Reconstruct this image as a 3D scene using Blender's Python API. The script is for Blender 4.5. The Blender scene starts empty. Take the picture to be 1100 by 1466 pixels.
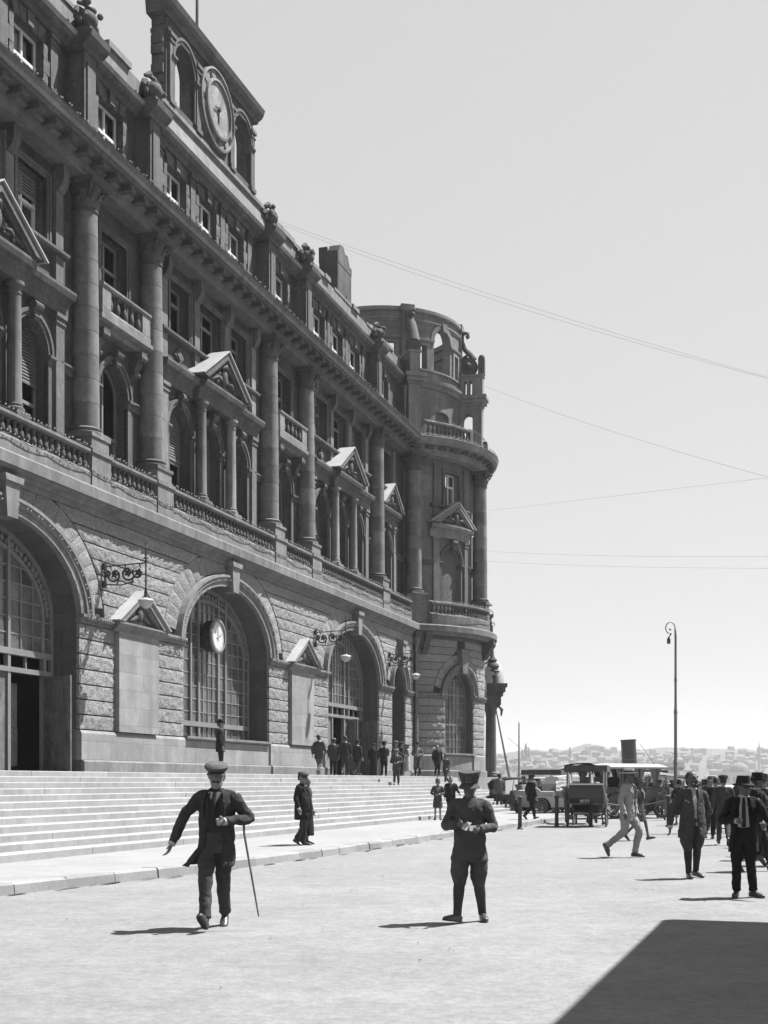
import bpy, bmesh, math, random
from mathutils import Vector, Matrix, Euler

R = math.radians
HAZE = .00018
rnd = random.Random(7)
scene = bpy.context.scene
COL = scene.collection

# ------------------------------------------------------------------ camera
cam_d = bpy.data.cameras.new("camera")
cam = bpy.data.objects.new("camera", cam_d)
COL.objects.link(cam)
cam.location = (0, 0, 1.55)
cam.rotation_euler = (R(90), 0, 0)
cam_d.sensor_fit = 'VERTICAL'
cam_d.sensor_height = 36.0
cam_d.lens = 45.43
cam_d.shift_y = 0.2633
cam_d.clip_start = 0.1
cam_d.clip_end = 9000
scene.camera = cam

# ------------------------------------------------------------------ light
SUN_EL = R(60)
SUN_H = Vector((0.9135, 0.4067, 0)).normalized()
SUN_DIR = Vector((SUN_H.x * math.cos(SUN_EL), SUN_H.y * math.cos(SUN_EL), math.sin(SUN_EL)))
world = bpy.data.worlds.new("World")
scene.world = world
world.use_nodes = True
wn, wl = world.node_tree.nodes, world.node_tree.links
wn.clear()
w_out = wn.new('ShaderNodeOutputWorld')
w_bg = wn.new('ShaderNodeBackground')
w_sky = wn.new('ShaderNodeTexSky')
w_sky.sky_type = 'NISHITA'
w_sky.sun_disc = False
w_sky.sun_elevation = SUN_EL
w_sky.sun_rotation = math.atan2(SUN_H.x, SUN_H.y)
w_sky.air_density = 1.0
w_sky.dust_density = 0.6
w_sky.ozone_density = 1.0
w_bg.inputs['Strength'].default_value = 0.05
# an ordinary black-and-white plate sees mostly blue light: take that channel as grey
w_sep = wn.new('ShaderNodeSeparateColor')
w_a = wn.new('ShaderNodeMath'); w_a.operation = 'MULTIPLY'; w_a.inputs[1].default_value = 0.55
w_b = wn.new('ShaderNodeMath'); w_b.operation = 'MULTIPLY_ADD'; w_b.inputs[1].default_value = 0.45
wl.new(w_sky.outputs[0], w_sep.inputs[0])
wl.new(w_sep.outputs[2], w_a.inputs[0])
wl.new(w_sep.outputs[1], w_b.inputs[0])
wl.new(w_a.outputs[0], w_b.inputs[2])
w_c = wn.new('ShaderNodeMath'); w_c.operation = 'POWER'; w_c.inputs[1].default_value = 0.28   # the plate's flat response to bright sky
w_d = wn.new('ShaderNodeMath'); w_d.operation = 'MULTIPLY'; w_d.inputs[1].default_value = 3.0
wl.new(w_b.outputs[0], w_c.inputs[0]); wl.new(w_c.outputs[0], w_d.inputs[0])
wl.new(w_d.outputs[0], w_bg.inputs['Color'])
wl.new(w_bg.outputs[0], w_out.inputs['Surface'])

sun_d = bpy.data.lights.new("sun", 'SUN')
sun = bpy.data.objects.new("sun", sun_d)
COL.objects.link(sun)
sun_d.energy = 5.0
sun_d.angle = R(0.53)
sun_d.color = (1, 1, 1)          # the plate is black and white
sun.rotation_euler = (-SUN_DIR).to_track_quat('-Z', 'Y').to_euler()
sun.location = (40, 20, 60)

vs = scene.view_settings
vs.view_transform = 'Standard'
vs.look = 'None'
vs.gamma = 1.0
vs.exposure = 1.6
vs.use_curve_mapping = False
scene.display_settings.display_device = 'sRGB'
scene.render.engine = 'CYCLES'
scene.cycles.max_bounces = 6
scene.cycles.diffuse_bounces = 3
scene.cycles.glossy_bounces = 2
scene.cycles.transmission_bounces = 3
scene.cycles.transparent_max_bounces = 8
scene.cycles.volume_bounces = 1
scene.cycles.volume_step_rate = 1.0
scene.cycles.use_denoising = True

# ------------------------------------------------------------------ materials
def _noise(nt, vec, scale, detail=5, rough=0.6):
    n = nt.nodes.new('ShaderNodeTexNoise')
    n.inputs['Scale'].default_value = scale
    n.inputs['Detail'].default_value = detail
    n.inputs['Roughness'].default_value = rough
    nt.links.new(vec, n.inputs['Vector'])
    return n.outputs[0]

def _math(nt, op, a, b):
    n = nt.nodes.new('ShaderNodeMath'); n.operation = op
    for i, v in enumerate((a, b)):
        if isinstance(v, (int, float)): n.inputs[i].default_value = v
        else: nt.links.new(v, n.inputs[i])
    return n.outputs[0]

def mat(name, base, rough=0.85, layers=((2.0, .3), (14, .15)), bump=(60, .25, .01), streak=None,
        metallic=0.0, spec=0.3, bump2=None, brick=None, mn=0.25, objrand=0.0):
    """grey procedural material; layers = (noise scale, amount); bump = (scale, strength, distance)"""
    m = bpy.data.materials.new(name)
    m.use_nodes = True
    nt = m.node_tree
    p = nt.nodes['Principled BSDF']
    tc = nt.nodes.new('ShaderNodeTexCoord')
    vec = tc.outputs['Object']
    v = None
    for sc, amt in layers:
        n = _noise(nt, vec, sc)
        f = _math(nt, 'MULTIPLY_ADD', n, 2 * amt * 1.8)
        f.node.inputs[2].default_value = 1 - amt * 1.8
        f = _math(nt, 'MAXIMUM', f, mn)
        v = f if v is None else _math(nt, 'MULTIPLY', v, f)
    if streak:
        mp = nt.nodes.new('ShaderNodeMapping')
        mp.inputs['Scale'].default_value = (1, 1, streak[2] if len(streak) > 2 else .12)
        nt.links.new(vec, mp.inputs['Vector'])
        n = _noise(nt, mp.outputs[0], streak[0])
        f = _math(nt, 'MULTIPLY_ADD', n, 2 * streak[1] * 1.8)
        f.node.inputs[2].default_value = 1 - streak[1] * 1.8
        f = _math(nt, 'MAXIMUM', f, mn)
        v = f if v is None else _math(nt, 'MULTIPLY', v, f)
    hb = None
    if brick:
        bt = nt.nodes.new('ShaderNodeTexBrick')
        bt.inputs['Scale'].default_value = 1.0
        bt.inputs['Mortar Size'].default_value = brick[2]
        bt.inputs['Mortar Smooth'].default_value = 0.4
        bt.inputs['Brick Width'].default_value = brick[0]
        bt.inputs['Row Height'].default_value = brick[1]
        bt.inputs['Color1'].default_value = (1, 1, 1, 1)
        bt.inputs['Color2'].default_value = (brick[3],) * 3 + (1,)
        bt.inputs['Mortar'].default_value = (.62, .62, .62, 1)
        sw = nt.nodes.new('ShaderNodeSeparateXYZ'); cb = nt.nodes.new('ShaderNodeCombineXYZ')
        nt.links.new(vec, sw.inputs[0])
        nt.links.new(_math(nt, 'SUBTRACT', sw.outputs[0], _math(nt, 'MULTIPLY', sw.outputs[1], 0.35)), cb.inputs[0])
        nt.links.new(sw.outputs[2], cb.inputs[1])
        nt.links.new(cb.outputs[0], bt.inputs['Vector'])
        hb = bt.outputs['Fac']
        sp = nt.nodes.new('ShaderNodeSeparateColor'); nt.links.new(bt.outputs['Color'], sp.inputs[0])
        v = sp.outputs[0] if v is None else _math(nt, 'MULTIPLY', v, sp.outputs[0])
    if objrand:
        oi = nt.nodes.new('ShaderNodeObjectInfo')
        f = _math(nt, 'MULTIPLY_ADD', oi.outputs['Random'], 2 * objrand)
        f.node.inputs[2].default_value = 1 - objrand
        v = f if v is None else _math(nt, 'MULTIPLY', v, f)
    if v is None:
        p.inputs['Base Color'].default_value = (base, base, base, 1)
    else:
        nt.links.new(_math(nt, 'MULTIPLY', v, base), p.inputs['Base Color'])
    p.inputs['Roughness'].default_value = rough
    p.inputs['Metallic'].default_value = metallic
    p.inputs['Specular IOR Level'].default_value = spec
    nrm = None
    for b in (bump, bump2):
        if not b: continue
        n = _noise(nt, vec, b[0], 8, .65)
        bn = nt.nodes.new('ShaderNodeBump')
        bn.inputs['Strength'].default_value = b[1]
        bn.inputs['Distance'].default_value = b[2]
        nt.links.new(n, bn.inputs['Height'])
        if nrm: nt.links.new(nrm, bn.inputs['Normal'])
        nrm = bn.outputs[0]
    if hb is not None:
        bn = nt.nodes.new('ShaderNodeBump'); bn.invert = True
        bn.inputs['Strength'].default_value = .6
        bn.inputs['Distance'].default_value = .02
        nt.links.new(hb, bn.inputs['Height'])
        if nrm: nt.links.new(nrm, bn.inputs['Normal'])
        nrm = bn.outputs[0]
    if nrm: nt.links.new(nrm, p.inputs['Normal'])
    return m

def glass_mat(name, tint, refl=1.0):
    m = bpy.data.materials.new(name); m.use_nodes = True
    nt = m.node_tree; nt.nodes.clear()
    o = nt.nodes.new('ShaderNodeOutputMaterial'); mx = nt.nodes.new('ShaderNodeMixShader')
    t = nt.nodes.new('ShaderNodeBsdfTransparent'); g = nt.nodes.new('ShaderNodeBsdfGlossy')
    lw = nt.nodes.new('ShaderNodeFresnel'); lw.inputs[0].default_value = 1.5
    t.inputs[0].default_value = (tint, tint, tint, 1)
    g.inputs['Roughness'].default_value = .04
    tc = nt.nodes.new('ShaderNodeTexCoord')
    n = _noise(nt, tc.outputs['Object'], 1.6, 2)
    bn = nt.nodes.new('ShaderNodeBump'); bn.inputs['Strength'].default_value = .15; bn.inputs['Distance'].default_value = .05
    nt.links.new(n, bn.inputs['Height']); nt.links.new(bn.outputs[0], g.inputs['Normal'])
    nt.links.new(lw.outputs[0], mx.inputs[0]); nt.links.new(t.outputs[0], mx.inputs[1]); nt.links.new(g.outputs[0], mx.inputs[2])
    nt.links.new(mx.outputs[0], o.inputs['Surface'])
    return m

M = {}
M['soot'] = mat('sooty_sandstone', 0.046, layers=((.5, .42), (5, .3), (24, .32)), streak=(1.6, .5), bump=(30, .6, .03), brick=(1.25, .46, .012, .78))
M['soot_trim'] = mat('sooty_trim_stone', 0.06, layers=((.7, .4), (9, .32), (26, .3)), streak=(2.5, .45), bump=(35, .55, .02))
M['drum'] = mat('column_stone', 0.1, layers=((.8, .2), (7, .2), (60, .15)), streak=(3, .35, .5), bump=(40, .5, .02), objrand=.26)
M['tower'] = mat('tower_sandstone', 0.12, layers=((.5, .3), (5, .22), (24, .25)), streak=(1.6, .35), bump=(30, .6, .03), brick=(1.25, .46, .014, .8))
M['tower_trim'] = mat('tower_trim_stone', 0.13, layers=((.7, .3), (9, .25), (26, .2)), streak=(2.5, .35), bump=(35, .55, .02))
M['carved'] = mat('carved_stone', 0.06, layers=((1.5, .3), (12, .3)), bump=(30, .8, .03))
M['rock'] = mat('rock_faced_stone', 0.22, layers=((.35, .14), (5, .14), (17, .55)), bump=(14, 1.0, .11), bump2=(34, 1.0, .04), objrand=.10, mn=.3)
M['joint'] = mat('dark_joint', 0.035, layers=((2, .3),))  # dark backing stone that shows in the joints between the blocks
M['pale'] = mat('smooth_pale_stone', 0.175, layers=((.5, .2), (4, .12), (40, .1)), streak=(2.2, .2), bump=(70, .2, .01), brick=(1.0, .55, .006, .8))
M['pale_trim'] = mat('pale_trim_stone', 0.115, layers=((.6, .3), (6, .22)), streak=(3, .3), bump=(60, .25, .01))
M['ledge'] = mat('ledge_stone', 0.105, layers=((.5, .3), (5, .25)), streak=(2.6, .4), bump=(50, .25, .01))
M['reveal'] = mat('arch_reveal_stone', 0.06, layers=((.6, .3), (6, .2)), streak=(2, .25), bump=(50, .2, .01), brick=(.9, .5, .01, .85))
M['lead'] = mat('lead_sheet', 0.25, rough=.55, layers=((.9, .2), (8, .15)), bump=(20, .1, .01))
M['frame'] = mat('weathered_paint', 0.13, rough=.6, layers=((1.2, .2), (18, .2)), bump=(80, .15, .004))
M['wframe'] = mat('white_window_paint', 0.42, rough=.5, layers=((1.2, .2), (18, .12)), bump=None)
M['iron'] = mat('black_iron', .02, rough=.5, layers=((6, .3),), bump=(60, .2, .004), spec=.4)
M['glass'] = glass_mat('window_glass', .55)
M['obscure'] = mat('obscured_glass', 0.06, rough=.25, layers=((1.1, .3), (7, .4), (30, .25)), streak=(9, .5, .02), bump=(12, .12, .01), spec=.5, objrand=.45)
M['blind'] = mat('slatted_blind', .10, layers=((1.5, .25),), bump=(60, .1, .004), objrand=.3)
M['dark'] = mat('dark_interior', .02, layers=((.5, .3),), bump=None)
M['curtain'] = mat('pale_curtain', 0.36, layers=((2, .2), (30, .1)), streak=(18, .2, .05), bump=None)
M['dial'] = mat('enamel_dial', 0.38, rough=.35, layers=((2, .05),), bump=None)
M['old_dial'] = mat('worn_dial', 0.15, rough=.6, layers=((1.6, .45), (9, .35)), streak=(4, .4, .4), bump=(30, .2, .01))
M['bulb'] = mat('bulb_glass', 0.24, rough=.1, layers=(), bump=None, spec=.6)
M['step'] = mat('step_stone', 0.215, layers=((.6, .12), (9, .12), (60, .1)), streak=(3.2, .16, .3), bump=(60, .2, .008), objrand=.07)
M['kerb'] = mat('kerb_stone', 0.17, layers=((1.2, .2), (14, .15)), bump=(40, .3, .01), objrand=.12)
M['wood'] = mat('worn_door_wood', 0.09, layers=((3, .4), (20, .4)), streak=(12, .5, .08), bump=(50, .3, .008))
M['poster'] = mat('faded_poster', 0.2, layers=((2, .3), (12, .4)), bump=None)

# ------------------------------------------------------------------ mesh helper
class MB:
    def __init__(s): s.v = []; s.f = []; s.m = []
    def add(s, vs, fs, mi=0):
        o = len(s.v); s.v.extend(tuple(v) for v in vs)
        for f in fs: s.f.append([i + o for i in f]); s.m.append(mi)
    def quad(s, a, b, c, d, mi=0): s.add((a, b, c, d), ((0, 1, 2, 3),), mi)
    def box(s, x0, x1, d0, d1, z0, z1, fr=None, mi=0, step=.5):
        fr = fr or FLAT
        n = 1 if fr is FLAT or fr is XYZ else max(1, int(abs(x1 - x0) / step + .99))
        vs = []
        for i in range(n + 1):
            x = x0 + (x1 - x0) * i / n
            vs += [fr(x, d0, z0), fr(x, d1, z0), fr(x, d1, z1), fr(x, d0, z1)]
        fs = [(0, 1, 2, 3), tuple(4 * n + k for k in (3, 2, 1, 0))]
        for i in range(n):
            a = 4 * i
            for k in range(4): fs.append((a + k, a + 4 + k, a + 4 + (k + 1) % 4, a + (k + 1) % 4))
        s.add(vs, fs, mi)
    def sweep(s, prof, x0, x1, fr=None, mi=0, step=.45):
        fr = fr or FLAT
        n = 1 if fr is FLAT or fr is XYZ else max(1, int(abs(x1 - x0) / step + .99))
        k = len(prof); vs = []; fs = []
        for i in range(n + 1):
            x = x0 + (x1 - x0) * i / n
            vs += [fr(x, d, z) for d, z in prof]
        for i in range(n):
            for j in range(k):
                fs.append((i * k + j, (i + 1) * k + j, (i + 1) * k + (j + 1) % k, i * k + (j + 1) % k))
        fs.append(tuple(range(k))); fs.append(tuple(n * k + j for j in reversed(range(k))))
        s.add(vs, fs, mi)
    def lathe(s, c, prof, n=12, mi=0, axis=None, cap=True):
        """prof = (r, z) rings around the vertical through c (or around axis)"""
        q = Vector((0, 0, 1)).rotation_difference(Vector(axis)) if axis is not None else None
        c = Vector(c); vs = []; fs = []
        for r, z in prof:
            for i in range(n):
                a = 2 * math.pi * i / n
                p = Vector((r * math.cos(a), r * math.sin(a), z))
                if q: p = q @ p
                vs.append(c + p)
        for j in range(len(prof) - 1):
            for i in range(n):
                fs.append((j * n + i, j * n + (i + 1) % n, (j + 1) * n + (i + 1) % n, (j + 1) * n + i))
        if cap:
            fs.append(tuple(reversed(range(n)))); fs.append(tuple((len(prof) - 1) * n + i for i in range(n)))
        s.add(vs, fs, mi)
    def tube(s, pts, rads, n=8, mi=0, side=(1, 0, 0), cap=True):
        """pts with radius r or (ra, rb); ra is measured along 'side'"""
        pts = [Vector(p) for p in pts]
        if not isinstance(rads, (list, tuple)): rads = [rads] * len(pts)
        vs = []; fs = []
        side = Vector(side)
        for i, p in enumerate(pts):
            t = (pts[min(i + 1, len(pts) - 1)] - pts[max(i - 1, 0)])
            t = t.normalized() if t.length > 1e-9 else Vector((0, 0, 1))
            a = side - t * side.dot(t)
            if a.length < 1e-3: a = Vector((0, 1, .01)) - t * Vector((0, 1, .01)).dot(t)
            a.normalize(); b = t.cross(a)
            r = rads[i]; ra, rb = r if isinstance(r, (list, tuple)) else (r, r)
            for k in range(n):
                th = 2 * math.pi * k / n
                vs.append(p + a * ra * math.cos(th) + b * rb * math.sin(th))
        for j in range(len(pts) - 1):
            for k in range(n):
                fs.append((j * n + k, j * n + (k + 1) % n, (j + 1) * n + (k + 1) % n, (j + 1) * n + k))
        if cap:
            fs.append(tuple(reversed(range(n)))); fs.append(tuple((len(pts) - 1) * n + k for k in range(n)))
        s.add(vs, fs, mi)
    def limb(s, pts, rads, n=12, sub=4, **k):
        pts = [Vector(p) for p in pts]; rr = [Vector(r if isinstance(r, (list, tuple)) else (r, r)) for r in rads]
        P = []; Q = []; m = len(pts) - 1
        def cr(A, i, t):
            a, b, c, d = A[max(i - 1, 0)], A[i], A[i + 1], A[min(i + 2, m)]
            return .5 * ((2 * b) + (c - a) * t + (2 * a - 5 * b + 4 * c - d) * t * t + (3 * b - a - 3 * c + d) * t ** 3)
        for i in range(m):
            for q in range(sub): P.append(cr(pts, i, q / sub)); Q.append(tuple(cr(rr, i, q / sub)))
        P.append(pts[-1]); Q.append(tuple(rr[-1]))
        s.tube(P, Q, n, **k)
    def ball(s, c, r, n=10, m=7, mi=0):
        c = Vector(c); rx, ry, rz = r if isinstance(r, (list, tuple)) else (r, r, r)
        vs = [c + Vector((0, 0, -rz))]; fs = []
        for j in range(1, m):
            ph = math.pi * j / m
            for i in range(n):
                a = 2 * math.pi * i / n
                vs.append(c + Vector((rx * math.sin(ph) * math.cos(a), ry * math.sin(ph) * math.sin(a), -rz * math.cos(ph))))
        vs.append(c + Vector((0, 0, rz))); L = len(vs) - 1
        for i in range(n):
            fs.append((0, 1 + (i + 1) % n, 1 + i))
            fs.append((L, L - n + i, L - n + (i + 1) % n))
        for j in range(m - 2):
            for i in range(n):
                a = 1 + j * n
                fs.append((a + i, a + (i + 1) % n, a + n + (i + 1) % n, a + n + i))
        s.add(vs, fs, mi)
    def prism(s, poly, d0, d1, fr=None, mi=0):
        """polygon of (x, z), extruded from d0 to d1"""
        fr = fr or FLAT; k = len(poly)
        vs = [fr(x, d0, z) for x, z in poly] + [fr(x, d1, z) for x, z in poly]
        fs = [tuple(range(k)), tuple(reversed(range(k, 2 * k)))]
        fs += [(j, (j + 1) % k, k + (j + 1) % k, k + j) for j in range(k)]
        s.add(vs, fs, mi)
    def mesh(s, name, mats, smooth=None):
        me = bpy.data.meshes.new(name)
        me.from_pydata(s.v, [], s.f)
        for m in (mats if isinstance(mats, (list, tuple)) else [mats]): me.materials.append(m)
        if any(s.m): me.polygons.foreach_set('material_index', s.m)
        bm = bmesh.new(); bm.from_mesh(me)
        bmesh.ops.recalc_face_normals(bm, faces=bm.faces)
        bm.to_mesh(me); bm.free()
        if smooth:
            me.polygons.foreach_set('use_smooth', [True] * len(me.polygons))
            me.set_sharp_from_angle(angle=R(smooth))
        return me
    def build(s, name, mats, parent=None, smooth=None, loc=None):
        return link(name, s.mesh(name, mats, smooth), parent, loc)

def link(name, me, parent=None, loc=None, rot=None, scale=None):
    o = bpy.data.objects.new(name, me)
    COL.objects.link(o)
    if parent is not None: o.parent = parent
    if loc is not None: o.location = loc
    if rot is not None: o.rotation_euler = rot
    if scale is not None: o.scale = scale
    return o

def tag(o, label=None, cat=None, group=None, kind=None):
    for k, v in (('label', label), ('category', cat), ('group', group), ('kind', kind)):
        if v: o[k] = v
    return o

def copy_tree(o, parent=None, loc=None, rotz=None):
    c = o.copy(); COL.objects.link(c)
    if parent is not None: c.parent = parent
    for ch in list(o.children): copy_tree(ch, c)
    if loc is not None: c.location = loc
    if rotz is not None: c.rotation_euler = (0, 0, rotz)
    return c

XYZ = lambda x, y, z: (x, y, z)
FLAT = lambda x, d, z: (x, -d, z)           # building frame: x along the front, d out of it
TS, TD = 80.1, -3.5                          # axis of the round corner tower in that frame
def TW(psi, r):
    p0 = R(psi)
    def f(x, d, z):
        p = p0 + x / r; q = r + d
        return (TS - q * math.cos(p), -(TD + q * math.sin(p)), z)
    return f

def arch_pts(xc, hw, zs, rise, n=20):
    if rise <= 0: return [(xc - hw, zs), (xc + hw, zs)]
    return [(xc - hw * math.cos(math.pi * i / n), zs + rise * math.sin(math.pi * i / n)) for i in range(n + 1)]

def panel(mb, fr, x0, x1, z0, z1, d, ops, depth, mi=0, mr=1, step=.45, n=20):
    """wall skin with (arched) openings and their reveals; ops = (xc, hw, zb, zs, rise)"""
    brk = [(x0, None)]
    cur = x0
    def flat(a, b):
        k = 1 if fr is FLAT else max(1, int((b - a) / step + .99))
        for i in range(k):
            xa, xb = a + (b - a) * i / k, a + (b - a) * (i + 1) / k
            mb.quad(fr(xa, d, z0), fr(xb, d, z0), fr(xb, d, z1), fr(xa, d, z1), mi)
    for (xc, hw, zb, zs, rise) in sorted(ops):
        if xc - hw > cur: flat(cur, xc - hw)
        ap = arch_pts(xc, hw, zs, rise, n)
        if rise <= 0 and fr is not FLAT:
            ap = [(xc - hw + 2 * hw * i / 4, zs) for i in range(5)]
        for (xa, za), (xb, zb2) in zip(ap, ap[1:]):
            if zb > z0: mb.quad(fr(xa, d, z0), fr(xb, d, z0), fr(xb, d, zb), fr(xa, d, zb), mi)
            mb.quad(fr(xa, d, za), fr(xb, d, zb2), fr(xb, d, z1), fr(xa, d, z1), mi)
        per = [(xc - hw, zb)] + ap + [(xc + hw, zb)]
        per.append(per[0])
        for (xa, za), (xb, zb2) in zip(per, per[1:]):
            mb.quad(fr(xa, d, za), fr(xb, d, zb2), fr(xb, d - depth, zb2), fr(xa, d - depth, za), mr)
        cur = xc + hw
    if cur < x1: flat(cur, x1)

def arch_ring(mb, fr, xc, zs, a0, b0, a1, b1, d0, d1, n=24, t0=0, t1=math.pi, mi=0, legs=None):
    """moulded band between two half ellipses"""
    P = []
    for i in range(n + 1):
        t = t0 + (t1 - t0) * i / n
        c, s_ = -math.cos(t), math.sin(t)
        P.append((xc + a0 * c, zs + b0 * s_, xc + a1 * c, zs + b1 * s_))
    if legs is not None:
        P = [(P[0][0], legs, P[0][2], legs)] + P + [(P[-1][0], legs, P[-1][2], legs)]
    for p, q in zip(P, P[1:]):
        mb.quad(fr(p[0], d1, p[1]), fr(q[0], d1, q[1]), fr(q[2], d1, q[3]), fr(p[2], d1, p[3]), mi)
        mb.quad(fr(p[2], d1, p[3]), fr(q[2], d1, q[3]), fr(q[2], d0, q[3]), fr(p[2], d0, p[3]), mi)
        mb.quad(fr(p[0], d1, p[1]), fr(q[0], d1, q[1]), fr(q[0], d0, q[1]), fr(p[0], d0, p[1]), mi)
    for p in (P[0], P[-1]):
        mb.quad(fr(p[0], d1, p[1]), fr(p[2], d1, p[3]), fr(p[2], d0, p[3]), fr(p[0], d0, p[1]), mi)
# ------------------------------------------------------------------ ground, pavement, water
def facade_to_world(s, d):
    return (-21 + .3024 * s + .9532 * d, .9532 * s - .3024 * d)
ROT = math.atan2(.9532, .3024)
M['road'] = mat('pale_dusty_road', 0.142, rough=.95, layers=((.1, .14), (.5, .14), (2.6, .15), (9, .2), (30, .18)), bump=(16, .5, .03), bump2=(90, .4, .006))
M['pavement'] = mat('pale_pavement', 0.18, rough=.92, layers=((.2, .12), (2, .12), (14, .14)), bump=(40, .3, .01))
M['water'] = mat('harbour_water', .12, rough=.12, layers=((.05, .2),), bump=(1.2, .3, .1))
M['quay'] = mat('quay_wall_stone', .22, layers=((.5, .3), (6, .2)), bump=(20, .3, .02))

mb = MB()
nx, ny = 40, 48
vs, fs = [], []
for j in range(ny + 1):
    for i in range(nx + 1):
        x = -70 + 160 * i / nx; y = -30 + 138 * j / ny
        z = .012 * math.sin(x * .9 + y * .31) * math.sin(y * .63 - x * .2) - .012
        vs.append((x, y, z))
for j in range(ny):
    for i in range(nx):
        a = j * (nx + 1) + i
        fs.append((a, a + 1, a + nx + 2, a + nx + 1))
mb.add(vs, fs)
road = mb.build('road', M['road'], smooth=180); tag(road, kind='structure')
mb = MB(); mb.box(-70, 90, 108, 108.8, -3.2, .1, XYZ); tag(mb.build('quay_wall', M['quay']), kind='structure')
mb = MB(); mb.add([(-1500, 108.8, -1.9), (2600, 108.8, -1.9), (2600, 1330, -1.9), (-1500, 1330, -1.9)], [(0, 1, 2, 3)])
tag(mb.build('water', M['water']), kind='structure')

# ------------------------------------------------------------------ the station building
root = bpy.data.objects.new('station_building', None)
COL.objects.link(root)
root.location = (-21, 0, 0); root.rotation_euler = (0, 0, ROT)
tag(root, 'large dark stone railway station with columns, arches, roof clock and round corner tower', 'building')
PR = random.Random(11)

W = [36.0, 50.4, 64.8]
N3 = 72.2
CX = [30.9, 41.1, 45.3, 55.5, 59.7, 69.9]
X0, X1 = 30.2, 75.5
T1 = TW(65.1, 6.08)
T2 = TW(65.1, 5.4)

def add(mb, name, m, smooth=None, parent=None): return mb.build(name, m, parent or root, smooth)

def stone(fr, q, d0, d1, name='stone', m='rock', rough=.02):
    """one rock-faced block over the quad q = bl, br, tr, tl in (x, z)"""
    w = abs(q[1][0] - q[0][0]); h = abs(q[3][1] - q[0][1])
    fine = m == 'rock'; nu = max(2, min(24, int(w / (.1 if fine else .33)) + 1)); nv = 2 if h < .3 and not fine else (5 if fine else 3)
    mb = MB(); vs = []
    for j in range(nv + 1):
        for i in range(nu + 1):
            u, v = i / nu, j / nv
            xb = q[0][0] + (q[1][0] - q[0][0]) * u; xt = q[3][0] + (q[2][0] - q[3][0]) * u
            zb = q[0][1] + (q[1][1] - q[0][1]) * u; zt = q[3][1] + (q[2][1] - q[3][1]) * u
            x = xb + (xt - xb) * v; z = zb + (zt - zb) * v
            edge = i in (0, nu) or j in (0, nv)
            d = d1 - .012 + PR.uniform(-.012, .012) if edge else d1 + PR.uniform(-rough, rough) * (1.5 if fine else 1); x += 0 if edge else PR.uniform(-.03, .03)
            vs.append(fr(x, d, z))
    k = (nu + 1) * (nv + 1)
    ring = [i for i in range(nu + 1)] + [j * (nu + 1) + nu for j in range(1, nv + 1)] + \
           [nv * (nu + 1) + i for i in range(nu - 1, -1, -1)] + [j * (nu + 1) for j in range(nv - 1, 0, -1)]
    def bk(r):
        j, i = divmod(r, nu + 1); u, v = i / nu, j / nv
        xb = q[0][0] + (q[1][0] - q[0][0]) * u; xt = q[3][0] + (q[2][0] - q[3][0]) * u
        zb = q[0][1] + (q[1][1] - q[0][1]) * u; zt = q[3][1] + (q[2][1] - q[3][1]) * u
        return fr(xb + (xt - xb) * v, d0 - .02, zb + (zt - zb) * v)
    back = [bk(r) for r in ring]
    fs = [(j * (nu + 1) + i, j * (nu + 1) + i + 1, (j + 1) * (nu + 1) + i + 1, (j + 1) * (nu + 1) + i) for j in range(nv) for i in range(nu)]
    L = len(ring)
    fs += [(ring[a], ring[(a + 1) % L], k + (a + 1) % L, k + a) for a in range(L)]
    mb.add(vs + back, fs)
    return add(mb, name, M[m], smooth=50)

# ---- ground floor skin
mb = MB()
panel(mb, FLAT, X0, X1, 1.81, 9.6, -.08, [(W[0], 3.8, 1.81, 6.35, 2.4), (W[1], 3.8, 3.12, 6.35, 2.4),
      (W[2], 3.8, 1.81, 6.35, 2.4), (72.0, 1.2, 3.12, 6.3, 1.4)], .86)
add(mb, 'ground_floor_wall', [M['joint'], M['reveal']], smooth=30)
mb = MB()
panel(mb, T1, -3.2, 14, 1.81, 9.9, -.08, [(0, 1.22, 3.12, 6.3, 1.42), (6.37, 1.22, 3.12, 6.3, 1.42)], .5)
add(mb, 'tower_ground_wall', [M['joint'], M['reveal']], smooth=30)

# plinth, base course
PL = [(X0, 32.2), (39.8, 46.6), (54.2, 61.0), (68.6, 74.8)]
def one(name, prof, a, b, m, fr=FLAT, **k):
    mb = MB(); mb.sweep(prof, a, b, fr); return add(mb, name, M[m], **k)
PP = [(-.2, 1.81), (.10, 1.81), (.10, 2.98), (.05, 3.07), (-.2, 3.09)]; PQ = [(-.2, 1.81), (.02, 1.81), (.02, 2.98), (-.2, 3.0)]
BP = [(-.2, 1.8), (.2, 1.8), (.2, 2.14), (.15, 2.19), (-.2, 2.19)]; BQ = [(-.2, 1.8), (.12, 1.8), (.12, 2.14), (.08, 2.19), (-.2, 2.19)]
for a, b in PL: one('plinth', PP, a, b, 'pale'); one('base_course', BP, a, b, 'pale_trim')
one('plinth', PQ, 46.6, 54.2, 'pale'); one('base_course', BQ, 46.6, 54.2, 'pale_trim')
one('plinth', PP, -3.2, -1.22, 'pale', T1); one('plinth', PP, 1.22, 14, 'pale', T1); one('plinth', PQ, -1.22, 1.22, 'pale', T1); one('base_course', BP, -3.2, 14, 'pale_trim', T1)
mb = MB(); mb.sweep([(-.6, 2.98), (.1, 3.0), (.16, 3.05), (.16, 3.13), (-.6, 3.16)], 46.65, 54.15); add(mb, 'window_sill', M['pale_trim'])
mb = MB(); mb.sweep([(-.3, 3.0), (.14, 3.03), (.14, 3.13), (-.3, 3.16)], -1.35, 1.35, T1); add(mb, 'window_sill', M['pale_trim'])
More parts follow.
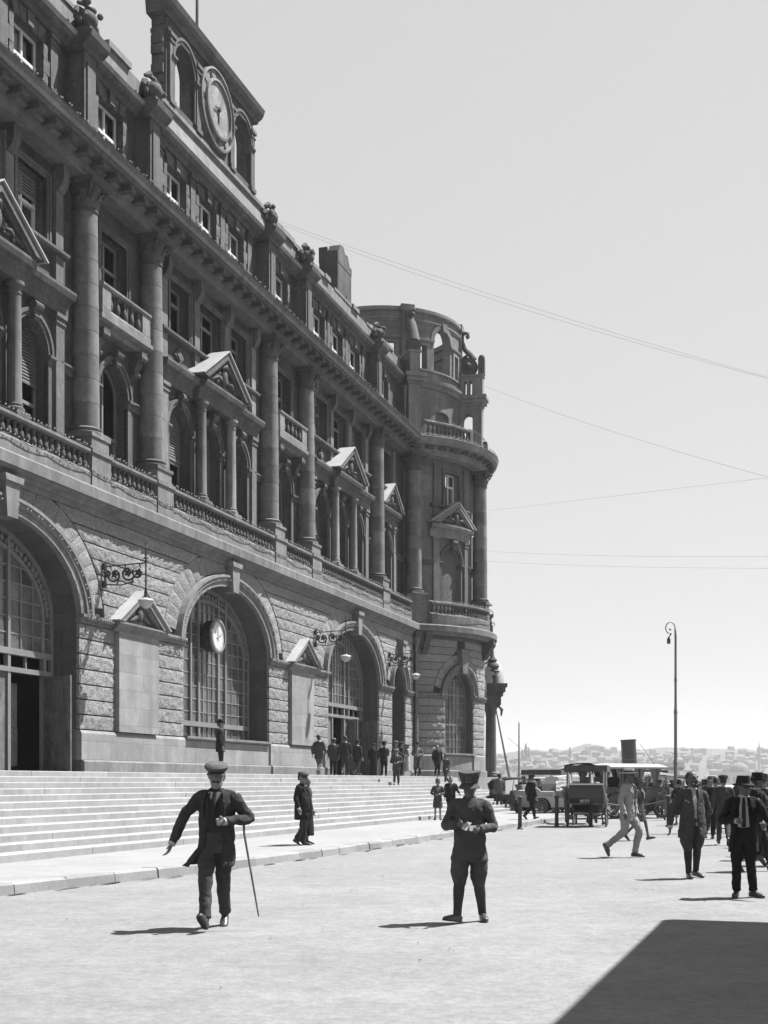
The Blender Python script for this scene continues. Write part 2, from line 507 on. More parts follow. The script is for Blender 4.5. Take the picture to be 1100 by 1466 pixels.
mb = MB(); mb.sweep([(-.6, 2.98), (.1, 3.0), (.14, 3.05), (.14, 3.13), (-.6, 3.16)], 70.85, 73.15); add(mb, 'window_sill', M['pale_trim'])

# rock-faced stones, lower courses
def course(fr, a, b, z0, h, n, d0=-.08, d1=.03, maxlen=2.3):
    k = max(1, int((b - a) / maxlen + .6))
    cuts = [a] + [a + (b - a) * (i + (PR.uniform(-.18, .18))) / k for i in range(1, k)] + [b]
    for u, v in zip(cuts, cuts[1:]):
        stone(fr, ((u + .008, z0 + .02), (v - .004, z0 + .02), (v - .004, z0 + h - .02), (u + .004, z0 + h - .02)), d0, d1)
h1 = (6.22 - 3.09) / 7
for i in range(7):
    z = 3.09 + i * h1
    for a, b in ((39.8, 41.85), (44.55, 46.6), (54.2, 56.25), (58.95, 61.0), (68.6, 70.78), (73.22, 74.7), (X0, 32.2)):
        course(FLAT, a, b, z, h1, i)
    course(T1, -3.15, -1.28, z, h1, i); course(T1, 1.28, 5.1, z, h1, i, maxlen=2)
# upper courses, cut back to the ring of voussoirs
h2 = (9.53 - 6.5) / 7
def ring_x(z, a, b, zs):
    t = (z - zs) / b
    return a * math.sqrt(max(0, 1 - t * t)) if t < 1 else 0
for i in range(7):
    z = 6.5 + i * h2
    for k in range(3):
        xl = W[k]; xr = W[k + 1] if k < 2 else None
        def lo(zz): return xl + max(ring_x(zz, 5.25, 3.62, 6.35), .3) + .02
        def hi(zz):
            if xr is not None: return xr - max(ring_x(zz, 5.25, 3.62, 6.35), .3) - .02
            return 72.0 - (ring_x(zz, 2.15, 2.35, 6.3) if zz < 8.6 else (.42 if zz < 9.1 else -2.75)) - .02
        za, zb = z + .02, z + h2 - .02
        a0, a1, b0, b1 = lo(za), lo(zb), hi(za), hi(zb)
        if b0 - a0 < .2: continue
        n = max(1, int((b0 - a0) / 2.4 + .5))
        cu = [0] + [(j + PR.uniform(-.15, .15)) / n for j in range(1, n)] + [1]
        for u, v in zip(cu, cu[1:]):
            stone(FLAT, ((a0 + (b0 - a0) * u + .006, za), (a0 + (b0 - a0) * v - .006, za), (a1 + (b1 - a1) * v - .006, zb), (a1 + (b1 - a1) * u + .006, zb)), -.08, .03)
    za, zb = z + .02, z + h2 - .02
    g = lambda zz: max(ring_x(zz, 2.1, 2.5, 6.3), .34)
    if za < 9.1:
        stone(FLAT, ((72 + g(za) + .02, za), (74.7, za), (74.7, zb), (72 + g(zb) + .02, zb)), -.08, .03)
    for s_ in (-1, 1):
        e = -3.15 if s_ < 0 else 4.2
        q = [(e, za), (s_ * g(za), za), (s_ * g(zb), zb), (e, zb)]
        if s_ > 0: q = [q[1], q[0], q[3], q[2]]
        stone(T1, q, -.08, .03)
# voussoirs round the arches
def voussoirs(fr, xc, zs, a0, b0, a1, b1, n, skip, zmax=9.53):
    for i in range(n):
        if i in skip: continue
        t0, t1 = math.pi * (i + .02) / n, math.pi * (i + .98) / n
        P = lambda t, a, b: (xc - a * math.cos(t), min(zs + b * math.sin(t), zmax))
        mb = MB(); po = [P(t0, a0, b0), P(t0, a1, b1), P(t1, a1, b1), P(t1, a0, b0)]
        k = 4; vs = []; fs = []
        for j in range(k + 1):
            for ii in range(4):
                u, v = j / k, ii / 3
                p = [(po[1][c] * u + po[0][c] * (1 - u)) * (1 - v) + (po[2][c] * u + po[3][c] * (1 - u)) * v for c in (0, 1)]
                e = j in (0, k) or ii in (0, 3)
                vs.append(fr(p[0], .0 if e else .03 + PR.uniform(-.03, .03), p[1]))
        fs = [(j * 4 + ii, j * 4 + ii + 1, j * 4 + ii + 5, j * 4 + ii + 4) for j in range(k) for ii in range(3)]
        mb.add(vs, fs); mb.prism(po, -.1, -.004, fr)
        add(mb, 'stone', M['rock'], smooth=50)
for xc in W: voussoirs(FLAT, xc, 6.35, 4.36, 2.86, 5.22, 3.6, 25, (0, 24, 12))
voussoirs(FLAT, 72.0, 6.3, 1.62, 1.92, 2.05, 2.45, 13, (0, 12, 6)); voussoirs(T1, 0, 6.3, 1.62, 1.92, 2.05, 2.45, 13, (0, 12, 6))

# arch mouldings with their festoon bulbs, keystones
def keystone(fr, xc, zb, zt, w0, w1, d):
    mb = MB()
    mb.prism([(xc - w0, zb), (xc + w0, zb), (xc + w1, zt), (xc - w1, zt)], -.1, d, fr)
    mb.prism([(xc - w1 - .05, zt - .12), (xc + w1 + .05, zt - .12), (xc + w1 + .1, zt + .05), (xc - w1 - .1, zt + .05)], -.1, d + .07, fr)
    return add(mb, 'keystone', M['pale_trim'])
def arch_set(fr, xc, zs, a, b, wd, hd, bulbs):
    mb = MB()
    arch_ring(mb, fr, xc, zs, a, b, a + wd * .45, b + hd * .45, -.1, .10, 28)
    arch_ring(mb, fr, xc, zs, a + wd * .45, b + hd * .45, a + wd * .78, b + hd * .78, -.1, .16, 28)
    arch_ring(mb, fr, xc, zs, a + wd * .78, b + hd * .78, a + wd, b + hd, -.1, .22, 28)
    o = add(mb, 'archivolt', M['pale_trim'], smooth=30)
    if bulbs:
        mb = MB()
        for i in range(bulbs):
            t = math.pi * (i + .5) / bulbs
            for e in (-.07, .07):
                mb.ball(fr(xc - (a + wd * .55) * math.cos(t + e * .3), .23, zs + (b + hd * .55) * math.sin(t + e * .3)), .030, 5, 4)
        tag(mb.build('bulb', M['bulb'], o), kind='stuff')
    return o
for xc in W:
    arch_set(FLAT, xc, 6.35, 3.8, 2.4, .55, .42, 22)
    keystone(FLAT, xc, 8.55, 9.6, .24, .34, .30)
arch_set(FLAT, 72.0, 6.3, 1.2, 1.4, .4, .45, 0); keystone(FLAT, 72.0, 7.6, 8.95, .2, .32, .34)
arch_set(T1, 0, 6.3, 1.22, 1.42, .4, .45, 0); keystone(T1, 0, 7.65, 8.95, .2, .32, .34)
arch_set(T1, 6.37, 6.3, 1.22, 1.42, .4, .45, 0)

# string course at the springing
IMP = [(-.1, 6.22), (.10, 6.22), (.10, 6.34), (.18, 6.40), (.18, 6.48), (-.1, 6.5)]
for a, b in ((39.8, 41.6), (44.8, 46.6), (54.2, 56.0), (59.2, 61.0), (68.6, 70.8), (73.2, 74.75), (X0, 32.2)): one('string_course', IMP, a, b, 'pale_trim')
for a, b in ((-3.15, -1.22), (1.22, 5.15)): one('string_course', IMP, a, b, 'pale_trim', T1)

# smooth pilasters with small pediments between the great arches
def small_pediment(xc):
    mb = MB(); mb.box(xc - 1.3, xc + 1.3, -.1, .17, 3.09, 6.2)
    add(mb, 'pilaster', M['pale'])
    mb = MB()
    mb.sweep([(-.1, 6.18), (.16, 6.18), (.2, 6.24), (.30, 6.30), (.36, 6.42), (.36, 6.48), (-.1, 6.5)], xc - 1.62, xc + 1.62)
    add(mb, 'entablature', M['pale_trim'])
    o = gable(FLAT, xc, 1.6, 6.49, 1.08, -.1, .38, m='pale_trim', carve=False)
    mb = MB()
    mb.ball(FLAT(xc, .17, 6.85), (.17, .1, .24), 10, 7)
    for s_ in (-1, 1):
        mb.tube([FLAT(xc + s_ * .2, .18, 6.75), FLAT(xc + s_ * .5, .2, 6.64), FLAT(xc + s_ * .85, .16, 6.58)], [.07, .06, .02], 6)
    add(mb, 'relief', M['carved'], smooth=60, parent=o)

# ---- ledge and balcony above the ground floor
mb = MB(); mb.sweep([(-.3, 9.53), (.05, 9.53), (.05, 9.86), (-.3, 9.86)], X0, 74.8); add(mb, 'wall_band', M['pale_trim'])
LP = [(-.3, 9.70), (.09, 9.70), (.14, 9.78), (.27, 9.83), (.33, 9.87), (.45, 9.88), (.46, 10.18), (.40, 10.24), (-1.1, 10.26), (-1.1, 9.9)]
mb = MB(); mb.sweep(LP, X0, 74.6); add(mb, 'ledge', M['ledge'])
mb = MB(); mb.sweep([(d + (.33 if d > 0 else 0), z - .004) for d, z in LP], -3.45, 14, T1); add(mb, 'ledge', M['ledge'], smooth=25)
mb = MB(); mb.sweep([(-.3, 9.5), (.10, 9.5), (.10, 9.75), (-.3, 9.75)], -3.2, 14, T1); add(mb, 'wall_band', M['soot_trim'], smooth=25)
for ps in (37.5, 95.1):
    mb = MB(); fr = TW(ps, 6.08)
    pr = [(-.1, 9.82), (.72, 9.82), (.72, 9.55), (.62, 9.42), (.52, 9.3), (.42, 9.05), (.30, 8.85), (.2, 8.72), (-.1, 8.66)]
    for e in (-.28, .28): mb.sweep(pr, e - .16, e + .16, fr)
    mb.sweep([(-.1, 8.9), (.25, 9.0), (.35, 9.3), (.5, 9.8), (-.1, 9.8)], -.12, .12, fr)
    add(mb, 'console', M['soot_trim'])

# balusters: one mesh, many copies
def baluster_mesh(r=.105, h=.50):
    mb = MB(); pr = [(.8, 0), (.8, .07), (.5, .1), (.85, .2), (1.0, .32), (.9, .45), (.5, .68), (.42, .76), (.62, .80), (.62, .86), (.75, .92), (.75, 1)]
    mb.lathe((0, 0, 0), [(r * a, h * b) for a, b in pr], 9)
    return mb.mesh('baluster', M['carved'], smooth=50)
BAL = baluster_mesh()
BALS = baluster_mesh(.10, .62)
M['rail'] = M['soot_trim']
def balustrade(fr, a, b, z0, rail_d, n, parent=None, zb=.60, h=.50, me=BAL, plinth=True, dw=.11):
    mb = MB()
    if plinth: mb.sweep([(rail_d - dw - .03, z0), (rail_d + dw + .03, z0), (rail_d + dw + .03, z0 + zb - .06), (rail_d + dw, z0 + zb), (rail_d - dw - .03, z0 + zb)], a, b, fr)
    zt = z0 + zb + h
    mb.sweep([(rail_d - dw - .02, zt - .004), (rail_d + dw + .02, zt - .004), (rail_d + dw + .07, zt + .05), (rail_d + dw + .07, zt + .12), (rail_d + dw, zt + .16), (rail_d - dw - .02, zt + .16)], a, b, fr)
    o = add(mb, 'balustrade', M['ledge'])
    for i in range(n):
        x = a + (b - a) * (i + .5) / n
        link('baluster', me, o, fr(x, rail_d, z0 + zb - .002))
    return o
for a, b in zip(CX, CX[1:]):
    w = b - a - 1.15
    balustrade(FLAT, a + .575, b - .575, 10.25, -.16, int(w / .295))
balustrade(FLAT, 69.9 + .575, 74.6, 10.25, -.16, 12)
TB = TW(65.1, 6.6)
balustrade(TB, -2.65, 2.65, 10.25, -.12, 20)
balustrade(TB, 4.25, 9, 10.25, -.12, 16)
def pedestal(fr, x=0, z=10.25, d0=-1.1, d1=.02, hw=.56, h=1.27):
    mb = MB()
    mb.box(x - hw, x + hw, d0, d1, z, z + h - .12, fr); mb.box(x - hw - .05, x + hw + .05, d0, d1 + .05, z + h - .12, z + h, fr)
    mb.box(x - hw + .05, x + hw - .05, d0, d1 - .05, z + h, z + h + .40, fr)
    add(mb, 'pedestal', M['pale_trim'])
for x in CX: pedestal(FLAT, x)

# ---- the giant columns
def drum_mesh(r0, r1, h):
    mb = MB(); mb.lathe((0, 0, 0), [(r0 - .012, 0), (r0, .012), (r1, h - .012), (r1 - .012, h)], 28)
    return mb.mesh('drum', M['drum'], smooth=40)
def capital_mesh(r, h, name='capital'):
    mb = MB()
    mb.lathe((0, 0, 0), [(r, 0), (r * 1.1, .02), (r * 1.1, .06), (r * .98, .07), (r, .35 * h), (r * 1.08, .65 * h), (r * 1.3, .86 * h)], 20)
    w = r * 1.55
    mb.box(-w, w, -w, w, .86 * h, .93 * h, XYZ); mb.box(-w * 1.06, w * 1.06, -w * 1.06, w * 1.06, .932 * h, h, XYZ)
    for row, (zb, zt, rb, rt, off) in enumerate(((.07, .42 * h, 1.03, 1.32, 0), (.1, .68 * h, 1.06, 1.42, .5))):
        for k in range(8):
            a = 2 * math.pi * (k + off) / 8; ca, sa = math.cos(a), math.sin(a)
            vs = []
            for j, (t, q, wd) in enumerate(((0, rb, .30), (.4, rb + .04, .36), (.75, rb + .12, .30), (.95, rt - .02, .2), (1.0, rt + .05, .12), (.9, rt + .1, .06))):
                z = zb + (zt - zb) * t; rr = r * q; ww = r * wd
                for s_, bulge in ((-1, 0), (-.35, .05), (.35, .05), (1, 0)):
                    rr2 = rr + r * bulge
                    vs.append((rr2 * ca - s_ * ww * sa, rr2 * sa + s_ * ww * ca, z))
            fs = [(j * 4 + i, j * 4 + i + 1, j * 4 + i + 5, j * 4 + i + 4) for j in range(5) for i in range(3)]
            mb.add(vs, fs)
    for k in range(4):
        a = math.pi / 4 + k * math.pi / 2; ca, sa = math.cos(a), math.sin(a)
        c = Vector((r * 1.62 * ca, r * 1.62 * sa, .76 * h))
        pts = []
        for j in range(9):
            th = j * .72; q = r * (.26 - .02 * j)
            pts.append(c + Vector((ca * q * math.cos(th), sa * q * math.cos(th), q * math.sin(th))))
        mb.tube([Vector((r * 1.05 * ca, r * 1.05 * sa, .45 * h))] + pts, [r * .1] + [r * .12] * 8 + [r * .1], 6)
    for k in range(4):
        a = k * math.pi / 2
        mb.ball((r * 1.5 * math.cos(a), r * 1.5 * math.sin(a), .92 * h), r * .2, 7, 5)
    return mb.mesh(name, M['carved'], smooth=45)
def base_mesh(r, h):
    mb = MB(); mb.box(-r * 1.32, r * 1.32, -r * 1.32, r * 1.32, 0, h * .3, XYZ)
    mb.lathe((0, 0, 0), [(r * 1.3, h * .3), (r * 1.34, h * .42), (r * 1.3, h * .56), (r * 1.12, h * .6), (r * 1.08, h * .7), (r * 1.16, h * .76), (r * 1.2, h * .86), (r * 1.12, h * .95), (r * 1.02, h)], 24)
    return mb.mesh('base', M['drum'], smooth=40)
Z0, Z1, Z2 = 11.92, 18.80, 19.70
NB = 9
RB = lambda z: .425 - .055 * ((z - Z0) / (Z1 - Z0)) ** 1.6
zc = [Z0 + .36 + (Z1 - Z0 - .36) * i / NB for i in range(NB + 1)]
DR = [drum_mesh(RB(zc[i]), RB(zc[i + 1]), zc[i + 1] - zc[i]) for i in range(NB)]
BASE = base_mesh(.425, .36); CAPM = capital_mesh(.37, Z2 - Z1)
def column(p, rot=0):
    e = link('column', BASE, root, (p[0], p[1], Z0), (0, 0, rot))
    for i in range(NB): link('drum', DR[i], e, (0, 0, zc[i] - Z0), (0, 0, i * 1.1))
    link('capital', CAPM, e, (0, 0, Z1 - Z0))
for x in CX: column(FLAT(x, -.55, 0))
for ps in (35.1, 95.1, 155):
    fr = TW(ps, 5.92); p = fr(0, 0, 0)
    column(p, R(ps) * -1 + math.pi / 2)
    pedestal(fr, 0, 10.25, -.8, .52, .55)

# ---- upper wall skins
mb = MB()
A = []; B = []
for xc in W:
    for o_ in (-2.55, 0, 2.55):
        A.append((xc + o_, .82, 10.9, 14.0, .84)); B.append((xc + o_, .95 if o_ == 0 else .74, 17.25, 19.12, 0))
for xc in (43.2, 57.6):
    A.append((xc, .9, 10.5, 14.0, .9)); B.append((xc, .82, 15.98, 18.9, 0))
A.append((N3, .82, 10.6, 14.0, .84)); B.append((N3, .74, 17.25, 19.12, 0))
A = [a for a in A if a[0] - a[1] > X0]; B = [a for a in B if a[0] - a[1] > X0]
panel(mb, FLAT, X0, X1, 10.24, 15.95, -.8, A, .5); panel(mb, FLAT, X0, X1, 15.95, 19.9, -.8, B, .42)
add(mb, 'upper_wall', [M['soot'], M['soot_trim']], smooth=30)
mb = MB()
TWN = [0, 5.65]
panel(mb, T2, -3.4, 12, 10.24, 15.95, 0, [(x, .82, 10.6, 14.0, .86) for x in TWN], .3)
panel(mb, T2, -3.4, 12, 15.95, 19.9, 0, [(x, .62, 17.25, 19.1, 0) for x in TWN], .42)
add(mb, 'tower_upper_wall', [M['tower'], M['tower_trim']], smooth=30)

# ---- window joinery
def bars(mb, fr, xs, zs, x0, x1, z0, z1, d, w=.05, t=.06):
    for x in xs: mb.box(x - w / 2, x + w / 2, d - t, d, z0, z1, fr)
    for z in zs: mb.box(x0, x1, d - t - .004, d - .006, z - w / 2, z + w / 2, fr)
def window(fr, xc, hw, zb, zs, rise, d, style, rs):
    """frame (part) with panes, blind or curtain under it (sub-parts)"""
    mb = MB(); fw = .09
    top = zs + rise
    if rise > 0: arch_ring(mb, fr, xc, zs, hw - fw, rise - fw, hw + .02, rise + .02, d - .08, d, 16, legs=zb)
    else:
        for x in (xc - hw + fw / 2, xc + hw - fw / 2): mb.box(x - fw / 2, x + fw / 2, d - .08, d, zb, zs, fr)
        mb.box(xc - hw, xc + hw, d - .084, d - .004, zs - fw, zs, fr)
    mb.box(xc - hw, xc + hw, d - .084, d + .02, zb, zb + fw, fr)
    ztr = zb + (zs - zb) * rs.get('tr', .72)
    mb.box(xc - .045, xc + .045, d - .07, d + .015, zb, top - .05, fr)
    mb.box(xc - hw + .03, xc + hw - .03, d - .075, d + .025, ztr - .05, ztr + .05, fr)
    if rs.get('bars'):
        for z in rs['bars']: mb.box(xc - hw + .03, xc + hw - .03, d - .06, d - .01, z - .02, z + .02, fr)
    o = add(mb, 'window', M[rs.get('fm', 'frame')])
    for sgn in (-1, 1):
        for (za, zb_) in ((zb + fw, ztr - .05), (ztr + .05, top)):
            mb = MB(); xa, xb = sorted((xc + sgn * .045, xc + sgn * (hw - .02)))
            mb.quad(fr(xa, d - .04, za), fr(xb, d - .04, za), fr(xb, d - .04, zb_), fr(xa, d - .04, zb_))
            add(mb, 'pane', M['glass'], parent=o)
    if rs.get('blind'):
        zl = zb + (top - zb) * rs['blind']
        n = int((top - zl) / .09); mb = MB()
        for k in range(n):
            z = zl + k * (top - zl) / n
            mb.quad(fr(xc - hw, d + .05, z), fr(xc + hw, d + .05, z), fr(xc + hw, d + .02, z + .085), fr(xc - hw, d + .02, z + .085))
        mb.box(xc - hw, xc + hw, d + .01, d + .06, zl - .06, zl, fr)
        add(mb, 'blind', M['blind'], parent=o)
    if rs.get('curtain'):
        mb = MB(); c0, c1 = rs['curtain']; n = 14
        vs = []
        for k in range(n + 1):
            x = xc - hw + 2 * hw * (c0 + (c1 - c0) * k / n); dd = d - .12 - .03 * (k % 2)
            vs += [fr(x, dd, zb + .02), fr(x, dd, top)]
        mb.add(vs, [(2 * k, 2 * k + 2, 2 * k + 3, 2 * k + 1) for k in range(n)])
        add(mb, 'curtain', M['curtain'], parent=o)
    return o
rs_all = random.Random(5)
def arch_dress(fr, xc, hw, zs, rise, key=True, d=0, legs=11.0):
    """moulded surround, imposts and scroll keystone of an upper arched window"""
    mb = MB()
    arch_ring(mb, fr, xc, zs, hw + .0, rise + .0, hw + .13, rise + .13, d - .1, d + .07, 18)
    arch_ring(mb, fr, xc, zs, hw + .13, rise + .13, hw + .23, rise + .23, d - .1, d + .12, 18)
    for s_ in (-1, 1):
        a, b = sorted((xc + s_ * (hw - .03), xc + s_ * (hw + .30)))
        mb.sweep([(d - .3, zs - .26), (d + .06, zs - .26), (d + .1, zs - .14), (d + .17, zs - .08), (d + .17, zs), (d - .3, zs + .005)], a, b, fr)
        a, b = sorted((xc + s_ * (hw - .0), xc + s_ * (hw + .22)))
        mb.box(a, b, d - .1, d + .06, legs, zs - .26, fr)
    o = add(mb, 'arch_surround', M['soot_trim'], smooth=30)
    if key:
        mb = MB(); zt = zs + rise
        mb.prism([(xc - .13, zt - .1), (xc + .13, zt - .1), (xc + .19, zt + .33), (xc - .19, zt + .33)], d - .05, d + .2, fr)
        c = [fr(xc - .2, d + .2, zt + .3), fr(xc + .2, d + .2, zt + .3)]
        mb.tube(c, .13, 9); mb.tube([fr(xc - .14, d + .16, zt + .0), fr(xc + .14, d + .16, zt + .0)], .08, 8)
        add(mb, 'keystone', M['carved'], smooth=40)
    return o
for i, (xc, hw, zb, zs, rise) in enumerate(sorted(A)):
    arch_dress(FLAT, xc, hw, zs, rise, d=-.8)
    nb = any(abs(xc - c) < .1 for c in (43.2, 57.6))
    if nb: st = dict(tr=.62, fm='frame', curtain=(0, .42) if xc < 50 else None)
    elif rs_all.random() < .55: st = dict(tr=.7, blind=rs_all.choice((.02, .05, .45)), fm='frame')
    else: st = dict(tr=.66, blind=.55, curtain=rs_all.choice(((0, .3), (.7, 1), None)), fm='frame')
    if abs(xc - 38.55) < .1: st = dict(tr=.52, blind=.56, fm='frame', curtain=(.12, .36))
    window(FLAT, xc, hw, zb, zs, rise, -1.18, 'arch', st)
for x in TWN:
    arch_dress(T2, x, .82, 14.0, .86, d=0)
    mb = MB(); n = 60
    for k in range(n):
        z = 10.6 + k * 4.26 / n
        mb.sweep([(-.24, z), (-.215, z), (-.235, z + .066), (-.26, z + .066)], x - .82, x + .82, T2)
    add(mb, 'blind', M['blind'])
def surround(fr, xc, hw, zb, zt, d=0, w=.17):
    mb = MB()
    for s_ in (-1, 1):
        a, b = sorted((xc + s_ * hw, xc + s_ * (hw + w))); mb.box(a, b, d - .1, d + .07, zb, zt + w, fr)
        a, b = sorted((xc + s_ * (hw + w * .55), xc + s_ * (hw + w + .02))); mb.box(a, b, d - .1, d + .1, zb, zt + w + .02, fr)
    mb.box(xc - hw, xc + hw, d - .1, d + .07, zt, zt + w, fr)
    mb.box(xc - hw - w * .5, xc + hw + w * .5, d - .1, d + .1, zt + w * .55, zt + w + .02, fr)
    add(mb, 'window_surround', M['soot_trim'])
for i, (xc, hw, zb, zs, rise) in enumerate(sorted(B)):
    surround(FLAT, xc, hw, zb, zs, -.8)
    st = dict(tr=.7, fm='frame')
    u = rs_all.random()
    if u < .45: st['curtain'] = rs_all.choice(((0, .33), (.65, 1), (.1, .45)))
    elif u < .75: st['blind'] = rs_all.choice((.5, .7, .3))
    if abs(xc - 38.55) < .1: st = dict(tr=.55, fm='wframe', curtain=(.05, .6), blind=.66)
    window(FLAT, xc, hw, zb, zs, 0, -1.14, 'rect', st)
for x in TWN:
    surround(T2, x, .62, 17.25, 19.1)
    window(T2, x, .62, 17.25, 19.1, 0, -.3, 'rect', dict(tr=.62, fm='wframe', curtain=(.0, .95)))

# ---- aedicules of the wide bays
def relief(fr, xc, z0, hw, h, d, parent):
    mb = MB(); r_ = random.Random(int(xc * 10) + 3)
    mb.ball(fr(xc, d + .05, z0 + h * .42), (.2, .16, .34), 10, 7)
    mb.tube([fr(xc - .22, d + .1, z0 + h * .75), fr(xc, d + .16, z0 + h * .86), fr(xc + .22, d + .1, z0 + h * .75)], [.06, .1, .06], 6)
    for s_ in (-1, 1):
        for k in range(13):
            u = .2 + .72 * k / 12
            zz = z0 + .08 + r_.uniform(0, 1) * h * .62 * (1 - u)
            mb.ball(fr(xc + s_ * u * hw, d + .03, zz), (r_.uniform(.06, .12), .1, r_.uniform(.05, .12)), 6, 5)
        mb.tube([fr(xc + s_ * .2, d + .08, z0 + .2), fr(xc + s_ * .45 * hw, d + .12, z0 + .28), fr(xc + s_ * .8 * hw, d + .06, z0 + .1)], [.07, .06, .03], 6)
    return add(mb, 'relief', M['carved'], smooth=60, parent=parent)
def gable(fr, xc, hw, z0, rise, d0, d1, roofd=None, m='soot_trim', carve=True):
    """pediment: tympanum with carving, two raking cornices with sheet lead on top"""
    roofd = d0 if roofd is None else roofd
    mb = MB()
    mb.prism([(xc - hw * .86, z0), (xc + hw * .86, z0), (xc, z0 + rise * .86)], d0, d1 - .26, fr)
    for s_ in (-1, 1):
        mb.prism([(xc + s_ * hw, z0), (xc + s_ * hw * .80, z0), (xc, z0 + rise * .80), (xc, z0 + rise)], d0, d1, fr)
        mb.prism([(xc + s_ * hw * .80, z0 + .003), (xc + s_ * hw * .70, z0 + .003), (xc, z0 + rise * .70), (xc, z0 + rise * .80)], d0, d1 - .1, fr)
    o = add(mb, 'pediment', M[m])
    for s_ in (-1, 1):
        mb = MB()
        mb.prism([(xc + s_ * (hw + .08), z0 - .012), (xc + s_ * .001, z0 + rise + .004), (xc + s_ * .001, z0 + rise + .05), (xc + s_ * (hw + .12), z0 + .02)], roofd, d1 + .06, fr)
        add(mb, 'roof', M['lead'], parent=o)
    if carve: relief(fr, xc, z0 + .05, hw * .62, rise * .66, d1 - .26, o)
    return o
for xc in (43.2, 57.6): small_pediment(xc)
def small_column(fr, x, d, z0, z1, r):
    mb = MB(); p = fr(x, d, 0)
    mb.lathe((p[0], p[1], 0), [(r * 1.35, z0), (r * 1.35, z0 + .1), (r * 1.1, z0 + .14), (r * 1.15, z0 + .2), (r, z0 + .26), (r * .88, z1 - .36), (r * .98, z1 - .34), (r * .98, z1 - .3), (r * .88, z1 - .28), (r * .9, z1 - .18), (r * 1.2, z1 - .1), (r * 1.3, z1 - .1), (r * 1.3, z1)], 18)
    mb.box(x - r * 1.5, x + r * 1.5, d - r * 1.5, d + r * 1.5, z0 - .28, z0 + .002, fr)
    return add(mb, 'small_column', M['drum'], smooth=35)
def pilaster(fr, x, hw, d0, d1, z0, z1, m='drum', base=True):
    mb = MB(); mb.box(x - hw, x + hw, d0, d1, z0, z1, fr)
    if base:
        mb.box(x - hw - .05, x + hw + .05, d0, d1 + .05, z0, z0 + .16, fr); mb.box(x - hw - .04, x + hw + .04, d0, d1 + .04, z1 - .3, z1 - .24, fr)
        mb.box(x - hw - .06, x + hw + .06, d0, d1 + .07, z1 - .12, z1 - .002, fr)
    return add(mb, 'pilaster', M[m])
def lozenge(fr, x, z, d, a=.36, b=.3):
    mb = MB()
    mb.prism([(x - a, z), (x, z - b), (x + a, z), (x, z + b)], d - .02, d + .05, fr)
    mb.prism([(x - a * .6, z), (x, z - b * .6), (x + a * .6, z), (x, z + b * .6)], d, d + .09, fr)
    add(mb, 'lozenge', M['soot_trim'])
EN = [(-.85, 15.35), (-.62, 15.35), (-.62, 15.66), (-.56, 15.72), (-.52, 15.78), (-.38, 15.84), (-.33, 15.98), (-.33, 16.06), (-.85, 16.12)]
def shifted(P, dd, dz=0): return [(d + (dd if d > -.84 else 0), z + dz) for d, z in P]
for wi, xc in enumerate(W):
    mb = MB()
    mb.sweep(EN, max(X0, xc - 4.25), xc + 4.25)
    mb.sweep(shifted(EN, .24, .006), xc - 1.72, xc + 1.72)
    add(mb, 'entablature', M['soot_trim'])
    for s_ in (-1, 1):
        small_column(FLAT, xc + s_ * 1.3, -.52, 11.75, 15.35, .21)
        if xc + s_ * 3.85 > X0: pilaster(FLAT, xc + s_ * 3.85, .22, -.85, -.64, 10.6, 15.35)
        for q in (1.3, 3.85):
            if xc + s_ * q < X0: continue
            pilaster(FLAT, xc + s_ * q, .2, -.85, -.66, 16.12, 19.5, base=False)
            mb = MB(); mb.sweep([(-.85, 18.9), (-.62, 18.95), (-.5, 19.1), (-.42, 19.3), (-.42, 19.68), (-.85, 19.68)], xc + s_ * q - .17, xc + s_ * q + .17)
            add(mb, 'bracket', M['soot_trim'])
        if xc + s_ * 2.55 > X0: lozenge(FLAT, xc + s_ * 2.6, 16.62, -.78)
    mb = MB(); mb.sweep([(-.85, 17.03), (-.58, 17.06), (-.52, 17.12), (-.52, 17.2), (-.85, 17.23)], max(X0, xc - 4.2), xc + 4.2); add(mb, 'sill_band', M['soot_trim'])
    gable(FLAT, xc, 2.05, 16.13, 1.38, -.8, -.02)
# single aedicules: last flat bay and the tower
def single(fr, xc, d, hwp):
    tm = 'soot_trim' if fr is FLAT else 'tower_trim'
    mb = MB(); mb.sweep([(q + .8 + d if q > -.84 else d - .1, z) for q, z in EN], xc - hwp, xc + hwp, fr); add(mb, 'entablature', M[tm])
    for s_ in (-1, 1):
        pilaster(fr, xc + s_ * (hwp - .45), .2, d - .1, d + .16, 10.6, 15.35)
        pilaster(fr, xc + s_ * (hwp - .45), .16, d - .1, d + .12, 16.12, 19.5, base=False)
    mb = MB(); mb.sweep([(d - .1, 17.03), (d + .2, 17.06), (d + .26, 17.12), (d + .26, 17.2), (d - .1, 17.23)], xc - hwp + .1, xc + hwp - .1, fr); add(mb, 'sill_band', M['soot_trim'])
    gable(fr, xc, hwp, 16.13, 1.28, d - .05, d + .52, m=tm)
single(FLAT, N3, -.8, 1.72)
for x in TWN: single(T2, x, 0, 1.75)
# impost band between the bays
IB = [(-.85, 13.72), (-.74, 13.74), (-.70, 13.92), (-.64, 13.96), (-.64, 14.02), (-.85, 14.04)]
for a, b in ((39.9, 42.0), (44.4, 46.5), (54.3, 56.4), (58.8, 60.9), (68.7, 71.0), (73.4, 75.3)): one('impost_band', IB, a, b, 'soot_trim')
for a, b in ((-3.2, -1.6), (1.6, 4)): one('impost_band', [(d + .8, z) for d, z in IB], a, b, 'soot_trim', T2)

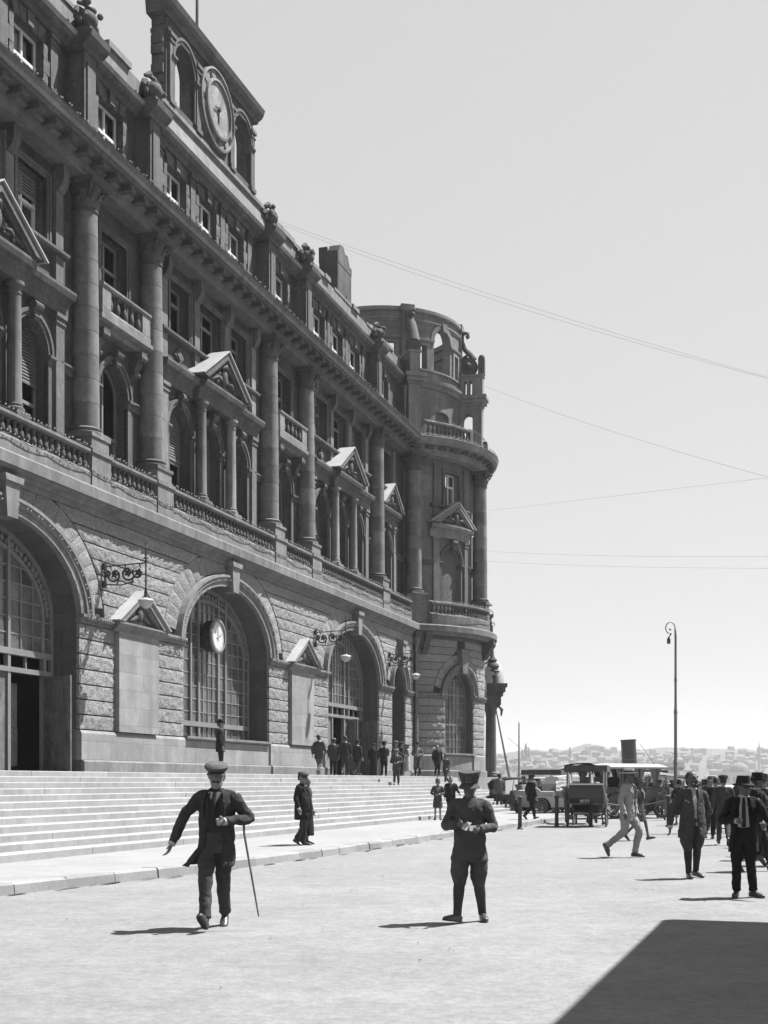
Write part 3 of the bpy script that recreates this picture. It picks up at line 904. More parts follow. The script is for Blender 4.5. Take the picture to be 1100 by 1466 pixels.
# balconies of the narrow bays
for xc in (43.2, 57.6):
    mb = MB()
    mb.sweep([(-.85, 15.62), (-.5, 15.64), (-.42, 15.74), (-.30, 15.78), (-.22, 15.84), (-.22, 15.97), (-.85, 15.99)], xc - 1.66, xc + 1.66)
    slab = add(mb, 'balcony', M['ledge'])
    o = balustrade(FLAT, xc - 1.56, xc + 1.56, 15.99, -.38, 7, zb=.22, h=.62, me=BALS, dw=.09)
    for s_ in (-1, 1):
        mb = MB(); mb.box(xc + s_ * 1.28 - .26, xc + s_ * 1.28 + .26, -.5, -.27, 16.2, 16.83); add(mb, 'balcony_pier', M['pale_trim'])
    for s_ in (-1, 1):
        mb = MB()
        mb.sweep([(-.85, 15.61), (-.3, 15.61), (-.3, 15.46), (-.36, 15.36), (-.46, 15.32), (-.5, 15.18), (-.58, 15.1), (-.6, 14.9), (-.7, 14.8), (-.85, 14.78)], xc + s_ * 1.22 - .17, xc + s_ * 1.22 + .17)
        mb.tube([FLAT(xc + s_ * 1.22 - .2, -.42, 15.45), FLAT(xc + s_ * 1.22 + .2, -.42, 15.45)], .14, 9)
        mb.tube([FLAT(xc + s_ * 1.22 - .19, -.64, 14.93), FLAT(xc + s_ * 1.22 + .19, -.64, 14.93)], .09, 9)
        add(mb, 'console', M['carved'], smooth=40)

# ---- main entablature
ENT = [(-.9, 19.70), (-.22, 19.70), (-.22, 19.82), (-.17, 19.84), (-.17, 20.08), (-.06, 20.14), (-.06, 20.2), (-.9, 20.2)]
COR = [(-.9, 20.2), (.36, 20.215), (.40, 20.27), (.46, 20.30), (.50, 20.42), (.56, 20.56), (.50, 20.6), (-1.3, 20.66), (-1.3, 20.3)]
mb = MB(); mb.sweep(ENT, X0, 75.0); add(mb, 'frieze', M['drum'])
mb = MB(); mb.sweep(COR, X0, 74.75); add(mb, 'cornice', M['soot_trim'])
T3 = TW(65.1, 6.3)
mb = MB(); mb.sweep([(d + .16, z - .003) for d, z in ENT], -3.7, 14, T3); add(mb, 'frieze', M['tower_trim'], smooth=25)
mb = MB(); mb.sweep([(d + .10, z - .003) for d, z in COR], -3.65, 14, T3); add(mb, 'cornice', M['tower_trim'], smooth=25)
mb = MB(); mb.box(-.13, .13, -.16, .30, 20.02, 20.212, FLAT); mb.tube([FLAT(-.14, .26, 20.06), FLAT(.14, .26, 20.06)], .07, 7)
MOD = mb.mesh('modillion', M['carved'], smooth=40)
x = X0 + .3
while x < 74.6:
    link('modillion', MOD, root, (x, 0, 0)); x += .86
for k in range(22):
    ps = 34 + k * 7.4; q = R(ps); r = 6.3 + .06
    link('modillion', MOD, root, (TS - r * math.cos(q), -(TD + r * math.sin(q)), -.004), (0, 0, math.pi / 2 - q))

# ---- attic storey
AZ0, AZ1 = 20.6, 23.78
mb = MB(); C_ = []
for xc in W:
    for o_ in (-2.55, 0, 2.55): C_.append((xc + o_, .74, 20.95, 23.15, 0))
for xc in (43.2, 57.6): C_.append((xc, .78, 20.95, 23.2, 0))
C_.append((N3, .74, 20.95, 23.15, 0))
C_ = [c for c in C_ if c[0] - c[1] > X0]
panel(mb, FLAT, X0, 76.6, AZ0, AZ1, -.95, C_, .4)
add(mb, 'attic_wall', [M['soot'], M['soot_trim']])
for i, (xc, hw, zb, zs, rise) in enumerate(sorted(C_)):
    u = rs_all.random(); st = dict(tr=.62, fm='wframe')
    if u < .75: st['curtain'] = rs_all.choice(((0, .35), (.05, .6), (.5, 1)))
    window(FLAT, xc, hw, zb, zs, 0, -1.12, 'rect', st)
    mb = MB()
    for k in range(5):                       # rough arch stones over the window, rough jamb blocks
        a = -1 + 2 * k / 5; b = a + .4
        mb.prism([(xc + a * hw * 1.0, zs + .02), (xc + b * hw * 1.0 - .02, zs + .02), (xc + b * hw * 1.22 - .02, zs + .42), (xc + a * hw * 1.22, zs + .42)], -1.0, -.86 + (.08 if k == 2 else PR.uniform(-.03, .03)))
    add(mb, 'flat_arch', M['soot_trim'])
    for s_ in (-1, 1):
        for k in range(5):
            w_ = .34 if k % 2 else .24
            a, b = sorted((xc + s_ * (hw + .01), xc + s_ * (hw + w_)))
            stone(FLAT, ((a, zb + k * .44 + .01), (b, zb + k * .44 + .01), (b, zb + k * .44 + .43), (a, zb + k * .44 + .43)), -.97, -.85, 'stone', 'soot_trim', .02)
ATC = [(-1.0, 23.62), (-.8, 23.64), (-.72, 23.74), (-.6, 23.8), (-.5, 23.92), (-.46, 24.06), (-1.0, 24.1)]
mb = MB(); mb.sweep(ATC, X0, 76.8); add(mb, 'attic_cornice', M['soot_trim'])
for xc in CX:
    mb = MB()
    mb.box(xc - .34, xc + .34, -1.0, -.38, 20.6, 23.7); mb.box(xc - .22, xc + .22, -.4, -.33, 20.95, 23.3)
    mb.box(xc - .4, xc + .4, -1.0, -.3, 20.6, 20.9)
    mb.sweep([(-1.0, 23.6), (-.32, 23.62), (-.26, 23.72), (-.12, 23.8), (-.02, 23.92), (.02, 24.1), (-1.0, 24.14)], xc - .55, xc + .55)
    pier = add(mb, 'attic_pier', M['soot_trim'])
    if xc in CX[1:]:
        mb = MB(); p = FLAT(xc, -.5, 24.12)
        mb.box(xc - .34, xc + .34, -.85, -.18, 24.12, 24.34)
        fr_ = random.Random(int(xc * 7))
        mb.lathe(p, [(.24, .2), (.2, .3), (.34, .46), (.36, .62), (.26, .78)], 10)
        for k in range(11): mb.ball(FLAT(xc + fr_.uniform(-.36, .36), -.5 + fr_.uniform(-.25, .3), 24.75 + fr_.uniform(-.1, .34)), (fr_.uniform(.08, .17), fr_.uniform(.08, .16), fr_.uniform(.07, .15)), 6, 5)
        mb.tube([FLAT(xc - .5, -.5, 24.98), FLAT(xc - .28, -.45, 25.12), FLAT(xc + .1, -.45, 25.08), FLAT(xc + .42, -.5, 25.14)], [.06, .12, .10, .07], 6)
        for s_ in (-1, 1):
            c = []
            for k in range(9):
                th = k * .75; q = .26 - .024 * k
                c.append(FLAT(xc + s_ * (.42 + q * math.cos(th) * .8), -.5, 24.62 + q * math.sin(th)))
            mb.tube(c, .085, 6)
        add(mb, 'finial', M['carved'], smooth=50, parent=pier)
for xc in W:
    for s_ in (-1, 1):
        for q in (1.28, 3.85):
            if xc + s_ * q > X0: pilaster(FLAT, xc + s_ * q, .19, -1.0, -.84, 20.6, 23.6, 'soot_trim')
# parapet (the bay with the clock has a sloped weathering instead)
r0_ = random.Random(77)
for a, b in ((X0, 45.3), (55.5, 75.6)): one('parapet', [(-1.3, 24.0), (-.82, 24.0), (-.82, 24.95), (-1.3, 24.96)], a, b, 'pale_trim')
xx = X0
while xx < 75:                                # coping stones, some of them lost since the fire
    w_ = r0_.uniform(.7, 1.5)
    if not 45.0 < xx + w_ / 2 < 55.6 and r0_.random() < .8:
        e = r0_.uniform(-.05, .05); one('coping_stone', [(-1.35, 24.95), (-.74 + e, 24.95), (-.74 + e, 25.12 + e), (-1.35, 25.14 + e)], xx, min(xx + w_ - .02, 75.6), 'pale_trim')
    xx += w_
mb = MB(); mb.sweep([(-1.3, 24.0), (-.5, 24.1), (-.62, 24.75), (-.5, 24.8), (-.5, 24.95), (-1.3, 24.98)], 45.3, 55.5); add(mb, 'weathering', M['pale_trim'])

# ---- clock wall on the roof
mb = MB()
cw0, cw1, cz0, cz1 = 46.5, 54.0, 24.95, 28.05
ops = [(47.85, .78, 25.25, 26.75, .78), (52.85, .78, 25.25, 26.75, .78)]
panel(mb, FLAT, cw0, cw1, cz0, cz1, -.6, ops, .55); panel(mb, FLAT, cw0, cw1, cz0, cz1, -1.15, ops, 0)
for x in (cw0, cw1): mb.quad(FLAT(x, -.6, cz0), FLAT(x, -1.15, cz0), FLAT(x, -1.15, cz1), FLAT(x, -.6, cz1))
add(mb, 'clock_wall', [M['soot'], M['soot_trim']])
mb = MB()
mb.sweep([(-1.2, 27.95), (-.52, 27.95), (-.48, 28.05), (-.34, 28.12), (-.26, 28.26), (-.2, 28.44), (-1.25, 28.5)], cw0 - .3, cw1 + .32)
r_ = random.Random(9)
xx = cw0 + 1.5
while xx < cw1 - .4:                        # broken masonry left on top
    w_ = r_.uniform(.25, .7)
    if r_.random() < .7: mb.box(xx, xx + w_, -1.1, -.75, 28.45, 28.5 + r_.uniform(.05, .26))
    xx += w_ + .03
mb.sweep([(-1.2, 27.45), (-.52, 27.47), (-.5, 27.56), (-1.2, 27.6)], cw0, cw1)
add(mb, 'clock_wall_cornice', M['soot_trim'])
for z_ in range(9):                          # toothed broken masonry of the ends of the wall
    w_ = r_.uniform(.02, .14); z0_ = cz0 + z_ * .34
    mb = MB(); mb.box(cw0 - w_, cw0 + .02, -1.12, -.66, z0_, z0_ + .31); add(mb, 'broken_stone', M['soot_trim'])
    if z_ > 1: mb = MB(); mb.box(cw1 - .02, cw1 + w_ * .7, -1.12, -.66, z0_, z0_ + .31); add(mb, 'broken_stone', M['soot_trim'])
for x in (46.8, 48.9, 51.85, 53.8):
    pilaster(FLAT, x, .17, -.65, -.5, 25.0, 27.45, 'soot_trim')
for xc in (47.85, 52.85): arch_dress(FLAT, xc, .78, 26.75, .78, False, -.6, legs=25.25)
mb = MB(); cc = (50.35, 26.55)
def disc(mb, r, d0, d1, n=40): mb.lathe(FLAT(cc[0], d0, cc[1]), [(r, 0), (r, d1 - d0)], n, axis=(0, -1, 0))
disc(mb, 1.46, -.62, -.44)
mb.lathe(FLAT(cc[0], -.44, cc[1]), [(1.40, -.02), (1.46, .05), (1.38, .07), (1.34, -.02)], 40, axis=(0, -1, 0), cap=False)
mb.lathe(FLAT(cc[0], -.44, cc[1]), [(1.08, -.02), (1.06, .1), (.98, .12), (.96, -.02)], 40, axis=(0, -1, 0), cap=False)
clock = add(mb, 'roof_clock', M['pale_trim'], smooth=30)
mb = MB(); disc(mb, .98, -.5, -.41); add(mb, 'dial', M['old_dial'], parent=clock)
mb = MB()
NUM = {1: 'I', 2: 'II', 3: 'III', 4: 'IIII', 5: 'V', 6: 'VI', 7: 'VII', 8: 'VIII', 9: 'IX', 10: 'X', 11: 'XI', 12: 'XII'}
def stroke(mb, pts, w, fr, d):
    for (xa, za), (xb, zb) in zip(pts, pts[1:]):
        L = math.hypot(xb - xa, zb - za) or 1e-6; nx_, nz_ = -(zb - za) / L * w / 2, (xb - xa) / L * w / 2
        mb.prism([(xa + nx_, za + nz_), (xb + nx_, zb + nz_), (xb - nx_, zb - nz_), (xa - nx_, za - nz_)], d - .02, d, fr)
for h_, s_ in NUM.items():
    a = math.pi / 2 - h_ * math.pi / 6
    wd = {'I': .085, 'V': .16, 'X': .16}; tot = sum(wd[c] for c in s_); pos = -tot / 2
    for c in s_:
        segs = {'I': [((0, -.14), (0, .14))], 'V': [((-.06, .14), (0, -.14)), ((0, -.14), (.06, .14))], 'X': [((-.06, .14), (.06, -.14)), ((-.06, -.14), (.06, .14))]}[c]
        cx_ = pos + wd[c] / 2; pos += wd[c]
        for sg in segs:
            pp = []
            for u, v in sg:
                uu, vv = u + cx_, v + 1.21
                pp.append((cc[0] + uu * math.sin(a) + vv * math.cos(a), cc[1] - uu * math.cos(a) + vv * math.sin(a)))
            stroke(mb, pp, .035, FLAT, -.415)
add(mb, 'numerals', M['iron'], parent=clock)
mb = MB(); stroke(mb, [(cc[0], cc[1] + .12), (cc[0], cc[1] - .5)], .07, FLAT, -.37); stroke(mb, [(cc[0] + .1, cc[1] + .02), (cc[0] - .36, cc[1] - .05)], .08, FLAT, -.345)
mb.lathe(FLAT(cc[0], -.42, cc[1]), [(.08, 0), (.08, .1)], 12, axis=(0, -1, 0))
add(mb, 'clock_hands', M['iron'], parent=clock)

# chimney, roof deck, body of the building behind the front
mb = MB(); mb.box(68.0, 70.1, -3.0, -2.0, 23.9, 27.9)
mb.prism([(68.0, 27.9), (70.1, 27.9), (70.12, 28.25), (69.8, 28.3), (69.5, 28.72), (69.1, 28.66), (68.8, 28.95), (68.3, 28.85), (68.1, 28.5), (67.95, 28.45)], -2.55, -1.98)
mb.prism([(68.0, 27.9), (70.1, 27.9), (70.05, 28.6), (69.3, 28.75), (68.6, 28.5), (67.98, 28.7)], -3.02, -2.56)
for (u, v, w_, h_) in ((68.1, -1.99, .5, .9), (69.3, -1.99, .6, 1.4)): mb.box(u, u + w_, v, v + .035, 25.2, 25.2 + h_)
mb.box(66.6, 68.0, -2.8, -2.1, 23.9, 25.5); mb.box(70.1, 71.6, -2.8, -2.1, 23.9, 25.9)
add(mb, 'chimney', M['soot'])
mb = MB()
mb.box(X0, 76.0, -18, -1.0, 24.0, 24.06)
mb.quad(FLAT(X0, -18, 1.8), FLAT(X0, -.08, 1.8), FLAT(X0, -.08, 24), FLAT(X0, -18, 24))
mb.quad(FLAT(X0, -18, 1.8), FLAT(92, -18, 1.8), FLAT(92, -18, 24), FLAT(X0, -18, 24))
add(mb, 'roof', M['soot'])
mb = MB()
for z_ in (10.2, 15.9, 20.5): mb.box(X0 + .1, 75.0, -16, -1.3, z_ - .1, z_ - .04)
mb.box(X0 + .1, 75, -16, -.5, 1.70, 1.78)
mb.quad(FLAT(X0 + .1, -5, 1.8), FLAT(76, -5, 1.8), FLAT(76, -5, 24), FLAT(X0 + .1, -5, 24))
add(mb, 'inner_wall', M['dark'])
mb = MB()
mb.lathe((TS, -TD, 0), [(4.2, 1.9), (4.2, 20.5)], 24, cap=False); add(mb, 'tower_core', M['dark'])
mb = MB(); mb.lathe((TS, -TD, 0), [(6.2, 20.6), (.1, 20.64)], 32, cap=False); add(mb, 'tower_terrace', M['soot_trim'])

# ---- top of the tower: terrace with balustrade, buttresses, ruined drum
TR = TW(65.1, 6.16)
balustrade(TR, -2.6, .6, 20.62, 0, 11, zb=.2, h=.6, me=BALS, dw=.1)
balustrade(TR, 3.75, 6.4, 20.62, 0, 9, zb=.2, h=.6, me=BALS, dw=.1)
for x in (.75, 3.6):
    mb = MB(); mb.box(x - .15, x + .15, -.14, .14, 20.6, 21.62, TR); add(mb, 'terrace_pier', M['soot_trim'])
T4 = TW(65.1, 4.72)
mb = MB()
panel(mb, T4, -8, 12, 20.6, 24.2, 0, [(0, .6, 20.62, 22.5, .25), (4.94, .6, 20.62, 22.5, .25), (-4.94, .6, 20.62, 22.5, .25)], .5)
P60 = R(60) * 4.72; P18 = R(18.3) * 4.72
o5 = []
for k in range(6):
    for e in (-1, 0, 1):
        o5.append((k * P60 + e * P18 - 2 * P60, .72 if e == 0 else .27, 24.98, 26.8 if e == 0 else 26.4, .76 if e == 0 else 0))
FRO = [q for q in o5 if abs(q[0]) < 1.5 * P60]; REA = [(x, h, zb, min(zs, 25.7), r) for x, h, zb, zs, r in o5 if x > 1.5 * P60]
panel(mb, T4, -1.5 * P60, 1.5 * P60, 24.2, 28.1, 0, FRO, .5, step=.4)
for e in (0, -.5): panel(mb, T4, 1.5 * P60, 4.5 * P60, 24.2, 26.75, e, [], 0, step=.4)
T4i = TW(65.1, 4.72)
panel(mb, T4i, -1.5 * P60, 1.5 * P60, 24.2, 28.1, -.5, FRO, 0, step=.4)
add(mb, 'tower_drum', [M['tower'], M['tower_trim']], smooth=30)
mb = MB()
for k in range(6): mb.quad(T4(k * P60 - 2 * P60 - .62, -.25, 20.6), T4(k * P60 - 2 * P60 + .62, -.25, 20.6), T4(k * P60 - 2 * P60 + .62, -.25, 22.9), T4(k * P60 - 2 * P60 - .62, -.25, 22.9))
add(mb, 'blind', M['blind'])
mb = MB()
mb.sweep([(-.1, 23.85), (.12, 23.9), (.2, 24.05), (.34, 24.15), (.36, 24.3), (-.1, 24.36)], -2.5 * P60, .45 * P60, T4)
mb.sweep([(-.1, 24.84), (.1, 24.87), (.1, 24.96), (-.1, 24.98)], -1.5 * P60, 1.5 * P60, T4)
mb.sweep([(-.6, 27.5), (.04, 27.5), (.04, 27.6), (.1, 27.64), (.1, 27.72), (-.6, 27.74)], -1.5 * P60, 1.5 * P60, T4)
mb.sweep([(-.6, 28.06), (.06, 28.06), (.14, 28.14), (.14, 28.3), (-.6, 28.36)], -1.5 * P60, 1.5 * P60, T4)
add(mb, 'drum_cornice', M['tower_trim'], smooth=25)
for k in range(1, 4):
    xk = k * P60 - 2 * P60
    mb = MB(); arch_ring(mb, T4, xk, 26.7, .72, .72, .98, .98, -.05, .08, 16)
    for e in (-1, 1):
        xe = xk + e * P18
        a, b = sorted((xk + e * .74, xk + e * (P18 + .62)))
        mb.sweep([(-.05, 26.52), (.06, 26.52), (.12, 26.62), (.12, 26.7), (-.05, 26.72)], a, b, T4)
        for q in (-1, 1):
            mb.box(xe + q * .37 - .1, xe + q * .37 + .1, -.05, .06, 24.98, 26.45, T4)
        mb.box(xe - .27, xe + .27, -.05, .06, 26.3, 26.45, T4)
    mb.prism([(xk - .12, 27.3), (xk + .12, 27.3), (xk + .2, 27.75), (xk - .2, 27.75)], -.05, .2, T4)
    add(mb, 'drum_window_surround', M['tower_trim'], smooth=30)
# drum pilaster strips over the buttresses and the buttresses themselves
def buttress(ps, kind):
    fr = TW(ps, 4.72)
    mb = MB(); mb.box(-.34, .34, -.05, .12, 24.3, 28.05, fr); mb.box(-.38, .38, -.5, .2, 28.05, 28.44, fr)
    add(mb, 'drum_strip', M['tower_trim'])
    c, s_ = math.cos(R(ps)), math.sin(R(ps))
    RAD = lambda r, t, z: (TS - (4.6 + r) * c + t * s_, -(TD + (4.6 + r) * s_ + t * c), z)   # r outward, t across
    mb = MB()
    # radial wall with an arched passage: profile in (r, z)
    hw = .36
    ap = arch_pts(.62, .30, 22.85, .32, 8)
    def slab(poly):
        k = len(poly)
        vs = [RAD(r, -hw, z) for r, z in poly] + [RAD(r, hw, z) for r, z in poly]
        mb.add(vs, [tuple(range(k)), tuple(reversed(range(k, 2 * k)))] + [(j, (j + 1) % k, k + (j + 1) % k, k + j) for j in range(k)])
    slab([(0, 20.6), (.32, 20.6), (.32, 23.6), (0, 23.6)]); slab([(.92, 20.6), (1.46, 20.6), (1.46, 23.6), (.92, 23.6)])
    for (ra, za), (rb, zb_) in zip(ap, ap[1:]): slab([(ra, za), (rb, zb_), (rb, 23.6), (ra, 23.6)])
    def cap(r0, r1, w, z0, z1):
        vs = [RAD(r, t, z) for z in (z0, z1) for r, t in ((r0, -w), (r1, -w), (r1, w), (r0, w))]
        mb.add(vs, [(0, 1, 2, 3), (7, 6, 5, 4), (0, 1, 5, 4), (1, 2, 6, 5), (2, 3, 7, 6), (3, 0, 4, 7)])
    cap(0, 1.52, .42, 23.602, 23.76); cap(0, 1.66, .52, 23.762, 23.98); cap(0, 1.76, .62, 23.982, 24.2)
    cap(.96, 1.42, .22, 20.9, 23.3) if False else None
    # block with two slots
    cap(0, .42, .3, 24.202, 25.35); cap(.56, .72, .3, 24.202, 25.1); cap(.88, 1.5, .3, 24.202, 25.35); cap(.42, .88, .3, 25.1, 25.352); cap(0, 1.56, .36, 25.354, 25.48)
    add(mb, 'buttress', M['tower_trim'])
    mb = MB()
    ax = (Vector(RAD(0, 1, 0)) - Vector(RAD(0, 0, 0))).normalized()
    if kind == 'scroll':
        mb.lathe(Vector(RAD(.66, -.2, 26.0)), [(.5, 0), (.52, .1), (.42, .14), (.42, .26), (.52, .3), (.5, .4)], 20, axis=ax)
        mb.ball(RAD(.66, -.2, 26.0), .22, 8, 6)
        pts = [RAD(1.0, 0, 26.4), RAD(.72, 0, 26.75), RAD(.42, 0, 27.05), RAD(.24, 0, 27.5), RAD(.24, 0, 27.85), RAD(.4, 0, 28.05), RAD(.58, 0, 27.98), RAD(.6, 0, 27.8), RAD(.48, 0, 27.74)]
        mb.tube(pts, [.16, .17, .15, .13, .12, .12, .12, .12, .12], 8)
        mb.tube([RAD(.3, 0, 26.3), RAD(.36, 0, 26.55), RAD(.55, 0, 26.66)], .12, 7)
        vs = [RAD(r, t, z) for z in (25.48, 26.45) for r, t in ((1.22, -.2), (1.6, -.2), (1.6, .2), (1.22, .2))]
        mb.add(vs, [(0, 1, 2, 3), (7, 6, 5, 4), (0, 1, 5, 4), (1, 2, 6, 5), (2, 3, 7, 6), (3, 0, 4, 7)])
        mb.ball(RAD(1.41, 0, 26.5), .2, 8, 6)
    else:
        vs = [RAD(r, t, z) for z in (25.48, 26.0) for r, t in ((.95, -.34), (1.5, -.34), (1.5, .34), (.95, .34))]
        mb.add(vs, [(0, 1, 2, 3), (7, 6, 5, 4), (0, 1, 5, 4), (1, 2, 6, 5), (2, 3, 7, 6), (3, 0, 4, 7)])
        mb.tube([RAD(1.2, 0, 26.0), RAD(1.1, 0, 26.5), RAD(.9, 0, 27.1), RAD(.55, 0, 27.5)], [.4, .33, .26, .2], 8)
        mb.tube([RAD(.55, 0, 27.2), RAD(.5, 0, 27.6), RAD(.5, 0, 27.9), RAD(.35, 0, 28.0)], [.18, .26, .24, .1], 8)
        for k in range(5): mb.ball(RAD(.75 + .1 * (k % 2), .16 * (k - 2) * .6, 26.9 + .26 * k), .14, 7, 5)
    add(mb, 'scroll', M['carved'], smooth=45)
buttress(35.1, 'figure'); buttress(95.1, 'scroll'); buttress(155.1, 'scroll')
# pier where the front meets the tower, rain pipes
mb = MB(); mb.box(75.0, 75.5, -.98, -.4, 20.6, 23.7); add(mb, 'attic_pier', M['soot_trim'])
def pipe(x, d, z0, z1, r=.075):
    mb = MB(); mb.tube([FLAT(x, d, z0), FLAT(x, d, z1)], r, 10)
    z = z0 + .5
    while z < z1: mb.tube([FLAT(x, d, z), FLAT(x, d, z + .1)], r * 1.35, 10); z += 1.6
    mb.tube([FLAT(x, d, z1 - .45), FLAT(x, d, z1)], [r * 1.2, r * 2.2], 10)
    add(mb, 'rain_pipe', M['pale_trim'], smooth=40)
pipe(74.72, .2, 2.2, 9.5, .1); pipe(75.25, -.45, 10.5, 19.5, .08); pipe(75.0, -.55, 20.7, 23.5, .08)

# ---- the great ground-floor windows and doors
def great_window(xc, zb, door):
    d = -.84
    a, b, zs = 3.8, 2.4, 6.35
    zw = zb if not door else 5.2
    mb = MB()
    arch_ring(mb, FLAT, xc, zs, a - .14, b - .14, a + .02, b + .02, d - .12, d, 28, legs=1.81 if door else zb)
    arch_ring(mb, FLAT, xc, zs, a - .62, b - .56, a - .50, b - .44, d - .12, d + .01, 28, legs=zw)
    ell = lambda x: zs + (b - .1) * math.sqrt(max(0, 1 - (x / (a - .1)) ** 2))
    mull = [-1.5, -.85, .85, 1.5]
    for x in mull: mb.box(xc + x - .06, xc + x + .06, d - .12, d + .03, zw, ell(x))
    for x in (-2.75, -2.15, 2.15, 2.75, -.42, 0, .42): mb.box(xc + x - .022, xc + x + .022, d - .09, d - .02, zw, ell(x))
    z = zw + .52
    zl = [z]
    while z + .47 < zs + b - .3:
        z += .47; zl.append(z)
    for z in zl:
        hx = (a - .1) if z < zs else (a - .1) * math.sqrt(max(0, 1 - ((z - zs) / (b - .1)) ** 2))
        mb.box(xc - hx, xc + hx, d - .08, d - .03, z - .02, z + .02)
    zt = 3.66 if not door else 5.2
    mb.box(xc - a + .1, xc + a - .1, d - .13, d + .05, zt - .09, zt + .09)
    if door:
        mb.box(xc - a + .1, xc + a - .1, d - .13, d + .05, 4.62, 4.76)
        for x in (-1.5, -.85, .85, 1.5, -3.3, 3.3): mb.box(xc + x - .07, xc + x + .07, d - .12, d + .03, 1.81, 5.2)
        for x in (-2.4, 0, 2.4): mb.box(xc + x - .03, xc + x + .03, d - .1, d - .02, 4.7, 5.2)
    # little quatrefoil studs in the outer border
    for i in range(40):
        t = math.pi * (i + .5) / 40
        mb.lathe(FLAT(xc - (a - .32) * math.cos(t), d - .06, zs + (b - .30) * math.sin(t)), [(.09, 0), (.09, .05), (.04, .06)], 6, axis=(0, -1, 0))
    o = add(mb, 'great_window', M['frame'], smooth=30)
    edges = [-3.3, -2.75, -2.15, -1.5, -.85, -.42, 0, .42, .85, 1.5, 2.15, 2.75, 3.3]
    zz = [zw] + zl + [zs + b]
    for xa, xb in [(-3.75, -3.3)] + list(zip(edges, edges[1:])) + [(3.3, 3.75)]:
        for za, zb_ in zip(zz, zz[1:]):
            if za > ell(min(abs(xa), abs(xb))): continue
            mb = MB(); e = d - .055
            mb.quad(FLAT(xc + xa, e, za), FLAT(xc + xb, e, za), FLAT(xc + xb, e, zb_), FLAT(xc + xa, e, zb_))
            add(mb, 'pane', M['obscure'], parent=o)
    if door:
        mb = MB(); e = d - .055
        for xa, xb in ((-3.66, -3.37), (-1.43, -.92), (.92, 1.43), (3.37, 3.66)):
            mb.box(xc + xa, xc + xb, e - .02, e + .02, 1.82, 4.64)
        add(mb, 'side_panel', M['wood'], parent=o)
    return o
def door_leaf(xh, zt, w, ang, swing, lab=None):
    """leaf hinged at xh, opened outwards by ang"""
    ca, sa = math.cos(ang) * swing, math.sin(ang)
    F = lambda u, t, z: FLAT(xh + u * ca - t * sa * swing, -.8 + u * sa + t * abs(ca), z)
    mb = MB()
    mb.box(0, w, -.03, .03, 1.83, zt, F)
    for (za, zb_) in ((1.95, 2.6), (2.72, 3.55), (3.67, zt - .12)):
        for s_ in (-.05, .05): mb.box(.12, w - .12, min(s_, 0), max(s_, 0), za, zb_, F)
    o = add(mb, 'door', M['wood'])
    mb = MB(); mb.tube([F(w - .1, .09, 2.7), F(w - .1, .09, 3.0)], .02, 6); mb.tube([F(w - .1, -.09, 2.7), F(w - .1, -.09, 3.0)], .02, 6)
    add(mb, 'handle', M['iron'], parent=o)
great_window(W[0], 1.81, True); great_window(W[1], 3.12, False); great_window(W[2], 1.81, True)
door_leaf(W[0] + 3.25, 4.6, 1.15, R(72), -1)
door_leaf(W[0] - .8, 4.6, .85, R(80), 1); door_leaf(W[2] + 3.2, 4.6, 1.0, R(82), -1); door_leaf(W[2] + 1.4, 4.6, .5, R(86), -1)
mb = MB(); mb.box(W[0] + 1.9, W[0] + 3.0, -1.6, -1.55, 2.0, 3.1); mb.box(W[0] + 2.05, W[0] + 3.0, -1.6, -1.56, 3.12, 4.4); add(mb, 'poster', M['poster'])
def small_great(fr, xc, hw, zb, zs, rise, d):
    mb = MB()
    arch_ring(mb, fr, xc, zs, hw - .1, rise - .1, hw + .02, rise + .02, d - .08, d, 18, legs=zb)
    ell = lambda x: zs + (rise - .04) * math.sqrt(max(0, 1 - (x / hw) ** 2))
    edges = [-hw] + [hw * k / 3.5 for k in (-2.5, -1.5, -.5, .5, 1.5, 2.5)] + [hw]
    for x in edges[1:-1]: mb.box(xc + x - .025, xc + x + .025, d - .07, d, zb, ell(x), fr)
    z = zb + .4; zl = []
    while z < zs + rise - .2:
        zl.append(z); hx = hw - .04 if z < zs else hw * math.sqrt(max(0, 1 - ((z - zs) / rise) ** 2))
        w_ = .05 if len(zl) in (4, 8) else .02
        mb.box(xc - hx, xc + hx, d - .06, d - .01, z - w_, z + w_, fr); z += .42
    o = add(mb, 'great_window', M['frame'], smooth=30)
    zz = [zb] + zl + [zs + rise]
    for xa, xb in zip(edges, edges[1:]):
        for za, zb_ in zip(zz, zz[1:]):
            if za > ell(min(abs(xa), abs(xb))): continue
            mb = MB(); mb.quad(fr(xc + xa, d - .04, za), fr(xc + xb, d - .04, za), fr(xc + xb, d - .04, zb_), fr(xc + xa, d - .04, zb_))
            add(mb, 'pane', M['obscure'], parent=o)
small_great(FLAT, 72.0, 1.2, 3.12, 6.3, 1.4, -.7); small_great(T1, 0, 1.22, 3.12, 6.3, 1.42, -.45)

# ---- landing and flight of steps
stair = MB()
def stair_profile(k): return 2.45 + .423 * k, 1.81 - .138 * k       # front edge d, top z
SE = 73.6
stair.box(24.0, 92, -.3, 2.3, -.2, 1.795)
stair.box(60, 92, 2.0, 4.2, -.2, 1.793) if False else None
st = link('staircase', stair.mesh('staircase', M['step']), None, (-21, 0, 0), (0, 0, ROT))
tag(st, 'broad flight of pale stone steps running along the station front', 'steps')
PR2 = random.Random(3)
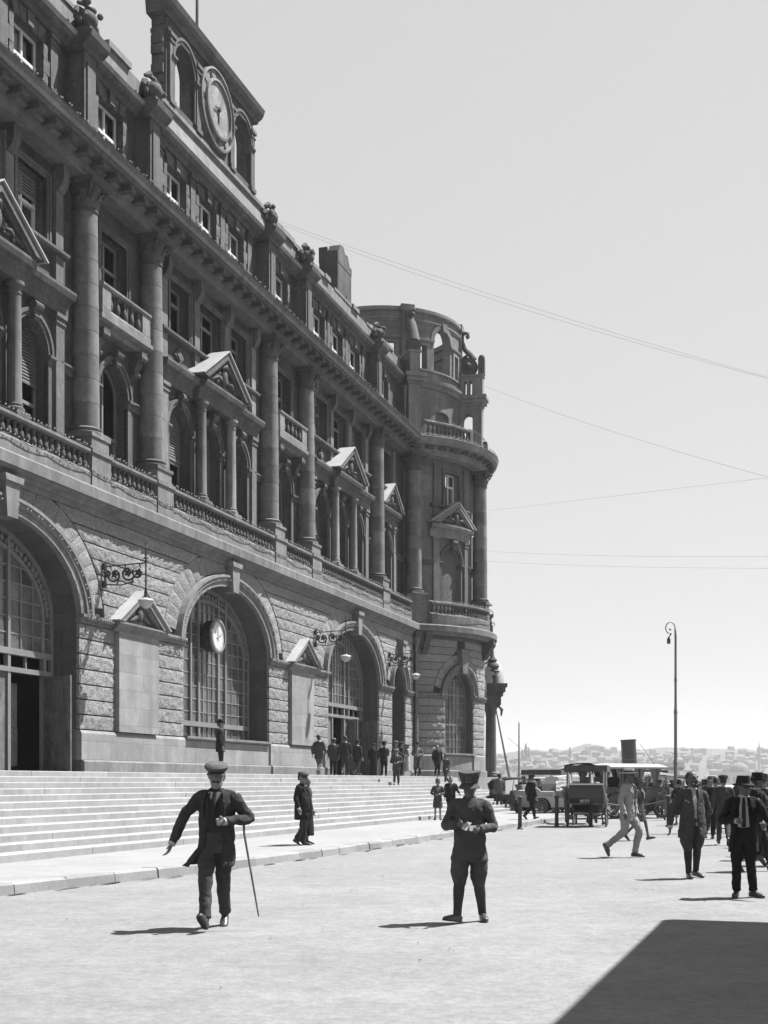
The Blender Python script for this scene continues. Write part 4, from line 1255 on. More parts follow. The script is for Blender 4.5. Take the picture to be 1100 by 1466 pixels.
# landing bulges round the tower foot
mb = MB(); mb.lathe((TS, -TD, 0), [(7.3, -.2), (7.3, 1.80), (6.0, 1.802)], 48, cap=False); link('landing', mb.mesh('landing', M['step'], smooth=30), st)
for k in range(12):
    d1, zt = stair_profile(k)
    x = 24.0 + PR2.uniform(0, 1.2)
    cuts = [24.0]
    while x < SE - .8:
        cuts.append(x); x += PR2.uniform(1.5, 2.3)
    cuts.append(SE)
    for a, b in zip(cuts, cuts[1:]):
        e = PR2.uniform(-.006, .006)
        mb = MB(); w_ = .46 if k else .75
        mb.sweep([(d1 - w_, zt - .16), (d1 - .004 + e, zt - .16), (d1 + e, zt - .014), (d1 - .014 + e, zt), (d1 - w_, zt + .001)], a + .003, b - .003)
        link('step_stone', mb.mesh('step_stone', M['step']), st)
mb = MB()
pr = [(2.0, -.1)] + [(2.4 + .423 * 11 - .05, -.1)]
poly = [(2.0, -.15), (7.05, -.15)]
for k in range(11, -1, -1):
    d1, zt = stair_profile(k); poly += [(d1 - .06, zt - .15 + (.001)), (d1 - .06, zt - .02)]
poly += [(2.0, 1.79)]
k_ = len(poly); xe = SE - .02
mb.add([FLAT(24.05, d, z) for d, z in poly] + [FLAT(xe, d, z) for d, z in poly],
       [tuple(range(k_)), tuple(reversed(range(k_, 2 * k_)))] + [(j, (j + 1) % k_, k_ + (j + 1) % k_, k_ + j) for j in range(k_)])
link('stair_core', mb.mesh('stair_core', M['step']), st)

# ---- pavement with its kerb stones
KP = [(10, 8.3), (21.7, 9.72), (25, 10.15), (28.1, 10.5), (32.3, 10.72), (38.7, 10.78), (45, 10.9), (52, 11.0), (60, 11.05), (75, 11.1)]
def kerb_d(s):
    for (a, da), (b, db) in zip(KP, KP[1:]):
        if a <= s <= b: return da + (db - da) * (s - a) / (b - a)
    return KP[-1][1]
mb = MB(); ss = [10 + .65 * i for i in range(101)]
vs = []; fs = []
for s_ in ss: vs += [FLAT(s_, 2, .148), FLAT(s_, kerb_d(s_) - .28, .148)]
fs = [(2 * i, 2 * i + 1, 2 * i + 3, 2 * i + 2) for i in range(len(ss) - 1)]
mb.add(vs, fs)
pav = link('pavement', mb.mesh('pavement', M['pavement']), None, (-21, 0, 0), (0, 0, ROT)); tag(pav, kind='structure')
s_ = 12.0
while s_ < 74:
    L = PR2.uniform(.85, 1.25)
    a, b = s_ + .006, s_ + L - .006; da, db = kerb_d(a), kerb_d(b); e = PR2.uniform(-.012, .012)
    mb = MB(); h_ = .152 + PR2.uniform(-.004, .004)
    chip = PR2.random() < .18
    prof = lambda d: [(d - .3, -.1), (d + .02 + e, -.1), (d + e, h_ - .03), (d - .025 + e - (.04 if chip else 0), h_), (d - .3, h_)]
    vs = [FLAT(a, d, z) for d, z in prof(da)] + [FLAT((a + b) / 2, d, z) for d, z in prof((da + db) / 2)] + [FLAT(b, d, z) for d, z in prof(db)]
    fs = [tuple(range(5)), tuple(reversed(range(10, 15)))] + [(q * 5 + j, q * 5 + (j + 1) % 5, q * 5 + 5 + (j + 1) % 5, q * 5 + 5 + j) for q in (0, 1) for j in range(5)]
    mb.add(vs, fs)
    link('kerb_stone', mb.mesh('kerb_stone', M['kerb']), pav)
    s_ += L
# ------------------------------------------------------------------ things fixed to the front
def to_root(o, s=0, d=0, z=0):
    x, y = facade_to_world(s, d); o.location = (x, y, z); o.rotation_euler = (0, 0, ROT); return o
def empty(name, loc=(0, 0, 0), rz=0):
    o = bpy.data.objects.new(name, None); COL.objects.link(o); o.location = loc; o.rotation_euler = (0, 0, rz); return o

M['opal'] = mat('opal_lamp_glass', 0.3, rough=.25, layers=((3, .1),), bump=None)
def spiral(c, r, t0, t1, k=16, sh=.8):
    return [(c[0] + r * (1 - sh * i / k) * math.cos(t0 + (t1 - t0) * i / k), c[1] + r * (1 - sh * i / k) * math.sin(t0 + (t1 - t0) * i / k)) for i in range(k + 1)]
def wall_lamp(s, z, label):
    """wrought-iron scroll bracket standing out from the wall with a hanging bowl"""
    o = to_root(empty('wall_lamp'), s, .04, z); o.scale = (.75, .75, .75)
    tag(o, label, 'lamp', 'wrought iron lamps on the station front')
    P = lambda q, zz, e=0: (e, -q, zz)                       # q out of the wall, e along it
    mb = MB()
    for zz in (-.36, .36): mb.box(-.1, .1, 0, .12, zz - .14, zz + .14, FLAT)
    mb.box(-.04, .04, .06, .12, -.45, .45, FLAT)
    mb.tube([P(.1, .36), P(1.9, .42)], .028, 6); mb.tube([P(.1, -.36), P(.8, -.42), P(1.4, -.3)], .028, 6)
    for c, r, a, b in (((.52, .02), .36, 2.6, 9.5), ((1.12, .06), .33, -.5, -7.4), ((1.58, .05), .26, 2.6, 8.5), ((.2, .1), .16, 4, 9)):
        mb.tube([P(x, zz) for x, zz in spiral(c, r, a, b)], .045, 6)
    for c in ((.52, .02), (1.12, .06), (1.58, .05)):
        mb.ball(P(*c), (.05, .11, .11), 7, 5)
        for k in range(5):
            th = k * 1.256; mb.ball(P(c[0] + .12 * math.cos(th), c[1] + .12 * math.sin(th)), (.03, .06, .05), 5, 4)
    for i in range(5):
        mb.tube([P(.3 + .33 * i, .42 - (i % 2) * .8), P(.38 + .33 * i, .22 - (i % 2) * .36)], .03, 5)
    mb.tube([P(1.92, -.62), P(1.92, 1.0)], .035, 8)
    for zz, r in ((.62, .09), (.5, .06), (-.3, .07), (-.5, .05)): mb.ball(P(1.92, zz), (r, r, r * .6), 8, 5)
    mb.tube([P(1.92, .95), P(1.88, 1.15), P(1.98, 1.3)], [.03, .02, .008], 5)
    mb.build('bracket', M['iron'], o, 40)
    mb = MB(); mb.lathe(P(1.92, -1.05), [(.05, .43), (.07, .3), (.07, .12), (.1, .1)], 10); mb.build('stem', M['iron'], o, 40)
    mb = MB(); mb.lathe(P(1.92, -1.42), [(.03, 0), (.16, .07), (.28, .2), (.33, .33), (.3, .37), (.1, .44)], 16); mb.build('lamp_shade', M['opal'], o, 50)
    return o
wall_lamp(41.15, 7.8, 'black wrought iron scroll lamp over the left small pediment')
wall_lamp(59.3, 7.8, 'black wrought iron scroll lamp beside the right arched doorway')
wall_lamp(70.15, 7.85, 'black wrought iron scroll lamp nearest the round tower')

# clock hanging in the arched window
o = to_root(empty('wall_clock'), 50.2, -.35, 6.95)
tag(o, 'round white faced clock hanging in the big arched window', 'clock')
mb = MB(); mb.lathe((0, .42, 0), [(.5, 0), (.58, .04), (.58, .34), (.5, .36)], 32, axis=(0, -1, 0)); mb.box(-.1, .1, -.5, -.3, -.5, .5, FLAT); mb.build('clock_case', M['iron'], o, 40)
mb = MB(); mb.lathe((0, .08, 0), [(.62, 0), (.66, .06), (.62, .12), (.54, .13), (.54, 0)], 36, axis=(0, -1, 0), cap=False); mb.build('rim', M['frame'], o, 40)
mb = MB(); mb.lathe((0, .08, 0), [(.545, 0), (.545, .07)], 36, axis=(0, -1, 0)); mb.build('dial', M['dial'], o, 30)
mb = MB()
FR0 = lambda x, d, z: (x, -d, z)
stroke(mb, [(0, -.2), (0, .42)], .03, FR0, .012); stroke(mb, [(-.1, -.06), (.34, .13)], .034, FR0, .024)
for k in range(12):
    a = k * math.pi / 6; stroke(mb, [(.45 * math.sin(a), .45 * math.cos(a)), (.5 * math.sin(a), .5 * math.cos(a))], .016, FR0, .002)
M['hand'] = mat('clock_hand_grey', .25, layers=(), bump=None)
mb.build('clock_hands', M['hand'], o)

# strings of festoon bulbs
def festoon(name_label, paths, pitch, twin=True):
    mb = MB(); bb = MB(); rr = random.Random(len(paths) + int(pitch * 100))
    for pts in paths:
        pts = [Vector(p) for p in pts]
        mb.tube(pts, .012, 4)
        acc = 0
        for a, b in zip(pts, pts[1:]):
            L = (b - a).length; t = pitch - acc
            while t < L:
                p = a.lerp(b, t / L); u = (b - a).normalized()
                for e in ((-.07, .07) if twin else (0,)):
                    bb.ball(p + u * e + Vector((rr.uniform(-.02, .02), rr.uniform(-.02, .02), .05 + rr.uniform(-.02, .03))), .031, 5, 4)
                t += pitch
            acc = (acc + L) % pitch
    f = to_root(mb.build('festoon', M['iron']))
    tag(f, name_label, 'string lights', 'strings of bulbs on the station front')
    tag(bb.build('bulb', M['bulb'], f), kind='stuff')
def run(fr, x0, x1, d, z, sag=.0, pitch=2.0):
    n = max(2, int((x1 - x0) / pitch * 4)); return [fr(x0 + (x1 - x0) * i / n, d, z - sag * abs(math.sin(math.pi * i / 4))) for i in range(n + 1)]
festoon('string of small white bulbs along the edge of the main cornice', [run(FLAT, X0, 74.6, .48, 20.66), run(T3, -3.3, 4.4, .60, 20.66)], .44)
festoon('string of small white bulbs along the top of the long balustrade', [run(FLAT, X0, 74.4, -.02, 11.54, .03), run(TB, -2.8, 4.6, .02, 11.54, .02)], .4)
festoon('sagging string of small white bulbs along the foot of the balustrade', [run(FLAT, X0, 74.5, .05, 10.86, .10), run(TB, -2.8, 4.6, .12, 10.86, .06)], .4)
festoon('string of small white bulbs on the tower terrace railing', [run(TR, -2.7, 5.0, .02, 21.64, .05)], .42)
mb = MB()
festoon('row of small white bulbs on the string course between arches', [run(FLAT, 39.9, 46.5, .23, 6.34), run(FLAT, 54.3, 60.9, .23, 6.34), run(FLAT, 68.7, 70.7, .23, 6.34)], .36)

# flagpole behind the clock wall
x, y = facade_to_world(53.9, -3.0)
mb = MB(); mb.tube([(0, 0, 0), (0, 0, 6), (0, 0, 12.5)], [.09, .075, .05], 8); mb.lathe((0, 0, 0), [(.2, 0), (.2, .25), (.1, .3)], 10)
mb.ball((0, 0, 12.6), .12, 8, 6)
tag(mb.build('flagpole', M['drum'], None, 60, (x, y, 24.06)), 'bare flagpole rising behind the roof clock', 'flagpole')

# porch corner beyond the tower: column on a pedestal carrying a block, a crown finial and a small dome
x, y = 6.75, 80.5
o = empty('porch', (x, y, 0), 0); tag(o, 'quayside porch corner with slim column, crown finial and small pale dome', 'porch')
mb = MB(); mb.box(-.75, .75, -.75, .75, -.1, 1.65, XYZ); mb.box(-.85, .85, -.85, .85, 1.652, 1.85, XYZ); mb.box(-2.4, -.76, -.6, 3.2, -.1, 1.8, XYZ); mb.build('pedestal', M['pale_trim'], o)
for cx, cy in ((0, 0), (-1.55, .3), (0, 2.4)):
    mb = MB(); mb.lathe((cx, cy, 0), [(.36, 1.852), (.38, 1.95), (.3, 2.02), (.33, 2.1), (.26, 2.16), (.22, 5.75), (.27, 5.8), (.22, 5.85), (.3, 6.1), (.42, 6.3)], 18); mb.build('small_column', M['drum'], o, 40)
mb = MB()
for (w0, z0_, z1_) in ((.5, 6.302, 6.85), (.62, 6.852, 7.1), (.75, 7.102, 7.4), (.86, 7.402, 7.62)): mb.box(-w0 - 1.55, w0, -w0, w0 + 2.4, z0_, z1_, XYZ)
mb.build('entablature', M['soot_trim'], o)
mb = MB(); mb.lathe((0, 0, 7.622), [(.42, 0), (.42, .5), (.34, .56), (.34, .75), (.46, .8), (.3, .95), (.44, 1.1), (.4, 1.25), (.24, 1.35), (.3, 1.5), (.14, 1.7), (.06, 2.3), (.01, 2.7)], 14); mb.build('finial', M['soot_trim'], o, 45)
mb = MB(); mb.lathe((-.45, .75, 7.622), [(1.25, 0), (1.25, .25), (1.2, .75), (1.05, 1.2), (.75, 1.5), (.4, 1.68), (.05, 1.72)] or [(1.55, 0), (1.55, .25), (1.5, .8), (1.3, 1.35), (.95, 1.75), (.5, 1.98), (.1, 2.05)], 28); mb.build('dome', M['lead'], o, 50)
mb = MB(); mb.tube([(.2, -.35, 6.4), (.55, -.5, 6.0), (.5, -.5, 5.6)], [.05, .1, .04], 6); mb.build('flag_roll', M['carved'], o)

# ------------------------------------------------------------------ street furniture
M['post'] = mat('painted_iron_post', .03, rough=.55, layers=((5, .25), (40, .15)), bump=(60, .2, .004))
for i, (x, y, lab) in enumerate(((4.44, 42.2, 'slim iron bollard nearest the station steps'), (5.96, 44.6, 'slim iron bollard in front of the left carriage wheel'),
                                 (7.17, 44.8, 'slim iron bollard to the right of the carriage'), (9.86, 44.8, 'slim iron bollard beside the woman in the pale hat'))):
    mb = MB(); mb.lathe((0, 0, 0), [(.1, 0), (.1, .05), (.068, .07), (.062, .99), (.085, 1.01), (.09, 1.07), (.04, 1.1)], 14)
    b = mb.build('bollard', M['post'], None, 40, (x, y, -.02)); tag(b, lab, 'bollard', 'iron bollards across the forecourt')
mb = MB()
for a, b in (((7.17, 44.8), (9.86, 44.8)),):
    pts = [(a[0] + (b[0] - a[0]) * k / 12, a[1] + (b[1] - a[1]) * k / 12, .93 - .22 * math.sin(math.pi * k / 12)) for k in range(13)]
    mb.tube(pts, .018, 5)
M['rope'] = mat('pale_rope', 0.14, layers=((20, .2),), bump=None)
tag(mb.build('rope', M['rope'], None, 60), 'sagging rope slung between two iron bollards', 'rope')

# tall lamp post with a crook
o = empty('lamp_post', (12.75, 56.5, 0)); tag(o, 'very tall slender lamp post with crook shaped top', 'lamp post')
M['mast'] = mat('grey_painted_mast', .13, rough=.5, layers=((2, .15), (20, .1)), bump=None)
mb = MB(); mb.lathe((0, 0, 0), [(.16, 0), (.16, .5), (.1, .6), (.09, 1.4), (.075, 2.2), (.066, 4.6), (.056, 5.0), (.05, 8.0)], 12)
mb.build('mast', M['mast'], o, 40)
mb = MB()
for z, r in ((1.4, .11), (2.3, .1), (4.5, .085), (5.9, .07)): mb.lathe((0, 0, z), [(r * .8, 0), (r, .05), (r, .12), (r * .8, .17)], 12)
mb.build('collar', M['mast'], o, 40)
pts = [(0, 0, 7.9), (-.02, 0, 8.2)]
for k in range(15):
    th = k * .36; q = .22 - .003 * k
    pts.append((-.24 + q * math.cos(th), 0, 8.25 + q * 1.3 * math.sin(th)))
mb = MB(); mb.tube(pts, [.05, .04] + [.024] * 15, 8); mb.ball((-.24, 0, 8.2), .05, 8, 6); mb.build('crook', M['mast'], o, 50)
mb = MB(); mb.tube([pts[-1], (-.3, 0, 7.85)], .025, 6); mb.lathe((-.3, 0, 7.58), [(.075, 0), (.08, .18), (.05, .25), (.02, .3)], 10); mb.build('lantern', M['iron'], o, 50)

# overhead wires from the front to a pole outside the view
M['wire'] = mat('overhead_wire', .2, layers=(), bump=None)
pole = (16.5, 42.0)
mb = MB(); mb.tube([(pole[0], pole[1], -.2), (pole[0], pole[1], 18)], [.17, .11], 10)
for z in (8.6, 10.6, 11.8, 13.6): mb.box(pole[0] - .9, pole[0] + .9, pole[1] - .06, pole[1] + .06, z - .06, z + .06, XYZ)
tag(mb.build('wire_pole', M['wood'], None, 40), 'wooden pole with cross arms carrying the overhead wires', 'pole')
def wire(a, b, sag, lab, r=.0042):
    a, b = Vector(a), Vector(b); pts = []
    for k in range(25):
        t = k / 24; p = a.lerp(b, t); p.z -= 4 * sag * t * (1 - t); pts.append(p)
    mb = MB(); mb.tube(pts, r, 4); tag(mb.build('wire', M['wire']), lab, 'wire')
def fw(s, d, z): x, y = facade_to_world(s, d); return (x, y, z)
wire(fw(55.5, -.3, 24.6), (pole[0], pole[1], 13.6), .3, 'high overhead wire from the roof below the clock')
wire(fw(55.9, -.3, 24.6), (pole[0] + .5, pole[1], 13.55), .45, 'second high overhead wire close below the highest one')
tw = lambda ps, r, z: (-21 + .3024 * (TS - r * math.cos(R(ps))) + .9532 * (TD + r * math.sin(R(ps))), .9532 * (TS - r * math.cos(R(ps))) - .3024 * (TD + r * math.sin(R(ps))), z)
wire(tw(90, 6.2, 24.7), (pole[0] - .4, pole[1], 10.5), .3, 'overhead wire from the side of the tower top', .005)
wire(tw(100, 6.3, 15.2), (pole[0] - .6, pole[1], 8.9), .15, 'overhead wire from the middle of the tower')
wire(tw(100, 6.3, 14.6), (pole[0] + .6, pole[1], 8.5), .15, 'lower of two parallel wires from the tower middle')
wire(tw(92, 6.4, 17.4), (pole[0], pole[1], 11.9), -.0, 'faint wire rising to the right of the tower', .0045)

# building across the forecourt, behind the viewer's right shoulder: its shadow falls into the picture
e1 = Vector((.312, .950, 0)); e2 = Vector((.950, -.312, 0))
H_ = 6.0
corner = Vector((3.16, 14.63, 0)) + Vector((SUN_H.x, SUN_H.y, 0)) * (H_ / math.tan(SUN_EL))
o = empty('kiosk_building', corner - e1 * 9 + e2 * 0, math.atan2(e1.y, e1.x)); tag(o, 'plain kiosk building with wide flat canopy roof opposite the steps', 'building')
mb = MB(); mb.box(0, 4.6, -9, -4.4, -.1, H_ - .3, XYZ); mb.build('wall', M['pale'], o)
mb = MB(); mb.box(-.4, 9, -9.5, 0, H_ - .298, H_ - .05, XYZ); mb.box(-.5, 9.0, -9.6, .0, H_ - .048, H_, XYZ); mb.build('roof', M['soot_trim'], o)
for u in (.8, 2.9):
    mb = MB(); mb.box(u - .5, u + .5, -4.395, -4.32, 1.0, 2.6, XYZ); mb.box(u - .62, u + .62, -4.396, -4.28, .9, .998, XYZ); mb.build('window', M['wframe'], o)
mb = MB(); mb.box(1.5, 2.2, -4.395, -4.33, 0, 2.3, XYZ); mb.build('door', M['wood'], o)

# dirt in the gutter, droppings and scraps on the road
M['dirt'] = mat('gutter_dirt', .03, layers=((2, .4), (12, .4)), bump=(20, .5, .01))
lr = random.Random(31)
mb = MB()
def blob(mb, x, y, r, asp, h, ang):
    n = 9; vs = [(x, y, h)]
    for i in range(n):
        a = 2 * math.pi * i / n; q = r * lr.uniform(.6, 1.15); u, v = q * math.cos(a), q * asp * math.sin(a)
        vs.append((x + u * math.cos(ang) - v * math.sin(ang), y + u * math.sin(ang) + v * math.cos(ang), .003))
    mb.add(vs, [(0, 1 + i, 1 + (i + 1) % n) for i in range(n)])
s_ = 14.0
while s_ < 60:
    if lr.random() < (.85 if s_ < 26 else .45):
        dd = kerb_d(s_) + lr.uniform(.05, .16); x, y = facade_to_world(s_, dd)
        blob(mb, x, y, lr.uniform(.12, .42), lr.uniform(.08, .2), .006, math.atan2(.9532, .3024))
    s_ += lr.uniform(.2, .6)
tag(mb.build('gutter_dirt', M['dirt']), kind='stuff')
M['dung'] = mat('dry_droppings', 0.07, layers=((9, .4),), bump=(60, .5, .01))
mb = MB()
for k in range(70):
    y = 6 + 50 * lr.random() ** 1.3; x = lr.uniform(-.28, .5) * y + .5
    if (x + 21) * .9532 - y * .3024 < 11.6: continue
    for q in range(lr.choice((1, 1, 2, 4))): blob(mb, x + lr.uniform(-.12, .12), y + lr.uniform(-.12, .12), lr.uniform(.008, .026), lr.uniform(.5, 1), lr.uniform(.006, .015), lr.uniform(0, 6))
tag(mb.build('road_litter', M['dung']), kind='stuff')
# ------------------------------------------------------------------ vehicles
M['black'] = mat('black_coachwork', .022, rough=.35, layers=((3, .3), (30, .2)), bump=None, spec=.5)
M['tyre'] = mat('rubber_tyre', .035, rough=.8, layers=((10, .2),), bump=None)
M['spoke'] = mat('dusty_wheel_wood', 0.09, layers=((6, .4),), bump=None)
M['canvas'] = mat('pale_canvas', 0.24, layers=((2, .15), (20, .1)), bump=(30, .2, .01))
M['cloth_dark'] = mat('dark_hood_cloth', .05, layers=((4, .3),), bump=(40, .3, .01))
M['chrome'] = mat('dull_nickel', .5, rough=.3, layers=((4, .2),), bump=None, metallic=.8)
def wheel(parent, c, r, ns, thick=.05, axis=(1, 0, 0), rimw=.05, tyre='tyre', sp='spoke'):
    """spoked wheel: tyre (with rim and spokes as its pieces)"""
    mb = MB(); k = 28
    q = Vector((0, 0, 1)).rotation_difference(Vector(axis))
    mb.lathe((0, 0, 0), [(r - rimw, -thick / 2), (r, -thick / 2), (r, thick / 2), (r - rimw, thick / 2), (r - rimw, -thick / 2)], k, axis=axis, cap=False)
    w = mb.build('wheel', M[tyre], parent, 40, c)
    mb = MB(); mb.lathe((0, 0, 0), [(r * .13, -.1), (r * .16, -.04), (r * .16, .04), (r * .13, .1)], 12, axis=axis)
    for i in range(ns):
        a = 2 * math.pi * i / ns; d = q @ Vector((math.cos(a), math.sin(a), 0))
        mb.tube([d * r * .12, d * (r - rimw * .7)], [.026, .02], 5)
    mb.lathe((0, 0, 0), [(r - rimw - .03, -thick * .4), (r - rimw + .005, -thick * .4), (r - rimw + .005, thick * .4), (r - rimw - .03, thick * .4), (r - rimw - .03, -thick * .4)], k, axis=axis, cap=False)
    mb.build('spokes', M[sp], w, 40)
    return w

# -- open carriage with a fringed canopy, seen from behind (travels away, +y)
car = empty('carriage', (7.0, 44.6, -.01), R(-13)); tag(car, 'dark horse carriage with fringed canopy seen from behind', 'carriage')
wheel(car, (-.66, 0, .58), .58, 12, .045); wheel(car, (.66, 0, .58), .58, 12, .045)
wheel(car, (-.6, 1.75, .4), .40, 10, .045); wheel(car, (.6, 1.75, .4), .40, 10, .045)
mb = MB(); mb.tube([(-.7, 0, .52), (.7, 0, .52)], .035, 8); mb.tube([(-.64, 1.75, .4), (.64, 1.75, .4)], .035, 8); mb.tube([(0, 0, .55), (0, 1.75, .5)], .04, 8)
for s_ in (-1, 1):
    for j in range(3): mb.tube([(s_ * .45, -.42, .66 - .03 * j), (s_ * .45, 0, .56 - .03 * j), (s_ * .45, .42, .66 - .03 * j)], [.02, .03, .02], 6)
mb.build('axle', M['iron'], car, 40)
mb = MB()
prof = [(-.42, 1.46), (-.50, 1.3), (-.47, 1.0), (-.36, .82), (.55, .72), (.75, .5), (1.15, .5), (1.3, .9), (1.2, 1.0), (1.05, .75), (.7, .76), (.4, .9), (.35, 1.1), (-.2, 1.12), (-.32, 1.44)]
k = len(prof)
mb.add([(-.56, y, z) for y, z in prof] + [(.56, y, z) for y, z in prof], [tuple(range(k)), tuple(reversed(range(k, 2 * k)))] + [(j, (j + 1) % k, k + (j + 1) % k, k + j) for j in range(k)])
for s_ in (-1, 1): mb.box(s_ * .585 - .02, s_ * .585 + .02, -.46, .5, .84, 1.34, XYZ)
mb.build('body', M['black'], car, 25)
mb = MB(); mb.tube([(-.58, -.46, 1.47), (.58, -.46, 1.47)], .035, 8); mb.build('rail', M['chrome'], car, 40)
mb = MB(); mb.box(-.42, .42, .95, 1.4, 1.05, 1.2, XYZ); mb.box(-.42, .42, .9, .98, 1.2, 1.5, XYZ); mb.build('driver_seat', M['cloth_dark'], car)
mb = MB()
for x, y in ((-.6, -.4), (.6, -.4), (-.6, 1.1), (.6, 1.1)): mb.tube([(x, y, 1.3), (x, y, 2.1)], .016, 6)
mb.build('canopy_post', M['chrome'], car, 40)
mb = MB()
n = 8; vs = []; fs = []
for j in range(n + 1):
    for i in range(n + 1):
        x = -.72 + 1.44 * i / n; y = -.62 + 1.95 * j / n
        vs.append((x, y, 2.13 + .07 * (1 - (x / .72) ** 2)))
fs = [(j * (n + 1) + i, j * (n + 1) + i + 1, (j + 1) * (n + 1) + i + 1, (j + 1) * (n + 1) + i) for j in range(n) for i in range(n)]
mb.add(vs, fs); mb.box(-.72, .72, -.62, 1.33, 2.06, 2.12, XYZ)
can = mb.build('canopy', M['cloth_dark'], car, 30)
mb = MB()
def fringe(p, q, m_):
    for i in range(m_):
        a = [p[0] + (q[0] - p[0]) * i / m_, p[1] + (q[1] - p[1]) * i / m_]; b = [p[0] + (q[0] - p[0]) * (i + 1) / m_, p[1] + (q[1] - p[1]) * (i + 1) / m_]
        m2 = [(a[0] + b[0]) / 2, (a[1] + b[1]) / 2]
        mb.add([(a[0], a[1], 2.1), (b[0], b[1], 2.1), (b[0], b[1], 1.93), (m2[0], m2[1], 1.86), (a[0], a[1], 1.93)], [(0, 1, 2, 3, 4)])
fringe((-.72, -.625), (.72, -.625), 13); fringe((-.725, -.62), (-.725, 1.33), 16); fringe((.725, -.62), (.725, 1.33), 16); fringe((-.72, 1.335), (.72, 1.335), 13)
mb.build('fringe', M['cloth_dark'], can)
mb = MB(); y_ = -.505
def st2(pts):
    for (xa, za), (xb, zb) in zip(pts, pts[1:]):
        L = math.hypot(xb - xa, zb - za); nx_, nz_ = -(zb - za) / L * .012, (xb - xa) / L * .012
        mb.add([(xa + nx_, y_, za + nz_), (xb + nx_, y_, zb + nz_), (xb - nx_, y_, zb - nz_), (xa - nx_, y_, za - nz_)], [(0, 1, 2, 3)])
for kx, gl in enumerate(('7', '2', '3', '3')):          # the plate reads in eastern Arabic figures
    ox = -.16 + kx * .085
    if gl == '7': st2([(ox - .03, .95), (ox, .84), (ox + .03, .95)])
    elif gl == '2': st2([(ox - .02, .84), (ox - .02, .95), (ox - .005, .915), (ox + .03, .94)])
    else: st2([(ox - .02, .84), (ox - .02, .95), (ox - .005, .92), (ox + .01, .945), (ox + .018, .92), (ox + .034, .945)])
M['white_paint'] = mat('white_lettering', 0.4, layers=(), bump=None)
mb.build('number_plate', M['white_paint'], car)

c2 = copy_tree(car, None, (12.4, 63.5, -.01), R(-75)); c2['label'] = 'second dark canopied carriage standing behind the motor bus'
c3 = copy_tree(car, None, (8.1, 62.5, -.01), R(70)); c3['label'] = 'third dark canopied carriage half hidden behind the nearest one'
# -- horses (one continuous body), in front of the carriage
M['horse'] = mat('dark_bay_coat', .045, rough=.6, layers=((3, .3),), bump=(60, .2, .004))
def horse(loc, rz, label):
    mb = MB()
    mb.tube([(0, -1.0, 1.12), (0, -.75, 1.18), (0, -.3, 1.12), (0, .25, 1.12), (0, .6, 1.16), (0, .82, 1.22)], [(.16, .18), (.27, .30), (.30, .31), (.28, .31), (.24, .34), (.15, .2)], 14)
    mb.tube([(0, .62, 1.26), (0, .9, 1.55), (0, 1.1, 1.78)], [(.15, .27), (.11, .19), (.09, .14)], 12)
    mb.tube([(0, 1.02, 1.84), (0, 1.2, 1.74), (0, 1.42, 1.5), (0, 1.5, 1.42)], [(.09, .11), (.105, .13), (.07, .08), (.055, .06)], 12)
    for s_ in (-1, 1):
        mb.tube([(s_ * .06, 1.02, 1.9), (s_ * .075, 1.0, 2.05)], [.035, .01], 6)
        mb.tube([(s_ * .15, .62, 1.1), (s_ * .15, .6, .75), (s_ * .145, .62, .5), (s_ * .145, .6, .14), (s_ * .145, .64, .03)], [(.1, .13), (.075, .09), (.055, .06), (.04, .045), (.055, .065)], 8)
        mb.tube([(s_ * .16, -.75, 1.1), (s_ * .17, -.66, .8), (s_ * .16, -.86, .52), (s_ * .155, -.8, .14), (s_ * .155, -.76, .03)], [(.13, .2), (.09, .12), (.055, .065), (.042, .045), (.055, .065)], 8)
    mb.tube([(0, -1.04, 1.2), (0, -1.2, .95), (0, -1.18, .55)], [.06, .08, .03], 8)
    o = link('horse', mb.mesh('horse', M['horse'], smooth=180), None, loc, (0, 0, rz)); tag(o, label, 'horse', 'horses of the canopied carriage')
    m = o.modifiers.new('r', 'REMESH'); m.mode = 'VOXEL'; m.voxel_size = .035; m.use_smooth_shade = True
    mb = MB(); mb.tube([(0, .55, 1.45), (.31, .5, 1.2), (0, .5, .8), (-.31, .5, 1.2), (0, .55, 1.45)], .03, 6); mb.tube([(.3, .5, 1.1), (.32, -.9, 1.0)], .02, 5); mb.tube([(-.3, .5, 1.1), (-.32, -.9, 1.0)], .02, 5)
    mb.build('harness', M['iron'], o)
horse((6.95, 48.1, 0), R(-5), 'dark horse harnessed on the left before the carriage'); horse((7.75, 48.2, 0), R(-8), 'dark horse harnessed on the right before the carriage')

